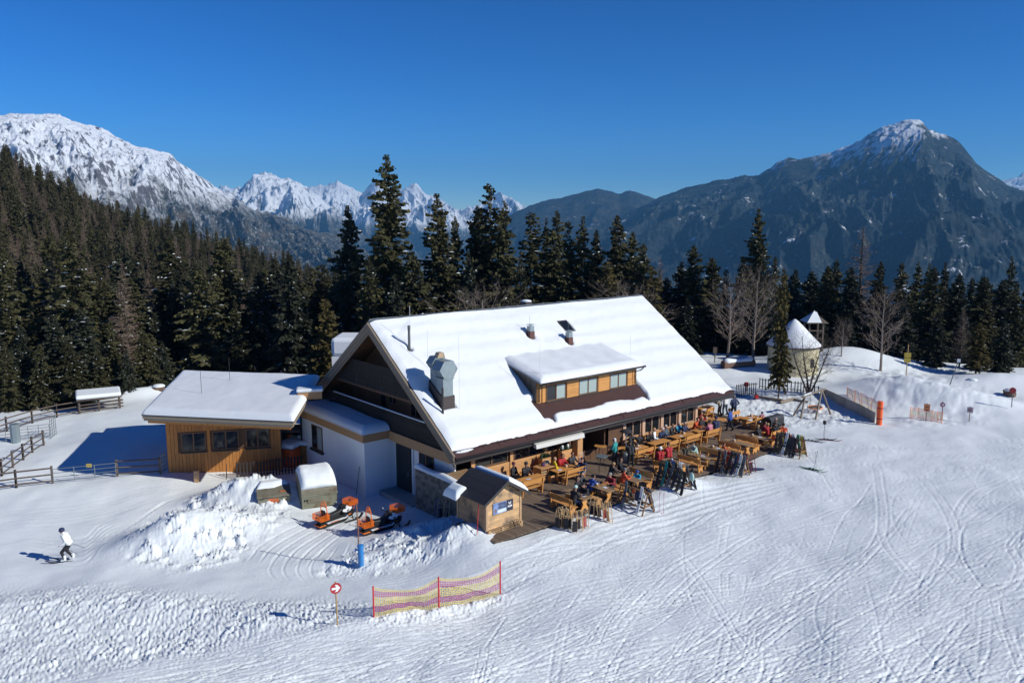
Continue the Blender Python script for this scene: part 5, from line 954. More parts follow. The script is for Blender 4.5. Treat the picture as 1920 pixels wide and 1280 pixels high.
PEOPLE = [  # crop point of the chest, pose, facing, jacket, trousers, head, colour, sunglasses, label
    (T1(560, 635), 'c', 60, 'yellow', 'black', 'hair', 'blond', 0, 'person in a bright yellow jacket seated by the open firewood box'), (T1(625, 595), 'b', 0, 'red', 'black', 'hair', 'brown', 1, 'person in red with sunglasses beside the yellow jacket under the awning'),
    (T1(770, 575), 'a', 0, 'charcoal', 'black', 'hair', 'brown', 1, 'person in a dark grey jacket at the table under the awning'), (T1(915, 630), 'e', -60, 'navy', 'denim', 'hair', 'brown', 0, 'person in a navy vest leaning over the table under the awning'),
    (T1(175, 720), 'a', 0, 'black', 'black', 'beanie', 'black', 0, 'person in black with a black beanie just behind the shed roof'), (T1(30, 715), 'c', 20, 'black', 'black', 'beanie', 'maroon', 0, 'person with a maroon hat half hidden by the shed roof'),
    (T1(1390, 640), 'a', 30, 'black', 'black', 'hair', 'black', 1, 'person in black with sunglasses at the far end of the dark table near the entrance'), (T1(1275, 715), 'b', 80, 'black', 'charcoal', 'hair', 'blond', 0, 'blond person in a black jacket on the bench left of the dark table'),
    (T1(1290, 830), 'e', -80, 'dark_red', 'black', 'hair', 'grey', 0, 'grey-haired person in a dark red jacket at the table end by the sledges'), (T1(1440, 775), 'a', 60, 'orange', 'black', 'beanie', 'grey', 0, 'person in orange-red with a grey beanie behind the first ski rack'),
    (T1(1620, 735), 'b', -70, 'cyan', 'cyan', 'helmet', 'blue', 0, 'child in cyan with a blue helmet on the right of the dark table'), (T1(1010, 860), 'e', 90, 'blue', 'black', 'hair', 'black', 0, 'person in a bright blue jacket bending over the table near the sledges'),
    (T1(835, 890), 'a', 30, 'black', 'black', 'hair', 'brown', 1, 'person in black with sunglasses facing the upright sledges'), (T1(790, 1020), 'b', 90, 'black', 'denim', 'beanie', 'mint', 0, 'person in black with a mint beanie and jeans on the bench end by the sledges'),
    (T1(950, 965), 'e', -80, 'black', 'black', 'cap', 'black', 0, 'person in black with a black cap opposite the mint beanie'), (T1(890, 835), 'a', 20, 'charcoal', 'black', 'hair', 'black', 0, 'person in charcoal between the bright blue jacket and the sunglasses wearer'),
    (T2(170, 590), 'd', 0, 'black', 'black', 'hair', 'brown', 1, 'person in black nearest the patio heater on the wall bench'), (T2(262, 575), 'a', 10, 'black', 'black', 'hair', 'black', 1, 'person in black, second from the patio heater on the wall bench'), (T2(385, 555), 'b', -20, 'black', 'black', 'hair', 'brown', 0, 'person in black, third from the patio heater, turned to the fair-haired neighbour'),
    (T2(465, 530), 'c', 30, 'white', 'black', 'long', 'blond', 0, 'fair long-haired person in white on the sunny wall bench'), (T2(540, 515), 'b', 0, 'navy', 'black', 'hair', 'white', 0, 'white-haired person in navy on the sunny wall bench'), (T2(612, 495), 'c', 10, 'slate', 'grey', 'hair', 'white', 0, 'white-haired person in slate grey on the sunny wall bench'),
    (T2(690, 455), 'd', 0, 'charcoal', 'black', 'hair', 'brown', 1, 'person in charcoal beside the cyan jacket on the wall bench'), (T2(765, 438), 'a', -10, 'cyan', 'black', 'hair', 'grey', 0, 'person in a bright cyan jacket on the wall bench'), (T2(845, 445), 'a', 0, 'navy', 'black', 'hair', 'grey', 0, 'person in navy right of the cyan jacket on the wall bench'),
    (T2(985, 390), 'b', 10, 'orange', 'black', 'hair', 'brown', 0, 'person in an orange jacket near the last lodge window'), (T2(1075, 385), 'c', 0, 'black', 'white', 'long', 'blond', 0, 'fair-haired person in black beside the orange jacket'), (T2(1055, 300), 'a', 20, 'red', 'black', 'hair', 'brown', 0, 'person in red sitting alone behind the barrel table'),
    (T2(1170, 430), 'a', 180, 'pink', 'black', 'hair', 'brown', 0, 'person in a pink jacket seen from behind near the barrel table'), (T2(1255, 390), 'a', 160, 'navy', 'black', 'beanie', 'navy', 0, 'person in navy with a navy beanie seen from behind at the barrel table'),
    (T2(530, 765), 'c', 150, 'red', 'black', 'helmet', 'white', 0, 'person in red with a white helmet seen from behind'), (T2(640, 735), 'a', 160, 'red', 'black', 'beanie', 'brown', 0, 'person in red with a brown beanie beside the white helmet'), (T2(870, 730), 'e', 120, 'olive', 'black', 'hair', 'brown', 0, 'person in olive grey bending to the table, back to the piste'),
    (T2(985, 700), 'b', -110, 'mint', 'charcoal', 'hair', 'brown', 0, 'person in a pale mint jacket opposite the olive jacket'), (T2(1350, 650), 'a', 60, 'orange', 'black', 'hair', 'brown', 0, 'child in orange at the long table in the middle of the front row'), (T2(1845, 255), 'a', 140, 'pink', 'navy', 'beanie', 'navy', 0, 'child in pink at the table beside the playground'),
    (T3(630, 760), 'a', 180, 'black', 'black', 'hair', 'blond', 0, 'blond person in black, back to the piste, near the red jackets'), (T3(688, 700), 'b', 20, 'dark_red', 'black', 'hair', 'brown', 0, 'person in dark red at the far corner table'), (T3(755, 725), 'a', 180, 'red', 'black', 'hair', 'blond', 0, 'blond person in bright red behind the last ski rack'),
    (T3(845, 660), 'a', 0, 'charcoal', 'black', 'hair', 'grey', 0, 'grey-haired person in charcoal at the far corner of the terrace'), (T3(860, 735), 'b', 150, 'black', 'black', 'hair', 'brown', 0, 'person in black between the two red jackets at the last ski rack'), (T3(950, 735), 'e', 120, 'orange', 'black', 'hair', 'brown', 0, 'person in orange bending at the corner nearest the last ski rack')]
for p, pose, fc, j, tr, hd, hc, gg, lb in PEOPLE:
    person(p[0], p[1], .88, pose, fc, j, tr, hd, hc, lb, RT.uniform(.94, 1.04)*(.74 if 'child' in lb else 1), goggles=bool(gg))
for p, pose, fc, j, tr, hd, hc, lb in ((T1(1320, 640), 's', 200, 'teal', 'black', 'long', 'white', 'person in a teal jacket standing at the small round stand-up table by the entrance'), (T1(1525, 670), 'u', 150, 'black', 'black', 'beanie', 'black', 'tall person all in black standing with the back to the piste by the entrance'),
    (T2(1295, 285), 'u', 200, 'beige', 'brown', 'hair', 'brown', 'person in a beige jacket standing at the far table'), (T2(1365, 262), 's', 170, 'white', 'slate', 'hair', 'brown', 'person in white standing beside the beige jacket'), (T2(1475, 300), 't', 160, 'navy', 'black', 'beanie', 'grey', 'person in navy with a grey beanie standing behind the blue jacket'), (T2(1425, 465), 'v', 190, 'blue', 'black', 'hair', 'brown', 'person in a blue jacket and black trousers standing in the middle of the terrace')):
    person(p[0], p[1], 0, pose, fc, j, tr, hd, hc, lb, RT.uniform(.98, 1.05))
# the skier on the lower piste
sp = gpt(128, 1051, -1.4); SK = person(0, 0, 0, 'k', -80, 'white', 'black', 'helmet', 'navy', 'skier in a white jacket and navy helmet gliding on the lower piste', .98, loc=(sp.x, sp.y, sp.z+.03), group=None, boots='white', goggles=True)
def ski_mesh(L=1.65):
    mb = MB(); n = 9; pr = []
    for i in range(n):
        y = -L/2+L*i/(n-1); wv = .048 if 2 <= i <= n-3 else (.056 if i in (1, n-2) else .03); zz = .0+(.11 if i == 0 else (.025 if i == 1 else (.03 if i == n-1 else 0))); pr.append((y, wv, zz))
    vs = [(s*wv, y, zz+h) for y, wv, zz in pr for s in (-1, 1) for h in (0, .018)]; fs = []
    for i in range(n-1):
        a = i*4; fs += [(a, a+4, a+5, a+1), (a+2, a+3, a+7, a+6), (a+1, a+5, a+7, a+3), (a, a+2, a+6, a+4)]
    fs += [(0, 1, 3, 2), (4*n-4, 4*n-2, 4*n-1, 4*n-3)]; return mb.add(vs, fs)
SKI = setm(ski_mesh().mesh('ski', True), 'f_black'); BIND = setm(MB().b2((-.04, -.16, .018), (.04, -.06, .06)).b2((-.04, .06, .018), (.04, .18, .075)).mesh('binding'), 'f_charcoal')
for i, s in enumerate((-1, 1)):
    q = part('ski', SKI, None, SK, (s*.13, -.14*s, -.012), (0, 0, 0)); q.material_slots[0].link = 'OBJECT'; q.material_slots[0].material = M['f_charcoal']
    part('ski_pole', MB().tube([(s*.28, -.20, 1.02-.06), (s*.40, .62, .45)], .010, 5), 'f_charcoal', SK)
# ------------------------------------------------------------ terrace furniture
def make_bench(L, back=True):
    t = thing('bench', 'bench', 'bench'); h = L/2
    for k, y in enumerate((-.19, .01)): part('seat_plank', MB().b2((-h, y, .43), (h, y+.185, .47)), 'amber', t)
    for s in (-1, 1):
        x = s*(h-.16); part('leg', MB().prism([(-.20, 0), (-.16, .428), (.18, .428), (.24, 0), (.12, 0), (.05, .12), (-.05, .12), (-.10, 0)], 'x', x-.025, x+.025), 'amber', t)
        if back: part('back_post', MB().prism([(.20, .05), (.26, .05), (.36, .98), (.31, .98)], 'x', x-.035, x+.035), 'amber', t)
    if back: part('backrest', MB().add([(-h, .262, .68), (h, .262, .68), (h, .302, .96), (-h, .302, .96), (-h, .232, .685), (h, .232, .685), (h, .270, .965), (-h, .270, .965)], [(0, 1, 2, 3), (7, 6, 5, 4), (0, 4, 5, 1), (1, 5, 6, 2), (2, 6, 7, 3), (3, 7, 4, 0)]), 'amber', t)
    return t
def make_table(L, wm='amber'):
    t = thing('table', 'table', 'table'); h = L/2
    for k in range(4): part('plank', MB().b2((-h, -.36+k*.181, .715), (h, -.36+k*.181+.178, .755)), wm, t)
    for s in (-1, 1): part('leg', MB().prism([(-.30, 0), (-.30, .06), (-.12, .35), (-.28, .712), (.28, .712), (.12, .35), (.30, .06), (.30, 0), (.14, 0), (.0, .14), (-.14, 0)], 'x', s*(h-.28)-.03, s*(h-.28)+.03), 'amber', t)
    part('stretcher', MB().b2((-h+.30, -.03, .28), (h-.30, .03, .36)), 'amber', t); return t
PB = {}; PT = {}; M['grazing_tone'] = mat('grazing_tone_larch_top', (.30, .185, .095), .75, .2, 2, .04, 20, grain=(1, 8, 8), obj_var=.15)  # front-row tops: dull brown of grazing light put into the plank colour
def bench(x, y, rot, L, label, back=True, grp='larch benches on the terrace'):
    k = (L, back); loc = tuple(hw(x, y, .005)); rz = HROT+rad(rot)
    if k not in PB:
        PB[k] = make_bench(L, back); o = PB[k]; o.location = loc; o.rotation_euler = (0, 0, rz); o['label'] = label; o['group'] = grp; return o
    return copy_thing(PB[k], loc, rz, label, grp)
TABLES = []
def table(x, y, rot, L, label, short):
    TABLES.append((x, y, rot, L, short)); loc = tuple(hw(x, y, .005)); rz = HROT+rad(rot)
    k = (L, rot)
    if k not in PT:
        PT[k] = make_table(L, 'grazing_tone' if rot else 'amber'); o = PT[k]; o.location = loc; o.rotation_euler = (0, 0, rz); o['label'] = label; o['group'] = 'larch tables on the terrace'; return o
    return copy_thing(PT[k], loc, rz, label, 'larch tables on the terrace')
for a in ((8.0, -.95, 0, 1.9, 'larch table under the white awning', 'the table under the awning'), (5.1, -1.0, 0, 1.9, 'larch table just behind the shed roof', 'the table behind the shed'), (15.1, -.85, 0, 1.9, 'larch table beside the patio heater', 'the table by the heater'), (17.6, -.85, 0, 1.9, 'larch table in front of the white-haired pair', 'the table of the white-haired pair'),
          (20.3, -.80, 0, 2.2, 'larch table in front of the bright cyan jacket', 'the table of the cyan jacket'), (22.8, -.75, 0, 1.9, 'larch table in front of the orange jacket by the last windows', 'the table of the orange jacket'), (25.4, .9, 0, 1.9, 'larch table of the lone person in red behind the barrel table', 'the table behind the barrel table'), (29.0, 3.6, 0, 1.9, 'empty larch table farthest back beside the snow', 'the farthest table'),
          (28.9, -.95, 0, 1.9, 'larch table with a brown bottle nearest the playground', 'the table nearest the playground'), (5.15, -5.0, 90, 1.9, 'brown-topped table close behind the wooden sledges', 'the table by the sledges'), (7.2, -5.0, 90, 1.9, 'table of the bright blue and dark red jackets', 'the table of the bright blue jacket'), (9.75, -4.9, 90, 1.9, 'brown-topped table between the entrance and the first ski rack', 'the dark table near the first rack'),
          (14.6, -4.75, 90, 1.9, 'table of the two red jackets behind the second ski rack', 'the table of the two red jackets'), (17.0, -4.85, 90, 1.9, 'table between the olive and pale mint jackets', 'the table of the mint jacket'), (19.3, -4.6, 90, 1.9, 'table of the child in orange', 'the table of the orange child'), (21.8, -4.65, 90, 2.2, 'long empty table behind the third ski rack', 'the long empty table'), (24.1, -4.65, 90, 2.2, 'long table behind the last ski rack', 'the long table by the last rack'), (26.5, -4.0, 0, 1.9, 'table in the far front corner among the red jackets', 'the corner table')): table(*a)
BR = lambda L: L
for x, y, r, L, lb, bk in ((8.15, -1.65, 180, 1.9, 'bench with its back to the piste at the awning table', 1), (4.5, -1.65, 180, 1.9, 'bench with its back to the piste just right of the shed roof', 1), (14.95, -1.62, 180, 2.1, 'bench with its back to the piste at the patio heater, a red bag on it', 1), (17.85, -1.60, 180, 1.9, 'bench with its back to the piste facing the white-haired pair', 1),
    (20.4, -1.55, 180, 2.1, 'bench with its back to the piste facing the bright cyan jacket', 1), (22.8, -1.58, 180, 1.9, 'bench with its back to the piste behind the pink jacket', 1), (28.3, 2.75, 180, 1.2, 'short bench at the farthest table', 1), (29.05, .2, 0, 1.2, 'short bench with its back to the wood near the playground', 1), (28.55, -1.75, 180, 1.2, 'short bench with its back to the piste near the playground', 1),
    (4.15, -5.0, 90, 1.9, 'bench showing its back at the table by the sledges', 1), (6.15, -5.0, -90, 1.9, 'backless bench between the two tables nearest the sledges', 0), (8.2, -5.0, -90, 1.9, 'backless bench under the dark red jacket', 0), (8.75, -4.8, 90, 1.9, 'backless bench under the blond person in black', 0), (10.75, -4.9, -90, 1.9, 'bench with the cyan child at the dark table', 1),
    (13.6, -4.8, 90, 1.9, 'bench at the left of the two red jackets', 1), (16.0, -4.95, 90, 1.9, 'bench showing its broad back behind the second ski rack', 1), (17.95, -4.8, -90, 1.9, 'bench with its back to the third ski rack beside the mint jacket', 1), (20.85, -4.75, 90, 1.9, 'bench with a broad back at the left of the long empty table', 1), (22.55, -4.75, -90, 1.9, 'backless bench at the right of the long empty table', 0),
    (23.2, -4.6, 90, 1.9, 'bench with a broad back at the left of the long table by the last rack', 1), (25.2, -4.6, -90, 1.9, 'backless bench at the right of the long table by the last rack', 0), (26.4, -4.85, 180, 2.1, 'bench with a red-brown back in the far front corner', 1), (26.6, -3.2, 0, 1.9, 'backless bench under the dark red jacket in the far corner', 0), (25.3, 1.8, 0, 1.9, 'backless bench against the end window', 0)): bench(x, y, r, L, lb, bool(bk))
wb = thing('wall_bench', 'long bench running along the sunny lodge wall under the windows', 'bench', tuple(hw(14.4, .55, .005)), HROT)
for k in range(2): part('seat_plank', MB().b2((0, -.2+k*.2, .43), (9.6, -.02+k*.2, .47)), 'amber', wb)
for i in range(6): part('leg', MB().b2((.2+i*1.8, -.15, 0), (.26+i*1.8, .15, .43)), 'amber', wb)
wb2 = copy_thing(wb, tuple(hw(2.6, .55, .005)), HROT, 'short bench along the lodge wall beneath the awning and the shed', None, (.75, 1, 1))
# things on the tables
M['paper'] = mat('menu_paper', (.62, .66, .76), .6, .3, 30); M['beer'] = mat('beer_glass', (.45, .22, .03), .15); M['glassy'] = mat('drink_glass', (.55, .58, .58), .1); M['green'] = mat('fir_sprig', (.035, .06, .02), .8, .4, 20); M['bottle'] = mat('brown_bottle', (.05, .018, .008), .15); M['cup'] = mat('white_china', (.75, .74, .72), .3)
MEN = setm(MB().b2((-.15, -.105, 0), (-.004, .105, .006)).b2((.004, -.105, .0), (.15, .105, .006)).mesh('menu'), 'paper'); GLS = setm(MB().lathe([(.028, 0), (.036, .16), (.034, .161), (.028, .02)], 8).mesh('glass', True), 'beer'); CUP = setm(MB().lathe([(.025, 0), (.042, .07), (.038, .071), (.02, .01)], 8).mesh('cup', True), 'cup')
def caddy_parts(t):
    part('crate', MB().b2((-.12, -.07, 0), (.12, .07, .015)).b2((-.12, -.07, .015), (.12, -.058, .12)).b2((-.12, .058, .015), (.12, .07, .12)).b2((-.12, -.057, .015), (-.108, .057, .12)).b2((.108, -.057, .015), (.12, .057, .12)), 'pale_wood', t)
    part('napkins', MB().b2((-.09, -.05, .016), (-.01, .05, .17)), 'cup', t); part('jar', MB().lathe([(.03, .016), (.03, .13), (.02, .15), (.005, .16)], 8, (.05, 0, 0)), 'beer', t)
cad0 = thing('condiment_caddy', 'x', 'caddy'); caddy_parts(cad0); first = True
for i, (x, y, rot, L, sh) in enumerate(TABLES):
    def on(u, v): c, s = math.cos(rad(rot)), math.sin(rad(rot)); return tuple(hw(x+u*c-v*s, y+u*s+v*c, .762))
    if i % 4 != 3:
        o = part('menu', MEN, None, None, on(-.45+.2*(i % 3), -.12), (0, 0, HROT+rad(rot+RT.uniform(-30, 30)))); tag(o, 'open printed menu card lying on '+sh, 'menu', 'menu cards on the tables')
    if i % 2 == 0 or i > 14:
        lc = on(.32, .05); lb = 'wooden condiment caddy standing on '+sh
        if first: cad0.location = lc; cad0.rotation_euler = (0, 0, HROT+rad(rot)); cad0['label'] = lb; cad0['group'] = 'condiment caddies on the tables'; first = False
        else: copy_thing(cad0, lc, HROT+rad(rot), lb, 'condiment caddies on the tables')
    for k in range((i*7) % 3):
        o = part(('beer_glass', 'coffee_cup')[k], (GLS, CUP)[k], None, None, on(.05+.25*k, .2-.35*k)); tag(o, ('tall amber drink glass on ', 'white coffee cup on ')[k]+sh, ('glass', 'cup')[k], ('drink glasses', 'coffee cups')[k]+' on the tables')
bt = part('bottle', MB().lathe([(.04, 0), (.04, .18), (.015, .25), (.015, .32), (.004, .32)], 8), 'bottle', None, tuple(hw(29.1, -.9, .762)), smooth=True); tag(bt, 'brown bottle standing on the table nearest the playground', 'bottle')
rb = part('bag', MB().lathe([(.02, 0), (.20, .03), (.24, .14), (.16, .26), (.03, .30)], 10), 'f_red', None, tuple(hw(15.6, -1.66, .478)), smooth=True); tag(rb, 'red bag lying on the bench by the patio heater', 'bag')
# stand-up tables, heater, planters, firewood box
def standup(x, y, m, label, r=.42):
    t = thing('standing_table', label, 'table', tuple(hw(x, y, .005)), 0); part('table_top', MB().lathe([(r, 1.06), (r, 1.10), (.01, 1.10)], 20), m, t)
    for k in range(3): a = 2*PI*k/3; part('leg', MB().tube([(.05*math.cos(a), .05*math.sin(a), 1.05), (.34*math.cos(a), .34*math.sin(a), 0)], .016, 5), 'dark_metal', t)
    return t
standup(11.0, -1.43, 'zinc', 'grey round stand-up table on thin legs beside the pillar'); standup(25.36, -.55, 'amber', 'wooden round stand-up table like a barrel top near the blue standing person', .55); standup(12.7, .3, 'amber', 'small wooden stand-up table in the dark entrance')
ht = thing('patio_heater', 'tall patio heater with a dark round hood by the entrance corner', 'heater', tuple(hw(14.0, -.9, .005)), 0)
part('pole', MB().tube([(0, 0, .5), (0, 0, 2.1)], .035, 8), 'zinc', ht); part('base', MB().lathe([(.24, 0), (.24, .55), (.20, .6), (.03, .6)], 12), 'zinc', ht); part('hood', MB().lathe([(.02, 2.32), (.30, 2.25), (.46, 2.12), (.44, 2.10), (.05, 2.14)], 16), 'dark_metal', ht); part('burner', MB().lathe([(.10, 1.85), (.10, 2.10), (.02, 2.11)], 10), 'zinc', ht)
fb = thing('firewood_box', 'open larch box stacked with split logs beside the yellow jacket', 'box', tuple(hw(6.35, -.30, .005)), HROT)
for a, b in (((0, -.35, 0), (.04, .45, .9)), ((1.1, -.35, 0), (1.14, .45, .9)), ((-.03, -.38, .902), (1.17, .48, .95)), ((.042, .41, 0), (1.098, .45, .9)), ((.60, -.33, 0), (.63, .40, .9))): part('panel', MB().b2(a, b), 'clad', fb)
M['logend'] = mat('split_log', (.50, .34, .19), .8, .3, 10, obj_var=.3)
for i in range(24): part('log', MB().tube([(.11+(i % 5)*.11, -.30, .07+(i//5)*.16), (.11+(i % 5)*.11, .3, .07+(i//5)*.16)], r3.uniform(.045, .06), 5), 'logend', fb)
def planter(x, y, lx, ly, h, label, g=1):
    t = thing('planter', label, 'planter', tuple(hw(x, y, .005)), HROT); n = max(2, int(h/.2))
    for i in range(n): part('plank', MB().b2((0, 0, h*i/n+.003), (lx, ly, h*(i+1)/n-.004)), 'clad', t)
    if g:
        mb = MB(); rg = random.Random(int(x*10))
        for k in range(90):
            c = Vector((rg.uniform(.05, lx-.05), rg.uniform(.04, ly-.04), h)); d = Vector((rg.gauss(0, .1), rg.gauss(0, .1), rg.uniform(.12, .30))); s = Vector((rg.gauss(0, 1), rg.gauss(0, 1), 0)).normalized()*.05; mb.add([c-s, c+s, c+d+s*.2, c+d-s*.2], [(0, 1, 2, 3)])
        o = part('greenery', mb, 'green', t)
    return t
planter(8.9, .15, .9, .4, 1.45, 'tall larch planter with fir sprigs and white lanterns under the awning'); planter(7.2, .2, .75, .4, 1.25, 'lower larch planter with fir sprigs left of the tall one'); planter(6.9, -.95, .5, .3, .45, 'low box of fir branches at the foot of the firewood box')
for i, (x, lb) in enumerate(((9.1, 'white lantern on the left of the tall planter'), (9.6, 'white lantern on the right of the tall planter'))): tag(part('lantern', MB().lathe([(.08, 0), (.10, .12), (.09, .28), (.04, .33), (.01, .34)], 10), 'cup', None, tuple(hw(x, .35, 1.47)), smooth=True), lb, 'lantern', 'white lanterns')
tag(part('helmet', MB().lathe([(.13, 0), (.14, .06), (.12, .14), (.06, .19), (.01, .2)], 12), 'f_purple', None, tuple(hw(6.9, -.2, .962)), smooth=True), 'dark purple helmet on top of the firewood box', 'helmet')
chi = thing('fur_throw', 'pale sheepskin throw draped beside the yellow jacket', 'throw', tuple(hw(7.45, .1, .005)), HROT); part('fleece', MB().lathe([(.15, .45), (.24, .6), (.26, .9), (.18, 1.1), (.02, 1.15)], 12), 'f_beige', chi, smooth=True)
sd_ = thing('wall_sledge', 'white and dark red sledge hanging on the partition by the pillar', 'sledge', tuple(hw(10.1, -.45, .3)), HROT)
for s in (-1, 1): part('runner', MB().tube([(s*.14, 0, 0), (s*.14, 0, .75), (s*.10, -.02, .95), (0, -.03, 1.0)], .02, 6), 'f_white', sd_)
part('seat', MB().b2((-.11, .01, .12), (.11, .03, .65)), 'f_dark_red', sd_)
# ------------------------------------------------------------ ski racks and skis
M['rack'] = mat('ski_rack_wood', (.24, .125, .055), .75, .2, 3, grain=(8, 8, 1)); M['ash'] = mat('bent_ash', (.56, .37, .18), .6, .12, 4); M['dark_cloth'] = mat('sledge_seat', (.02, .018, .02), .85); M['red_cloth'] = mat('sledge_seat_red', (.30, .015, .02), .8, .1, 8); M['plaid'] = mat('plaid_seat', (.50, .13, .11), .8, .45, 18)
def gz(x, y): p = hw(x, y); return ground(p.x, p.y)
RACKS = [(8.0, -5.95, -8.0, 'the rack nearest the sledges'), (12.2, -5.45, -7.75, 'the second rack beside the small snow heap'), (17.75, -5.95, -8.1, 'the third rack with the red sledge'), (24.6, -6.1, -7.95, 'the last rack beside the playground')]
def make_rack(L):
    t = thing('ski_rack', 'rack', 'rack')
    for y in (0, -L):
        for s in (-1, 1): part('leg', MB().tube([(s*.56, y, 0), (s*.03, y, 1.36)], .045, 6), 'rack', t)
        part('crossbar', MB().b2((-.33, y-.03, .52), (.33, y+.03, .62)), 'rack', t)
    part('top_rail', MB().b2((-.05, -L-.1, 1.28), (.05, .1, 1.38)), 'rack', t)
    for s in (-1, 1): part('rail', MB().b2((s*.37-.025, -L+.046, .46), (s*.37+.025, -.046, .56)), 'rack', t)
    return t
LB = {}
SKC = {'black': 'f_black', 'white': 'f_white', 'red': 'f_red', 'green': 'f_green', 'dark green': 'f_olive', 'blue': 'f_blue', 'navy': 'f_navy', 'orange': 'f_orange', 'yellow': 'f_yellow', 'grey': 'f_grey', 'dark red': 'f_dark_red', 'teal': 'f_teal', 'charcoal': 'f_charcoal', 'mint': 'f_mint'}
SETS = [['black', 'grey', 'charcoal', 'black', 'white', 'navy', 'grey'], ['dark green', 'charcoal', 'navy', 'grey', 'teal', 'black', 'dark green', 'grey', 'blue', 'black', 'charcoal', 'white', 'black'], ['dark red', 'black', 'orange', 'charcoal', 'grey', 'red', 'white', 'black', 'dark green', 'charcoal', 'navy', 'grey'], ['grey', 'dark green', 'yellow', 'green', 'dark green', 'navy', 'black', 'white', 'black', 'orange', 'charcoal', 'white', 'red']]
SETS[1] += ['dark green', 'grey', 'navy', 'black', 'charcoal']; SETS[2] += ['black', 'white', 'dark red', 'navy', 'grey']; SETS[3] += ['charcoal', 'green', 'navy', 'black', 'yellow', 'grey']
YS = [[-.35, -.6, -.95, -1.1, -1.75, -1.9, -1.95], None, None, None]
rk0 = None; ORD = ('first', 'second', 'third', 'fourth', 'fifth', 'sixth', 'seventh', 'eighth', 'ninth', 'tenth', 'eleventh', 'twelfth', 'thirteenth', 'fourteenth', 'fifteenth', 'sixteenth', 'seventeenth', 'eighteenth', 'nineteenth')
for ri, (x, y0, y1, lb) in enumerate(RACKS):
    L = y0-y1; z = min(gz(x, y0), gz(x, y1))-.06; loc = tuple(hw(x, y0, z)); name = ('wooden ski rack nearest the sledges', 'ski rack beside the small snow heap', 'ski rack with a red sledge leaning at its right', 'ski rack nearest the playground, the fullest one')[ri]
    if rk0 is None: rk0 = make_rack(2.08); rk0.location = loc; rk0.rotation_euler = (0, 0, HROT); rk0['label'] = name; rk0['group'] = 'ski racks along the terrace'
    else: copy_thing(rk0, loc, HROT, name, 'ski racks along the terrace')
    n = len(SETS[ri])
    for i, colr in enumerate(SETS[ri]):
        side = 1 if (i % 3 != 1) else -1; yy = y0+(YS[ri][i] if YS[ri] else -.08-(L-.1)*i/(n-1)); L_ = 1.45+.25*((i*37 % 10)/10); lean = rad(17+(i*53 % 7)); roll = rad((i*29 % 9)-4)
        t = thing('ski_pair', '%s skis, %s from the terrace on %s' % (colr, ORD[i], lb), 'skis', group='skis leaning on the racks')
        c2 = SKC[SETS[ri][(i*5+2) % n]] if i % 2 == 0 and False else SKC[colr]
        for k, s in enumerate((-1, 1)):
            q = part('ski', SKI, None, t, (s*.055, 0, 0)); q.scale = (1, L_/1.65, 1); q.material_slots[0].link = 'OBJECT'; q.material_slots[0].material = M[SKC[colr] if k == 0 else c2]; part('binding', BIND, None, q)
        bx, tx = x+side*.62, x+side*.10; zb = gz(bx, yy)+.02; zt = z+1.38; d = Vector((tx-bx, .10*math.sin(i*1.7), zt-zb)).normalized()
        tang = HX*d.x+HY*d.y+Vector((0, 0, d.z)); out = (HX*side); zax = (out-tang*out.dot(tang)).normalized(); xax = (-tang).cross(zax); m = Matrix((xax, -tang, zax)).transposed().to_4x4()
        base = hw(bx, yy, zb)+zax*.03+tang*L_/2; t.matrix_world = Matrix.Translation(base) @ m
    for i in range(5 if ri else 2):                # poles hung on the rail
        yy = y0-.2-(L-.4)*(i+.5)/5; o = part('ski_pole', MB().tube([(0, 0, 0), (0, 0, 1.15)], .011, 5).lathe([(.01, .06), (.05, .07), (.01, .075)], 8).lathe([(.018, 1.02), (.022, 1.16), (.01, 1.18)], 6), ('f_black', 'f_red', 'f_grey', 'f_white', 'f_green')[(i+ri) % 5], None, tuple(hw(x+.50, yy, gz(x+.5, yy)-.01)), (rad(4), -rad(19), HROT))
        tag(o, '%s ski pole, %s from the terrace on %s' % (('black', 'red', 'grey', 'white', 'green')[(i+ri) % 5], ORD[i], lb), 'ski pole', 'ski poles at the racks')
def jacket(x, y, z, m, label, s=1.0):
    t = part('hanging_jacket', MB().lathe([(.05, .0), (.20*s, -.10), (.24*s, -.35), (.22*s, -.62*s), (.05, -.64*s)], 10), m, None, tuple(hw(x, y, z)), (0, 0, HROT), True); t.scale = (.55, 1, 1); tag(t, label, 'jacket', 'jackets hung on the ski racks')
for x, y, z, m, lb, s in ((8.18, -7.1, .98, 'f_navy', 'navy jacket hung on the rack nearest the sledges', 1), (8.15, -6.75, 1.02, 'f_orange', 'small orange jacket hung on the rack nearest the sledges', .5), (8.2, -7.45, .95, 'f_white', 'white jacket hung beside the navy one', .6), (8.15, -6.35, 1.0, 'f_olive', 'olive jacket hung on the rack nearest the sledges', .7),
                          (12.2, -7.86, 1.22, 'f_mint', 'pale green jacket hung at the snow-side end of the second rack', .8), (12.45, -7.3, 1.1, 'f_pink', 'red-pink scarf hung on the second rack', .4), (17.95, -6.5, 1.1, 'f_red', 'red jacket hung on the third rack', .5), (17.95, -7.2, 1.1, 'f_orange', 'orange-red jacket hung on the third rack', .5), (17.98, -7.45, 1.1, 'f_white', 'white jacket hung on the third rack', .5), (24.4, -5.9, 1.1, 'f_orange', 'orange jacket hung on the terrace end of the last rack', .7)): jacket(x, y, z+gz(x, y)+.2, m, lb, s)
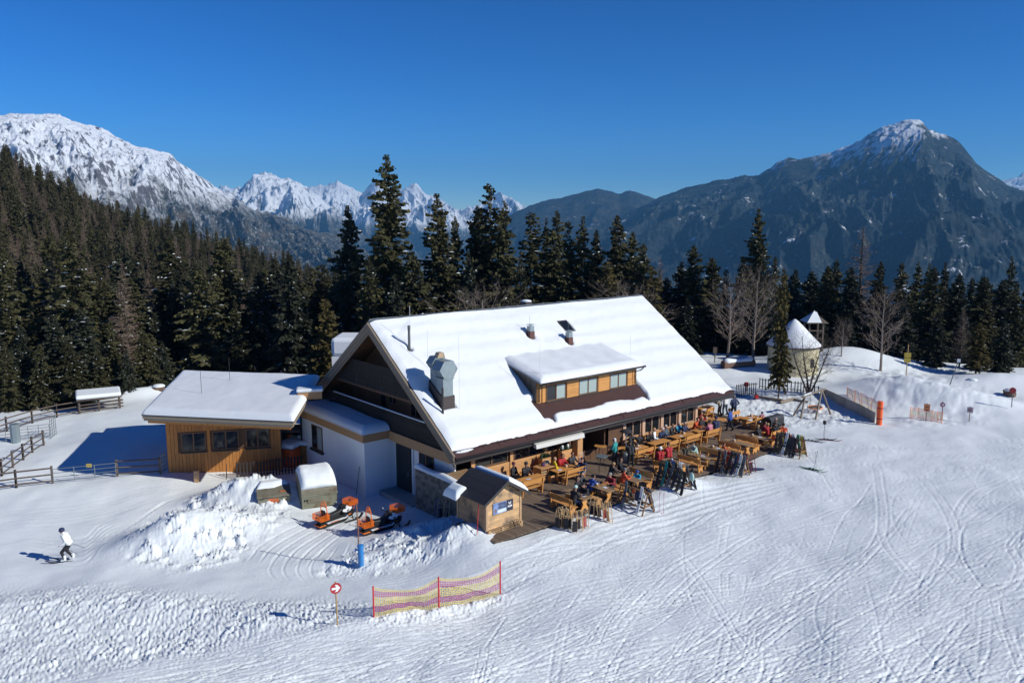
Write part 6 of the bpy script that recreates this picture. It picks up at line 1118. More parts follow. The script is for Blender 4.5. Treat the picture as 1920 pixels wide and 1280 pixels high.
# ------------------------------------------------------------ wooden sledges
def make_sledge():
    t = thing('sledge', 'sledge', 'sledge')
    for s in (-1, 1):
        pts = [(s*.19, .02, 0), (s*.19, 0, .55), (s*.185, -.01, .82)]+[(s*.185-s*.16*(1-math.cos(a)), -.01-.02*math.sin(a), .82+.27*math.sin(a)) for a in np.linspace(.2, PI/2, 6)]
        part('runner', MB().tube(pts, .020, 6), 'ash', t)
        part('side_rail', MB().tube([(s*.15, .17, .06), (s*.14, .17, .72), (s*.13, .10, .92)], .015, 5), 'ash', t)
        for z in (.12, .58): part('strut', MB().tube([(s*.19, 0, z), (s*.145, .17, z)], .014, 5), 'ash', t)
    part('seat', MB().b2((-.16, .172, .10), (.16, .19, .64)), 'dark_cloth', t); part('crossbar', MB().b2((-.17, .13, .6), (.17, .165, .64)), 'ash', t); return t
S0 = make_sledge(); sf = True
for px, py, rz, sm, lb in ((1049, 988, 150, 'dark_cloth', 'sledge with a tall pale hoop, leftmost of the upright sledges'), (1053, 986, 170, 'dark_cloth', 'sledge just behind the leftmost one, its hoop slightly lower'), (1059, 985, 140, 'dark_cloth', 'sledge with the highest hoop, behind the leftmost ones'), (1063, 990, 165, 'dark_cloth', 'sledge with a black seat in the middle of the front bunch'), (1069, 990, 150, 'dark_cloth', 'wide-hooped sledge with a black seat right of the middle of the front bunch'), (1076, 996, 185, 'dark_cloth', 'sledge with short horns nearest the piste'),
                           (1087, 995, 15, 'dark_cloth', 'sledge with a black seat and red marks facing the piste'), (1099, 991, 20, 'plaid', 'sledge with a red plaid seat'), (1110, 968, 15, 'dark_cloth', 'sledge with a black seat, left of the second bunch'), (1119, 970, 15, 'dark_cloth', 'sledge with a black seat in the middle of the second bunch'), (1127, 972, 20, 'dark_cloth', 'sledge with a black seat, right of the second bunch'), (1138, 975, 25, 'red_cloth', 'sledge with a dark red seat standing apart by the first ski rack'), (1146, 977, 120, 'ash', 'sledge seen from the side beside the dark red one')):
    p = gpt(px, py+2, -.4); a = rad(rz); tl = (rad(-10), 0)
    if sf: o = S0; sf = False; o.location = (p.x, p.y, p.z+.01); o.rotation_euler = (rad(-6), 0, a); o['label'] = lb; o['group'] = 'upright wooden sledges in front of the terrace'
    else: o = copy_thing(S0, (p.x, p.y, p.z+.01), a, lb, 'upright wooden sledges in front of the terrace', tilt=(rad(RT.uniform(-10, 0)), rad(RT.uniform(-5, 5))))
    o.scale = (.86, 1.0, 1.12)
    for c in COL.objects:
        pass
    if sm != 'dark_cloth':
        for c in [c for c in bpy.data.objects if c.parent == o and c.name.startswith('seat')]: c.material_slots[0].link = 'OBJECT'; c.material_slots[0].material = M[sm]
def sledge_at(x, y, z, rz, lb, sm, fm=None, sc=1.05):
    o = copy_thing(S0, (x, y, z), rz, lb, None, (sc,)*3, tilt=(rad(-12), 0)); 
    if 'group' in o: del o['group']
    for c in [c for c in bpy.data.objects if c.parent == o]:
        m = sm if c.name.startswith('seat') else fm
        if m: c.material_slots[0].link = 'OBJECT'; c.material_slots[0].material = M[m]
p = hw(-.55, .75); sledge_at(p.x, p.y, ground(p.x, p.y), HROT+rad(-60), 'sledge with a pale hoop leaning at the shingle wall', 'dark_cloth'); p = hw(-.5, .2); sledge_at(p.x, p.y, ground(p.x, p.y), HROT+rad(-80), 'second sledge squeezed between shingle wall and shed', 'dark_cloth')
p = hw(-.5, 1.25); sledge_at(p.x, p.y, ground(p.x, p.y), HROT+rad(-95), 'blue metal sledge leaning in the shade of the shingle wall', 'f_navy', 'f_blue', 1.1)
p = hw(18.9, -7.9); sledge_at(p.x, p.y, ground(p.x, p.y), HROT+rad(-10), 'red metal sledge with a dark seat at the third ski rack', 'dark_cloth', 'f_dark_red', 1.1)
p = hw(19.6, -7.6); sb = part('snowboard', MB().prism([(.14*math.cos(a)*(1), .14*math.sin(a)+(.62 if math.sin(a) > 0 else -.62)) for a in np.linspace(0, 2*PI, 20, endpoint=False)], 'z', 0, .02), 'f_navy', None, (p.x, p.y, ground(p.x, p.y)+.16), (rad(10), rad(-14), HROT+rad(70))); tag(sb, 'dark blue snowboard lying beside the red metal sledge', 'snowboard')
# skis and poles lying or standing on the snow
def lying(px, py, rz, ca, cb, lb):
    p = gpt(px, py, -.3); t = thing('ski_pair', lb, 'skis', (p.x, p.y, p.z+.03), rad(rz))
    for s, cc in ((-1, ca), (1, cb)):
        q = part('ski', SKI, None, t, (s*.12, s*.15, 0), (0, 0, rad(s*3))); q.material_slots[0].link = 'OBJECT'; q.material_slots[0].material = M[cc]; part('binding', BIND, None, q)
lying(1525, 881, 52, 'f_black', 'f_green', 'black and green skis lying by the crossed poles'); lying(1523, 827, 60, 'f_navy', 'f_black', 'dark skis lying left behind the last ski rack'); lying(1553, 825, 75, 'f_dark_red', 'f_black', 'dark red skis lying flat near the twin poles with a hat')
def pole(px, py, m, lb, tilt=(0, 0), h=1.2, grp=None):
    p = gpt(px, py, -.3); o = part('ski_pole', MB().tube([(0, 0, -.05), (0, 0, h)], .011, 5).lathe([(.01, .08), (.055, .09), (.01, .095)], 8).lathe([(.018, h-.12), (.022, h), (.01, h+.02)], 6), m, None, (p.x, p.y, p.z), (rad(tilt[0]), rad(tilt[1]), 0)); tag(o, lb, 'ski pole', grp)
pole(1236, 961, 'f_pink', 'left of two pinkish poles stuck in the snow by the first rack'); pole(1244, 963, 'f_pink', 'right of two pinkish poles stuck in the snow by the first rack')
pole(1526, 877, 'f_grey', 'left of the two crossed poles stuck in the piste', (0, 9)); pole(1530, 879, 'f_grey', 'right of the two crossed poles stuck in the piste', (0, -4)); pole(1543, 824, 'f_grey', 'left pole of the pair carrying a hat', (0, 3), 1.3); pole(1546, 824, 'f_grey', 'right pole of the pair carrying a hat', (0, -2), 1.3)
p = gpt(1544.5, 824, -.3); tag(part('hat', MB().lathe([(.12, 0), (.14, .1), (.13, .26), (.03, .30)], 10), 'f_black', None, (p.x, p.y, p.z+1.22), smooth=True), 'black hat put on top of two ski poles', 'hat')
# red lift-pole leaning on the shed and gear at its foot
p = hw(SCX-.34, SCY+.25); tag(part('snow_probe', MB().tube([(-.25, -.15, 0), (.16, .20, 1.7)], .025, 6), 'f_red', None, (p.x, p.y, ground(p.x, p.y)-.05), (0, 0, HROT)), 'red pole leaning on the left side of the shed', 'pole')
M['steel_dark'] = mat('dark_steel', (.06, .055, .05), .5, metal=.5)
for i, dx in enumerate((1.55, 1.85, 2.2)):
    t = part('snowshoe', MB().tube([(.11*math.cos(a), 0, .25+.23*math.sin(a)) for a in np.linspace(0, 2*PI, 14, endpoint=False)], .018, 5, closed=True).tube([(-.10, 0, .2), (.10, 0, .2)], .012, 4).tube([(-.09, 0, .34), (.09, 0, .34)], .012, 4), ('steel_dark', 'steel_dark', 'ash')[i], None, tuple(hw(SCX+dx, SCY-.30, .0)), (rad(-22), 0, HROT+rad(-15+12*i))); tag(t, ('dark snowshoe nearest the middle of the shed front', 'dark snowshoe in the middle of the three at the shed foot', 'wooden-framed snowshoe at the right corner of the shed')[i], 'snowshoe', 'snowshoes at the foot of the shed')
# ------------------------------------------------------------ snowmobiles
M['sm_orange'] = mat('orange_paint', (.80, .17, .012), .4, .06, 4); M['sm_black'] = mat('black_plastic_matt', (.010, .010, .011), .45); M['sm_white'] = mat('white_gloss', (.78, .79, .80), .25); M['rubber'] = mat('track_rubber', (.012, .012, .012), .85, .2, 20); M['sm_seat'] = mat('seat_vinyl', (.018, .018, .02), .5)
def basket(parent, name, c, d, n, m='sm_orange'):
    mb = MB(); x0, y0, z0 = c[0]-d[0]/2, c[1]-d[1]/2, c[2]; x1, y1, z1 = c[0]+d[0]/2, c[1]+d[1]/2, c[2]+d[2]; t = .018
    for z in np.linspace(z0, z1-t, n): mb.b2((x0, y0, z), (x1, y0+t, z+t)).b2((x0, y1-t, z), (x1, y1, z+t)).b2((x0, y0+t, z), (x0+t, y1-t, z+t)).b2((x1-t, y0+t, z), (x1, y1-t, z+t))
    for k in np.linspace(0, 1, 11): x = x0+(d[0]-t)*k; mb.b2((x, y0-.002, z0), (x+t, y0+t+.002, z1)).b2((x, y1-t-.002, z0), (x+t, y1+.002, z1))
    for k in np.linspace(0, 1, 8): y = y0+(d[1]-t)*k; mb.b2((x0-.002, y, z0), (x0+t+.002, y+t, z1)).b2((x1-t-.002, y, z0), (x1+.002, y+t, z1))
    b = part(name, mb, m, parent); part('floor', MB().b2((x0+t, y0+t, z0+.002), (x1-t, y1-t, z0+.012)), m, b); return b
def make_snowmobile():           # faces +y; rear basket at -y
    t = thing('snowmobile', 'x', 'snowmobile')
    tp = [(.0-1.30+.16*math.cos(a)*1.0, .16+.16*math.sin(a)) for a in np.linspace(PI/2, 3*PI/2, 7)]+[(.35, 0.02), (.62, .20), (.5, .34)]
    part('track', MB().prism(tp, 'x', -.25, .25), 'rubber', t, bevel=.02)
    lg = MB()
    for i in range(14): lg.b2((-.25, -1.28+i*.115, -.01), (.25, -1.24+i*.115, .02))
    o = part('track_lugs', lg, 'rubber', t); o['kind'] = 'stuff'
    part('tunnel', MB().prism([(-1.42, .40), (-1.42, .46), (.30, .52), (.45, .40)], 'x', -.27, .27), 'sm_black', t)
    for s in (-1, 1):
        part('running_board', MB().prism([(-1.05, .30), (-1.05, .335), (.30, .345), (.42, .44), (.44, .40), (.32, .31)], 'x', s*.27 if s > 0 else -.43, .43 if s > 0 else -.27), 'sm_white', t)
        part('board_stripe', MB().b2((s*.432-.004, -.85, .312), (s*.432+.004, -.2, .335)), 'sm_orange', t)
        sk = part('ski', MB().prism([(.15, .02), (1.05, .0), (1.35, .10), (1.50, .30), (1.46, .32), (1.30, .14), (1.02, .05), (.15, .06)], 'x', s*.47-.075, s*.47+.075), 'sm_black', t); part('spindle', MB().tube([(s*.47, .78, .06), (s*.40, .72, .42)], .03, 6), 'sm_black', sk)
        part('suspension_arm', MB().tube([(s*.46, .76, .16), (s*.18, .60, .30)], .022, 5).tube([(s*.42, .75, .36), (s*.18, .55, .52)], .022, 5), 'sm_black', t)
    part('rear_bumper', MB().tube([(-.30, -1.1, .22), (-.30, -1.52, .20), (.30, -1.52, .20), (.30, -1.1, .22)], .030, 6), 'sm_orange', t)
    part('seat', MB().prism([(-.95, .50), (-.98, .66), (-.80, .74), (-.45, .70), (-.10, .74), (.22, .84), (.26, .56)], 'x', -.17, .17), 'sm_seat', t, bevel=.05); part('backrest', MB().prism([(-1.06, .60), (-1.10, 1.02), (-1.02, 1.05), (-.95, .62)], 'x', -.18, .18), 'sm_seat', t, bevel=.03)
    part('side_bag', MB().b2((-.235, -.75, .48), (-.172, -.05, .66)).b2((.172, -.75, .48), (.235, -.05, .66)), 'sm_seat', t)
    part('body', MB().prism([(.20, .30), (.16, .70), (.30, .92), (.62, .90), (.98, .62), (1.02, .42), (.80, .26)], 'x', -.34, .34), 'sm_black', t, bevel=.06)
    for s in (-1, 1): part('side_panel', MB().add([(s*.345, .10, .72), (s*.345, .50, .93), (s*.36, .80, .80), (s*.36, .62, .66), (s*.35, .35, .62), (s*.30, .14, .78), (s*.24, .48, .99), (s*.22, .80, .86)], [(0, 1, 2, 3, 4), (0, 5, 6, 1), (1, 6, 7, 2)]), 'sm_white', t); part('decal', MB().prism([(.36, .70), (.52, .78), (.60, .72), (.44, .66)], 'x', s*.362-.004, s*.362+.004), 'sm_black', t); part('orange_accent', MB().prism([(.50, .44), (.72, .48), (.70, .42), (.55, .39)], 'x', s*.345-.004, s*.345+.004), 'sm_orange', t)
    part('console', MB().prism([(.10, .80), (.26, 1.08), (.48, 1.02), (.62, .90), (.3, .8)], 'x', -.16, .16), 'sm_black', t, bevel=.03)
    part('handlebar', MB().tube([(-.40, .02, 1.08), (-.18, .12, 1.05), (.18, .12, 1.05), (.40, .02, 1.08)], .022, 6), 'sm_black', t); part('steering_post', MB().tube([(0, .12, 1.05), (0, .30, .80)], .03, 6), 'sm_black', t)
    part('mirror', MB().b2((-.38, .12, 1.12), (-.28, .14, 1.20)), 'sm_white', t)
    basket(t, 'rear_basket', (0, -1.22, .54), (.86, .62, .34), 4); basket(t, 'front_basket', (0, .92, .92), (.74, .62, .30), 4)
    part('basket_bracket', MB().tube([(-.25, 1.1, .92), (-.22, .95, .55)], .022, 5).tube([(.25, 1.1, .92), (.22, .95, .55)], .022, 5), 'sm_orange', t)
    part('emblem', MB().lathe([(.10, 0), (.09, .012), (.01, .014)], 14), 'sm_black', t, (0, -1.535, .72), (PI/2, 0, 0)).scale = (1, .6, 1)
    hp = part('rack_hoop', MB().tube([(-.36, -.98, .55), (-.27, -1.0, 1.30)]+[(-.20*math.cos(a), -1.0, 1.40+.20*math.sin(a)) for a in np.linspace(.2, PI-.2, 7)]+[(.27, -1.0, 1.30), (.36, -.98, .55)], .028, 6), 'sm_orange', t); part('hoop_plate', MB().b2((-.24, -1.02, 1.24), (.24, -.98, 1.30)), 'sm_orange', hp); part('tow_eye', MB().tube([(.07*math.cos(a), -1.0, 1.42+.07*math.sin(a)) for a in np.linspace(0, 2*PI, 10, endpoint=False)], .02, 5, closed=True), 'sm_orange', hp)
    return t
smo = make_snowmobile(); pA = gpt(599, 991, -1.35); yA = math.atan2(2.0, 2.3); cA = pA+Vector((math.sin(yA), math.cos(yA), 0))*1.35
smo.location = (cA.x, cA.y, ground(cA.x, cA.y)+.0); smo.rotation_euler = (0, 0, -yA); smo['label'] = 'orange and black snowmobile in front of the big rubbish container'; smo['group'] = 'parked snowmobiles'
pB = gpt(682, 1003, -1.3); yB = yA+rad(9); cB = pB+Vector((math.sin(yB), math.cos(yB), 0))*1.35; copy_thing(smo, (cB.x, cB.y, ground(cB.x, cB.y)), -yB, 'orange and black snowmobile behind the brown pole and blue hydrant', 'parked snowmobiles')
# ------------------------------------------------------------ containers, hydrant, sign, net
M['skip'] = mat('grey_green_container', (.19, .19, .135), .6, .15, 3, dirt=((.13, .09, .05), 2)); M['lid'] = mat('tan_lid', (.17, .155, .11), .7, .2, 3, dirt=((.10, .06, .035), 1.6)); M['sticker'] = mat('orange_sticker', (.45, .12, .04), .6, .4, 8)
a0 = gpt(567, 955, -1.4); yaw = rad(64); u = Vector((math.sin(yaw), math.cos(yaw), 0)); sk_ = thing('rubbish_container', 'big grey-green rubbish container with a rounded snow-covered lid', 'container', (a0.x, a0.y, a0.z-.1), PI/2-yaw)
part('body', MB().prism([(0, .12), (-.04, .95), (1.75, .95), (1.7, .12)], 'x', 0, 2.2), 'skip', sk_); arc = [(1.75-1.78*math.sin(a)*1.0, .98+1.15*math.cos(a)) for a in np.linspace(0, PI/2, 8)]
part('lid', MB().prism([(1.75, .96)]+arc, 'x', -.02, 2.22), 'lid', sk_); part('rim', MB().b2((-.04, -.09, .88), (2.24, -.03, 1.0)), 'skip', sk_); part('lettering_plate', MB().b2((.35, -.06, .45), (1.2, -.045, .72)), 'lid', sk_)
for i in range(3): part('mark', MB().b2((.12+i*.14, -.055, .60), (.20+i*.14, -.04, .72)), 'sm_black', sk_)
for x in (.0, 2.0): part('wheel', MB().tube([(x, .3, .1), (x+.12, .3, .1)], .12, 10), 'rubber', sk_)
sy = np.linspace(0, 1, 26); sxs = np.linspace(0, 1, 22); SX, SY = np.meshgrid(sxs, sy); an = SY*PI/2*.80; hh = .30*np.power(np.clip(np.minimum.reduce([SX/.12, (1-SX)/.12, (1-SY)/.12]), 0, 1), .5)*(1-.35*np.clip((SX-.55)*2, 0, 1)*np.clip((SY-.5)*2.5, 0, 1))+.05*fbm(SX*4, SY*4, 3, 2)
hh = np.maximum(hh, .002); VV = np.stack([-.02+2.24*SX, 1.75-(1.78+hh)*np.sin(an), .98+(1.15+hh)*np.cos(an)], -1); part('snow_cover', setm(np_mesh('snow_cover', VV.reshape(-1, 3), grid_faces(26, 22)), 'snow'), None, sk_)
b0 = gpt(484, 944, -.9); yaw2 = rad(70); gb = thing('grit_bin', 'low grey-green grit bin with a dirty tan lid half buried in the snow bank', 'bin', (b0.x, b0.y, b0.z-.25), PI/2-yaw2)
part('body', MB().prism([(0, 0), (0, .60), (1.3, .66), (1.3, 0)], 'x', 0, 1.95), 'skip', gb); part('lid', MB().prism([(-.12, .605), (-.10, .68), (.9, 1.0), (1.45, .95), (1.45, .80)], 'x', -.05, 2.0), 'lid', gb); part('sticker', MB().b2((.6, -.012, .22), (1.25, -.002, .48)), 'sticker', gb); part('label_plate', MB().prism([(.2, .80), (.32, .842), (.32, .835), (.2, .79)], 'x', 1.35, 1.8), 'sticker', gb)
for x in (.3, 1.5): part('handle', MB().tube([(x, -.13, .63), (x, -.17, .60), (x+.2, -.17, .60), (x+.2, -.13, .63)], .018, 5), 'sm_black', gb)
snow_slab('snow_cover', gb, np.arange(-.1, 2.05, .08), np.arange(.65, 1.6, .08), lambda x, y: .86+.0*x, lambda x, y: .38*np.power(np.clip(np.minimum.reduce([(x+.05)/.3, (2.0-x)/.3, (y-.68-.3*np.clip(x-1, 0, 1))/.4]), 0, 1), .6), m='snow')
M['blue_paint'] = mat('hydrant_blue', (.03, .20, .50), .45, .1, 5); M['pole_brown'] = mat('brown_pole', (.21, .10, .055), .7, .2, 6); M['sign_red'] = mat('sign_red', (.40, .03, .035), .5, .1, 10); M['sign_wood'] = mat('sign_post_wood', (.42, .27, .11), .7, .15, 6); M['orange_pad'] = mat('orange_padding', (.85, .12, .02), .6, .1, 3)
p = gpt(677, 1058, -1); hy = thing('snow_hydrant', 'blue snow-making hydrant standing by the ploughed bank', 'hydrant', (p.x, p.y, p.z-.05)); part('pipe', MB().lathe([(.15, 0), (.15, .62), (.17, .63), (.17, .70), (.15, .71), (.15, 1.0), (.18, 1.01), (.18, 1.1), (.10, 1.14), (.01, 1.15)], 14), 'blue_paint', hy); part('valve', MB().tube([(-.15, 0, .85), (-.26, 0, .85)], .05, 8), 'blue_paint', hy); part('handwheel', MB().tube([(-.28, .09*math.cos(a), .85+.09*math.sin(a)) for a in np.linspace(0, 2*PI, 10, endpoint=False)], .014, 5, closed=True), 'blue_paint', hy)
p = gpt(673, 1055, -1); tag(part('marker_pole', MB().tube([(0, 0, -.1), (.01, 0, 1.6), (-.04, 0, 3.25)], .035, 6), 'pole_brown', None, tuple(p)), 'tall thin brown pole beside the blue hydrant', 'pole')
def round_sign(p, h, r, label, face, arrow=True, post='sign_wood', plate='sign_red', name='piste_sign', border=False):
    t = thing(name, label, 'sign', (p.x, p.y, p.z-.05), face); part('post', MB().tube([(.03, .03, 0), (0, .03, h)], .035, 6), post, t)
    d = part('disc', MB().lathe([(r, -.012), (r, .0), (.01, .0)], 24), plate, t, (0, -.02, h-.28), (PI/2, 0, 0))
    if border: part('rim', MB().tube([(r*math.cos(a), r*math.sin(a), .004) for a in np.linspace(0, 2*PI, 24, endpoint=False)], .03, 4, closed=True), 'sign_red', d)
    if arrow: part('arrow', MB().prism([(-.16, -.045), (.02, -.045), (-.04, -.14), (.05, -.14), (.17, 0), (.05, .14), (-.04, .14), (.02, .045), (-.16, .045)], 'z', .003, .010), 'white_ink', d).scale = (r/.22,)*3
    return t
round_sign(gpt(632, 1173, -.9), 2.05, .245, 'round red piste sign with a white arrow on a wooden post', rad(28), name='arrow_sign')
M['net_y'] = mat('net_yellow', (.66, .50, .12), .8, .2, 6); M['net_p'] = mat('net_pink', (.42, .09, .17), .8, .2, 6); M['net_red'] = mat('net_post_red', (.62, .02, .03), .5); M['net_o'] = mat('net_orange', (.85, .34, .16), .8, .15, 6)
def net(name, label, posts, hts, bands, sag=.25, cell=.085, w=.024, pm='net_red', pr=.035, lean=0, grp=None):
    t = thing(name, label, 'safety net', tuple(posts[0])); o0 = Vector(posts[0])
    for p, h in zip(posts, hts): q = Vector(p)-o0; part('post', MB().tube([q-Vector((0, 0, .15)), q+Vector((lean, 0, h))], pr, 6), pm, t)
    for i in range(len(posts)-1):
        A, B = Vector(posts[i])-o0, Vector(posts[i+1])-o0; L = (B-A).length; nx = max(4, int(L/cell)); nz = int(min(hts)/cell*.95); mbs = {m: MB() for m in set(bands)}; nrm = (B-A).cross(Vector((0, 0, 1))).normalized()
        def P(f, g):
            h = hts[i]*(1-f)+hts[i+1]*f; dip = sag*4*f*(1-f); b = A.lerp(B, f); wob = .10*math.sin(f*7+g*3)*math.sin(PI*f); gb_ = ground(*(b+o0).xy)-o0.z if k_ground else b.z
            zz = gb_*(1-g)+(b.z+(h-dip)*.97)*g if k_ground else b.z+.03+(h*.97-.03-dip)*g; return Vector((b.x, b.y, zz))+nrm*wob
        k_ground = cell > .07
        for j in range(nz+1):
            g = j/nz; m = bands[min(len(bands)-1, int(g*len(bands)*.999))]; step = max(1, nx//14)
            for a in range(0, nx, step): p0, p1 = P(a/nx, g), P(min(nx, a+step)/nx, g); u = Vector((0, 0, w/2)); mbs[m].add([p0-u, p1-u, p1+u, p0+u], [(0, 1, 2, 3)])
        d = (B-A).normalized()*w/2
        for a in range(nx+1):
            for bnd in range(len(bands)):
                g0, g1 = bnd/len(bands), (bnd+1)/len(bands); p0, p1 = P(a/nx, g0), P(a/nx, g1); mbs[bands[bnd]].add([p0-d, p0+d, p1+d, p1-d], [(0, 1, 2, 3)])
        for m, mb in mbs.items(): part('netting', mb, m, t)['kind'] = 'stuff'
    if grp: t['group'] = grp
    return t
pp = [gpt(701, 1156, -.8), gpt(823, 1138, -.8), gpt(938, 1113, -.75)]
net('piste_net', 'yellow and pink safety net on three red posts at the piste edge', [tuple(q) for q in pp], [1.42, 1.45, 1.62], ['net_y']*2+['net_p']*3+['net_y']*4+['net_p']*3+['net_y'], .38)
# ------------------------------------------------------------ far right: padded post, nets, signs
pp = [gpt(x, y, -.2) for x, y in ((1587, 752), (1602, 758), (1614, 764), (1633, 773), (1647, 781))]; net('piste_net', 'yellow and pink net beside the tall orange padded post', [tuple(q) for q in pp], [1.35]*5, ['net_p', 'net_y', 'net_p', 'net_y', 'net_p'], .06, .10, .03, 'net_o', .03)
pp = [gpt(x, y, -.2) for x, y in ((1706, 785), (1721, 786), (1747, 789), (1757, 791), (1766, 792))]; net('piste_net', 'low orange net below the snow hump', [tuple(q) for q in pp], [1.1, 1.05, .95, .95, 1.0], ['net_o', 'net_y', 'net_o'], .06, .10, .028, 'net_o', .03)
p = gpt(1648, 796, -.3); op = thing('padded_post', 'tall fat orange padded post at the end of the playground wall', 'post', (p.x, p.y, p.z-.1)); part('padding', MB().lathe([(.20, 0), (.23, .05), (.23, 2.05), (.20, 2.1), (.02, 2.1)], 16), 'orange_pad', op); part('strap', MB().lathe([(.238, .6), (.238, .68)], 16).lathe([(.238, 1.5), (.238, 1.58)], 16), 'dark_red' if 'dark_red' in M else 'f_dark_red', op)
M['sign_orange'] = mat('sign_orange', (.70, .25, .09), .6, .1, 8); M['sign_grey'] = mat('sign_greyish', (.55, .52, .52), .6); M['sign_yellow'] = mat('trail_yellow', (.62, .43, .06), .6, .1, 8)
def board_sign(px, py, h, wd, ht, m, label, bars, post='pole_brown', face=0):
    p = gpt(px, py, -.2); t = thing('piste_sign', label, 'sign', (p.x, p.y, p.z-.05), face); part('post', MB().tube([(0, 0.03, 0), (0, .03, h)], .03, 6), post, t); b = part('plate', MB().b2((-wd/2, -.03, h-ht-.05), (wd/2, -.005, h-.05)), m, t)
    for (x0, z0, x1, z1) in bars: part('print_bar', MB().b2((x0*wd/2, -.034, h-ht-.05+z0*ht), (x1*wd/2, -.031, h-ht-.05+z1*ht)), 'ink', b)
    return t
board_sign(1736, 790, 1.62, .46, .62, 'sign_orange', 'orange rectangular notice behind the low orange net', [(-.6, .50, .6, .58), (-.5, .12, .5, .22), (-.1, .72, .1, .80)], face=rad(-25))
round_sign(gpt(1765, 789, -.2), 1.75, .20, 'small round red arrow sign at the end of the low orange net', rad(-25), post='f_grey')
sg2 = board_sign(1817, 790, 1.35, .46, .50, 'sign_grey', 'grey-white square notice with a red ring right of the low net', [], face=rad(-28)); part('ring', MB().tube([(.15*math.cos(a), -.036, 1.05+.15*math.sin(a)) for a in np.linspace(0, 2*PI, 18, endpoint=False)], .022, 4, closed=True).tube([(-.1, -.036, 1.15), (.1, -.036, .95)], .018, 4), 'sign_red', sg2); part('pictogram', MB().tube([(.08, -.034, 1.12), (-.06, -.034, .98)], .03, 4), 'ink', sg2)
round_sign(gpt(1896, 762, -.2), 1.75, .26, 'dark red sign far right before the snow bank', rad(-30), arrow=False, post='f_grey')
p = gpt(1699, 704, 0); tp_ = thing('trail_signpost', 'wooden signpost with two yellow trail boards by the wood', 'signpost', (p.x, p.y, p.z-.1), rad(-20)); part('post', MB().tube([(0, 0, 0), (0, 0, 3.4)], .05, 6), 'sign_wood', tp_)
for z0, z1 in ((2.05, 2.55), (1.5, 1.98)): part('board', MB().b2((-.32, -.09, z0), (.32, -.055, z1)), 'sign_yellow', tp_)
part('antenna', MB().tube([(.03, 0, 2.6), (.25, 0, 2.9)], .02, 5), 'f_grey', tp_)
p = gpt(1779, 724, 0); lp = thing('piste_lamp', 'leaning grey pole with a white lamp in front of the wood', 'lamp', (p.x, p.y, p.z-.2), rad(-20)); part('pole', MB().tube([(0, 0, 0), (.62, 0, 2.7)], .045, 6), 'f_grey', lp); part('head', MB().b2((.55, -.12, 2.68), (.82, .12, 2.98)), 'f_white', lp)
p = at_y(1784, 750, 77); tag(part('crate', MB().prism([(-.35, 0), (-.22, .7), (.30, .66), (.35, 0)], 'y', -.3, .3), 'orange_pad', None, (p.x, p.y, p.z-.1), (0, 0, rad(-15)), bevel=.04), 'orange box sunk in the snow below the leaning lamp', 'box')
# playground: wall, picket fence, swing, logs
M['grey_board'] = mat('grey_board_wall', (.42, .38, .32), .85, .2, 3, obj_var=.15, grain=(8, 8, 1)); M['picket'] = mat('dark_picket', (.03, .026, .026), .85, .2, 5, obj_var=.2); M['log'] = mat('weathered_log', (.25, .20, .15), .85, .25, 4); M['rail_wood'] = mat('rail_wood', (.11, .085, .07), .85, .25, 4, obj_var=.2)
def fence_line(t, pts, fn):
    for a, b in zip(pts[:-1], pts[1:]): fn(t, Vector(a), Vector(b))
pl = [gpt(x, y, -.3) for x, y in ((1543, 745), (1575, 760), (1610, 776), (1640, 793))]
bw = thing('board_wall', 'grey boarded playground wall running to the orange padded post', 'wall', tuple(pl[0]))
for a, b in zip(pl[:-1], pl[1:]):
    d = (b-a); n = max(1, int(d.length/.42)); u = d.normalized(); nn = Vector((-u.y, u.x, 0))
    for i in range(n):
        q = a+d*((i+.5)/n)-pl[0]; part('board', MB().box((q.x, q.y, q.z+.42), (d.length/n-.02, .05, 1.0), Matrix.Rotation(math.atan2(u.y, u.x), 3, 'Z')), 'grey_board', bw)
def picket_fence(name, label, pts, h, gap, m, w=.07, extra=0):
    t = thing(name, label, 'fence', tuple(pts[0])); o0 = Vector(pts[0])
    for a, b in zip(pts[:-1], pts[1:]):
        a, b = Vector(a), Vector(b); d = b-a; n = max(2, int(d.length/gap)); R_ = Matrix.Rotation(math.atan2(d.y, d.x), 3, 'Z')
        for i in range(n): q = a+d*(i/n)-o0; part('picket', MB().box((q.x, q.y, q.z+h/2-.05), (w, .025, h), R_), m, t)
        for z in (.25, h-.22):
            u = d.normalized(); nn = Vector((-u.y, u.x, 0))*.03; part('rail', MB().tube([a-o0+nn+Vector((0, 0, z)), b-o0+nn+Vector((0, 0, z))], .03, 4), m, t)
    return t
picket_fence('picket_fence', 'dark picket fence round the far side of the playground', [gpt(x, y, -.2) for x, y in ((1424, 728), (1462, 734), (1490, 735), (1512, 738), (1541, 747))], 1.15, .30, 'picket', .09)
picket_fence('picket_fence', 'dark picket fence in the shade beside the white annex', [gpt(x, y, -1.2) for x, y in ((445, 899), (490, 895), (530, 889), (571, 884))], 1.3, .20, 'picket', .10)
picket_fence('picket_fence', 'grey wooden gate posts and railing right behind the roof corner', [gpt(x, y, -.2) for x, y in ((1380, 745), (1397, 742), (1420, 740))], 1.3, .22, 'picket', .08)
swp = [gpt(x, y, -.3) for x, y in ((1486, 780), (1501, 785), (1529, 787), (1558, 776))]; sw_ = thing('log_swing', 'log swing frame with a round orange nest seat in the snow', 'swing', tuple(swp[0])); o0 = swp[0]; cA_, cB_ = (swp[0]+swp[2])/2, (swp[1]+swp[3])/2
tA = at_y(1510, 742, (swp[0].y+swp[1].y)/2+.4)-o0; tB = at_y(1541, 731, (swp[2].y+swp[3].y)/2+1.6)-o0
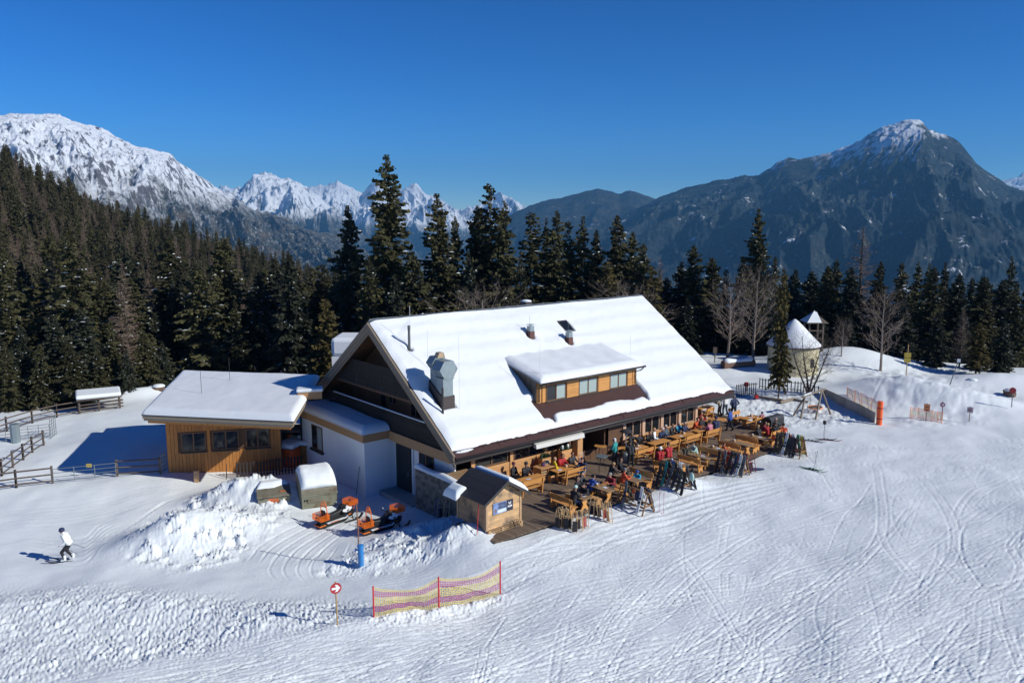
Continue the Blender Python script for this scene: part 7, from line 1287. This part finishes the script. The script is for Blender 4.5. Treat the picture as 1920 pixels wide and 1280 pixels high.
for q, tt in ((swp[0], tA), (swp[1], tA), (swp[2], tB), (swp[3], tB)): part('leg', MB().tube([q-o0-Vector((0, 0, .1)), tt], [.10, .075], 8), 'log', sw_)
dv = (tB-tA).normalized()*.35; part('crossbeam', MB().tube([tA-dv, tB+dv], .095, 8), 'log', sw_); part('snow_cap', MB().tube([tA-dv*.5+Vector((0, 0, .10)), tA+(tB-tA)*.35+Vector((0, 0, .10))], .07, 6), 'snow', sw_)
ns = gpt(1528, 772, -.3)-o0; ns.z += .42; part('nest_seat', MB().tube([(ns.x+.62*math.cos(a), ns.y+.62*math.sin(a), ns.z) for a in np.linspace(0, 2*PI, 20, endpoint=False)], .07, 6, closed=True), 'net_o', sw_)
nb_ = MB()
for k in range(-4, 5): y = k*.13; xx = math.sqrt(max(0, .36-y*y)); nb_.tube([(ns.x-xx, ns.y+y, ns.z), (ns.x+xx, ns.y+y, ns.z)], .012, 4).tube([(ns.x+y, ns.y-xx, ns.z), (ns.x+y, ns.y+xx, ns.z)], .012, 4)
part('nest_net', nb_, 'f_black', sw_); part('rope', MB().tube([tA+(tB-tA)*.3, (ns.x-.5, ns.y, ns.z)], .018, 4).tube([tA+(tB-tA)*.7, (ns.x+.5, ns.y, ns.z)], .018, 4), 'f_charcoal', sw_)
for (a, b, r, lb) in (((1415, 745), (1468, 753), .16, 'long dark log lying towards the lone olive spruce'), ((1463, 756), (1486, 750), .15, 'short pale log beside the swing'), ((1484, 750), (1516, 757), .16, 'log lying under the left leg of the swing')):
    p, q = gpt(*a, -.2), gpt(*b, -.2); o = part('log', MB().tube([(0, 0, .1), tuple(q-p+Vector((0, 0, .1)))], r, 8), 'log', None, tuple(p)); tag(o, lb, 'log', 'logs lying in the playground')
for px, py, m, lb in ((1399, 727, 'f_red', 'red box on a post behind the right roof corner'), (1418, 741, 'f_red', 'red ball-like toy by the grey gate')):
    p = gpt(px, py+8, -.2); t = thing('toy_box', lb, 'box', (p.x, p.y, p.z)); part('box', MB().b2((-.2, -.15, .1 if 'ball' in lb else .55), (.2, .15, .5 if 'ball' in lb else 1.0)), m, t, bevel=.08); part('post', MB().tube([(0, 0, -.1), (0, 0, .6)], .05, 6), 'log', t)
p = gpt(1340, 680, .2); sbd = thing('notice_board', 'small wooden notice board past the roof edge', 'sign', (p.x, p.y, p.z), rad(-20)); part('post', MB().tube([(0, 0, -.3), (0, 0, 1.8)], .06, 6), 'log', sbd); part('board', MB().b2((-.22, -.08, 1.15), (.22, -.05, 1.85)), 'pale_wood', sbd)
p = gpt(1453, 812, 0); blk = thing('covered_grill', 'black covered grill with a grey lid at the terrace corner', 'grill', tuple(hw(28.6, -3.1, .0)), HROT); part('body', MB().b2((0, 0, 0), (1.9, .8, .9)), 'sm_black', blk, bevel=.05); part('lid', MB().prism([(-.02, .902), (.2, 1.12), (.6, 1.12), (.82, .902)], 'x', -.02, 1.92), 'charcoal' if 'charcoal' in M else 'f_charcoal', blk, bevel=.04)
# log trough with snow, chapel, bell tower
p = gpt(1355, 690, .3); q = gpt(1412, 686, .3); lt = thing('log_trough', 'big snow-topped hollow log lying before the two bare trees', 'log', tuple(p)); d = q-p; part('log', MB().tube([(0, 0, .35), tuple(d*.5+Vector((0, 0, .30))), tuple(d+Vector((0, 0, .42)))], [.5, .42, .5], 10), 'rock', lt); part('snow_cover', MB().tube([tuple(d*f+Vector((0, 0, .62+.12*abs(f-.5)))) for f in np.linspace(.02, .98, 9)], [.3, .42, .36, .3, .28, .3, .36, .42, .3], 8), 'snow', lt, smooth=True)
M['chapel'] = mat('cream_plaster', (.56, .49, .31), .9, .12, 2); ch = thing('round_chapel', 'small round cream chapel with a snowy cone roof', 'chapel'); cp_ = gpt(1500, 706, .2); ch.location = (cp_.x, cp_.y+2.4, cp_.z-.5)
part('wall', MB().lathe([(2.62, -.6), (2.62, 3.45), (2.4, 3.5)], 32), 'chapel', ch); part('eave', MB().lathe([(2.82, 3.42), (2.86, 3.52), (2.5, 3.62)], 32), 'tile', ch); part('roof_snow', MB().lathe([(2.80, 3.53), (2.82, 3.62), (2.0, 4.45), (1.05, 5.45), (.45, 6.05), (.15, 6.28), (.01, 6.34)], 32), 'roof_snow', ch, smooth=True)
for a in (-.7, .5): part('window', MB().box((2.6*math.sin(a), -2.6*math.cos(a), 1.9), (.5, .12, .9), Matrix.Rotation(a, 3, 'Z')), 'glass', ch)
bt_ = thing('bell_tower', 'open timber bell tower with a snowy pyramid roof behind the chapel', 'tower'); bp_ = at_y(1524, 640, ch.location.y+5); bt_.location = (bp_.x, bp_.y, ground(bp_.x, bp_.y)); tz = at_y(1520, 604, bp_.y).z-bt_.location.z; rzz = at_y(1520, 585, bp_.y).z-bt_.location.z
for sx in (-1, 1):
    for sy_ in (-1, 1): part('post', MB().b2((sx*.78-.09, sy_*.78-.09, -.5), (sx*.78+.09, sy_*.78+.09, tz)), 'rail_wood', bt_)
for z in (tz*.45, tz*.72): part('brace', MB().b2((-.7, -.84, z), (.7, -.74, z+.14)).tube([(-.7, -.79, z-1.0), (.7, -.79, z)], .05, 4), 'rail_wood', bt_)
part('roof', MB().add([(-1.25, -1.25, tz), (1.25, -1.25, tz), (1.25, 1.25, tz), (-1.25, 1.25, tz), (0, 0, rzz)], [(3, 2, 1, 0), (0, 1, 4), (1, 2, 4), (2, 3, 4), (3, 0, 4)]), 'rail_wood', bt_)
part('roof_snow', MB().add([(-1.2, -1.2, tz+.1), (.45, -1.2, tz+.1), (.2, -.2, rzz+.02), (-1.2, 1.2, tz+.1), (.1, .1, rzz+.14), (-.1, -.1, rzz+.14)], [(0, 1, 2, 5), (0, 5, 4, 3)]), 'snow', bt_)
# ------------------------------------------------------------ left: paddock fences, feeder, boulders, bits by the annex
def rail_fence(label, pts, rails=3, h=1.1, ps=1.9, m='rail_wood', r=.055):
    t = thing('rail_fence', label, 'fence', tuple(pts[0])); o0 = Vector(pts[0])
    for a, b in zip(pts[:-1], pts[1:]):
        a, b = Vector(a), Vector(b); d = b-a; n = max(1, round(d.length/ps)); u = d.normalized(); nn = Vector((u.y, -u.x, 0))*.09
        for i in range(n+1): q = a+d*(i/n)-o0; part('post', MB().tube([q-Vector((0, 0, .2)), q+Vector((0, 0, h+.12))], .085, 6), m, t)
        for k in range(rails): z = .22+(h-.22)*k/(rails-1); part('rail', MB().tube([a-o0+nn+Vector((0, 0, z)), b-o0+nn+Vector((0, 0, z))], r, 4), m, t)
    return t
rail_fence('three-rail timber fence at the left picture edge, nearest the piste', [gpt(-40, 924, -.95), gpt(31, 914, -.95), gpt(99, 906, -.95)])
rail_fence('short three-rail fence joining the corner of the timber hall', [gpt(220, 893, -.95), gpt(301, 888, -.9)]); rail_fence('three-rail fence climbing from the left edge to the paddock gate', [gpt(-20, 905, -.9), gpt(4, 892, -.9), gpt(44, 862, -.85), gpt(61, 848, -.8), gpt(82, 835, -.8)])
rail_fence('long rail fence along the foot of the wood', [gpt(-30, 824, -.5), gpt(13, 808, -.5), gpt(61, 793, -.5), gpt(107, 782, -.5), gpt(148, 775, -.5)], 3, 1.1, 3.2)
M['gate'] = mat('steel_gate', (.22, .25, .26), .45, metal=.4)
def gate(label, a, b, h=1.1, bars=5, grp='tubular steel gates of the paddock'):
    t = thing('field_gate', label, 'gate', tuple(a), 0, grp); d = Vector(b)-Vector(a)
    for k in range(bars): z = .15+(h-.15)*k/(bars-1); part('bar', MB().tube([(0, 0, z), tuple(d+Vector((0, 0, z)))], .022, 5), 'gate', t)
    for f in (0, .33, .66, 1): part('upright', MB().tube([tuple(d*f+Vector((0, 0, .05))), tuple(d*f+Vector((0, 0, h+.02)))], .026, 5), 'gate', t)
    return t
g1 = gate('wire-thin steel gate with a yellow plate between the two front fences', gpt(101, 906, -.95), gpt(218, 894, -.95), 1.0, 4); pz = (gpt(169, 895, -.9)-Vector(g1.location)); part('plate', MB().b2((pz.x-.18, pz.y-.04, pz.z+.75), (pz.x+.18, pz.y-.01, pz.z+1.0)), 'sign_yellow', g1)
gate('steel gate at the left edge behind the climbing fence', gpt(-20, 832, -.6), gpt(28, 827, -.65)); gate('steel gate between the grey post and the paddock corner', gpt(34, 826, -.65), gpt(94, 820, -.7)); gate('tall steel gate panel standing at the paddock corner', gpt(96, 823, -.7), gpt(106, 815, -.7), 1.7, 7); gate('small steel gate at the corner of the timber hall', gpt(303, 888, -.9), gpt(312, 882, -.9), 1.35, 5)
p = gpt(30, 829, -.65); tag(part('gate_post', MB().tube([(0, 0, -.2), (0, 0, 1.5)], .35, 8), 'zinc', None, tuple(p)), 'thick pale grey post between two steel gates', 'post')
fp = [gpt(148, 776, -.5), gpt(232, 764, -.5)]; hf = thing('hay_feeder', 'open timber hay rack under a thick snow roof at the wood edge', 'feeder', tuple(fp[0])); d = fp[1]-fp[0]; u = d.normalized(); nn = Vector((-u.y, u.x, 0)); RR_ = Matrix.Rotation(math.atan2(u.y, u.x), 3, 'Z'); L = d.length
for f in (0.02, .45, .92):
    for s in (0, 1.5): q = d*f+nn*s; part('post', MB().tube([q, q+Vector((0, 0, 1.25+.1*s))], .09, 6), 'rail_wood', hf)
for k in range(3):
    for s in (-.1, 1.5): a = nn*s+Vector((0, 0, .2+k*.28)); part('rail', MB().tube([a, a+d], .06, 4), 'rail_wood', hf)
c = d*.46+nn*.7+Vector((0, 0, 1.30)); part('roof', MB().box(c, (L*.98, 2.3, .08), RR_ @ Matrix.Rotation(rad(4), 3, 'X')), 'rail_wood', hf); part('roof_snow', MB().box(c+Vector((0, 0, .24)), (L*1.0, 2.35, .38), RR_ @ Matrix.Rotation(rad(4), 3, 'X')), 'snow', hf, bevel=.14)
def boulder(p, s, seed, label, snowy=True):
    g = random.Random(seed); bm = bmesh.new(); bmesh.ops.create_icosphere(bm, subdivisions=2, radius=1)
    for v in bm.verts: k = 1+.28*g.uniform(-1, 1); v.co = Vector((v.co.x*s*1.25*k, v.co.y*s*k, v.co.z*s*.75*k))
    me = bpy.data.meshes.new('boulder'); bm.to_mesh(me); bm.free(); t = thing('boulder', label, 'boulder', (p.x, p.y, p.z+s*.5), g.uniform(0, 6)); part('stone', setm(me, 'rock'), None, t); t['group'] = 'boulders along the wood edge'
    if snowy: part('snow_cap', MB().lathe([(s*1.0, s*.52), (s*1.02, s*.66), (s*.75, s*.86), (s*.3, s*.95), (.01, s*.97)], 12), 'snow', t, smooth=True)
for i, (px, py, s) in enumerate(((241, 746, .5), (252, 744, .45), (262, 743, .55), (276, 740, .5), (287, 738, .55), (298, 736, .6), (1861, 722, .6), (1822, 722, .5), (1893, 742, .5))):
    boulder(gpt(px, py, -.3), s, i+3, ('brown boulder nearest the hay feeder', 'second brown boulder from the hay feeder', 'third brown boulder from the hay feeder', 'brown boulder in the middle of the row behind the hall', 'brown boulder next to last before the hall roof', 'brown boulder touching the hall roof edge', 'dark boulder on the right snow bank under the spruce', 'boulder below the leaning lamp', 'boulder near the far red sign')[i])
tk = gpt(543, 874, -1.1); tt = thing('orange_tank', 'orange plastic tank with a snow cap beside the timber hall', 'tank', (tk.x, tk.y+.3, tk.z-.2), rad(-15)); part('body', MB().b2((-.80, -.6, 0), (.55, .6, 1.55)), 'orange_pad', tt, bevel=.15); part('snow_cap', MB().b2((-.9, -.68, 1.56), (.65, .68, 1.95)), 'snow', tt, bevel=.2)
wd_ = gpt(560, 868, -1.1); wt = thing('lean_to', 'small board lean-to with a snow roof beside the annex', 'shed', (wd_.x, wd_.y+.4, wd_.z-.2), rad(-15))
for i in range(9): part('board', MB().b2((-.9+i*.2, -.5, 0), (-.72+i*.2, -.45, 1.55)), 'amber_v', wt)
part('roof', MB().b2((-1.0, -.7, 1.6), (1.0, .8, 1.66)), 'dark_wood', wt); part('roof_snow', MB().b2((-1.05, -.75, 1.662), (1.05, .85, 1.98)), 'snow', wt, bevel=.12)
for i, (px, py, m, lb, h) in enumerate(((545, 822, 'orange_pad', 'orange barrel in the gap between hall and annex', .8), (553, 823, 'lid', 'tan crate beside the orange barrel', .75), (563, 822, 'cup', 'white sack in the gap between hall and annex', .7))):
    p = at_y(px, py, 57.5); t = part('barrel' if i == 0 else ('crate' if i == 1 else 'sack'), MB().lathe([(.26, 0), (.28, .1), (.28, h-.1), (.24, h), (.01, h)], 12) if i != 1 else MB().b2((-.28, -.28, 0), (.28, .28, h)), m, None, (p.x, p.y, p.z-.4)); tag(t, lb, 'barrel' if i == 0 else ('crate' if i == 1 else 'sack'))
p0 = at_y(552, 838, 57.6); st_ = thing('storage_shelf', 'dark timber shelf holding barrel and crates behind the annex', 'shelf', (p0.x, p0.y, 0)); part('deck', MB().b2((-1.2, -.5, p0.z-.20), (1.3, .6, p0.z-.05)), 'dark_wood', st_); part('post', MB().b2((-1.1, -.4, -1.5), (-.95, .5, p0.z-.201)), 'dark_wood', st_); part('post', MB().b2((1.0, -.4, -1.5), (1.15, .5, p0.z-.201)), 'dark_wood', st_); part('back_panel', MB().b2((-1.2, .61, p0.z-.2), (1.3, .7, p0.z+1.6)), 'dark_wood', st_); part('roof', MB().b2((-1.3, -.6, p0.z+1.3), (1.3, .6, p0.z+1.42)), 'rail_wood', st_)
p = gpt(369, 903, -1.1); tag(part('post_box', MB().b2((-.14, -.12, 0), (.14, .12, .9)), 'pale_wood', None, (p.x, p.y, p.z-.1)), 'short pale wooden post on the shaded path before the hall', 'post')
p = gpt(425, 898, -1.1); tag(part('stake', MB().tube([(0, 0, -.1), (.03, 0, 1.1)], .03, 5), 'picket', None, tuple(p)), 'thin dark stake left of the shaded picket fence', 'post')
p = hw(-1.75, 8.7); tag(part('broom', MB().tube([(0, 0, 0), (.25, .1, 1.9)], .02, 5), 'picket', None, (p.x, p.y, ground(p.x, p.y))), 'thin broom handle leaning on the white annex corner', 'broom')
# wisp of wood smoke drifting from the thin flue
sm_m = bpy.data.materials.new('wood_smoke'); sm_m.use_nodes = True; sm_m.node_tree.nodes.clear(); v_ = sm_m.node_tree.nodes.new('ShaderNodeVolumePrincipled'); o_ = sm_m.node_tree.nodes.new('ShaderNodeOutputMaterial'); sm_m.node_tree.links.new(v_.outputs[0], o_.inputs['Volume']); v_.inputs['Density'].default_value = .35; v_.inputs['Color'].default_value = (.55, .6, .66, 1)
smk = MB().tube([(1.7, 7.2, 10.35-.2), (1.4, 6.9, 10.3-.3), (.9, 6.6, 9.9-.3), (.3, 6.4, 9.6-.3)], [.08, .16, .25, .16], 8); so = part('smoke', smk.mesh('smoke'), None, None, tuple(HO), (0, 0, HROT)); so.data.materials.append(sm_m); so['kind'] = 'stuff'
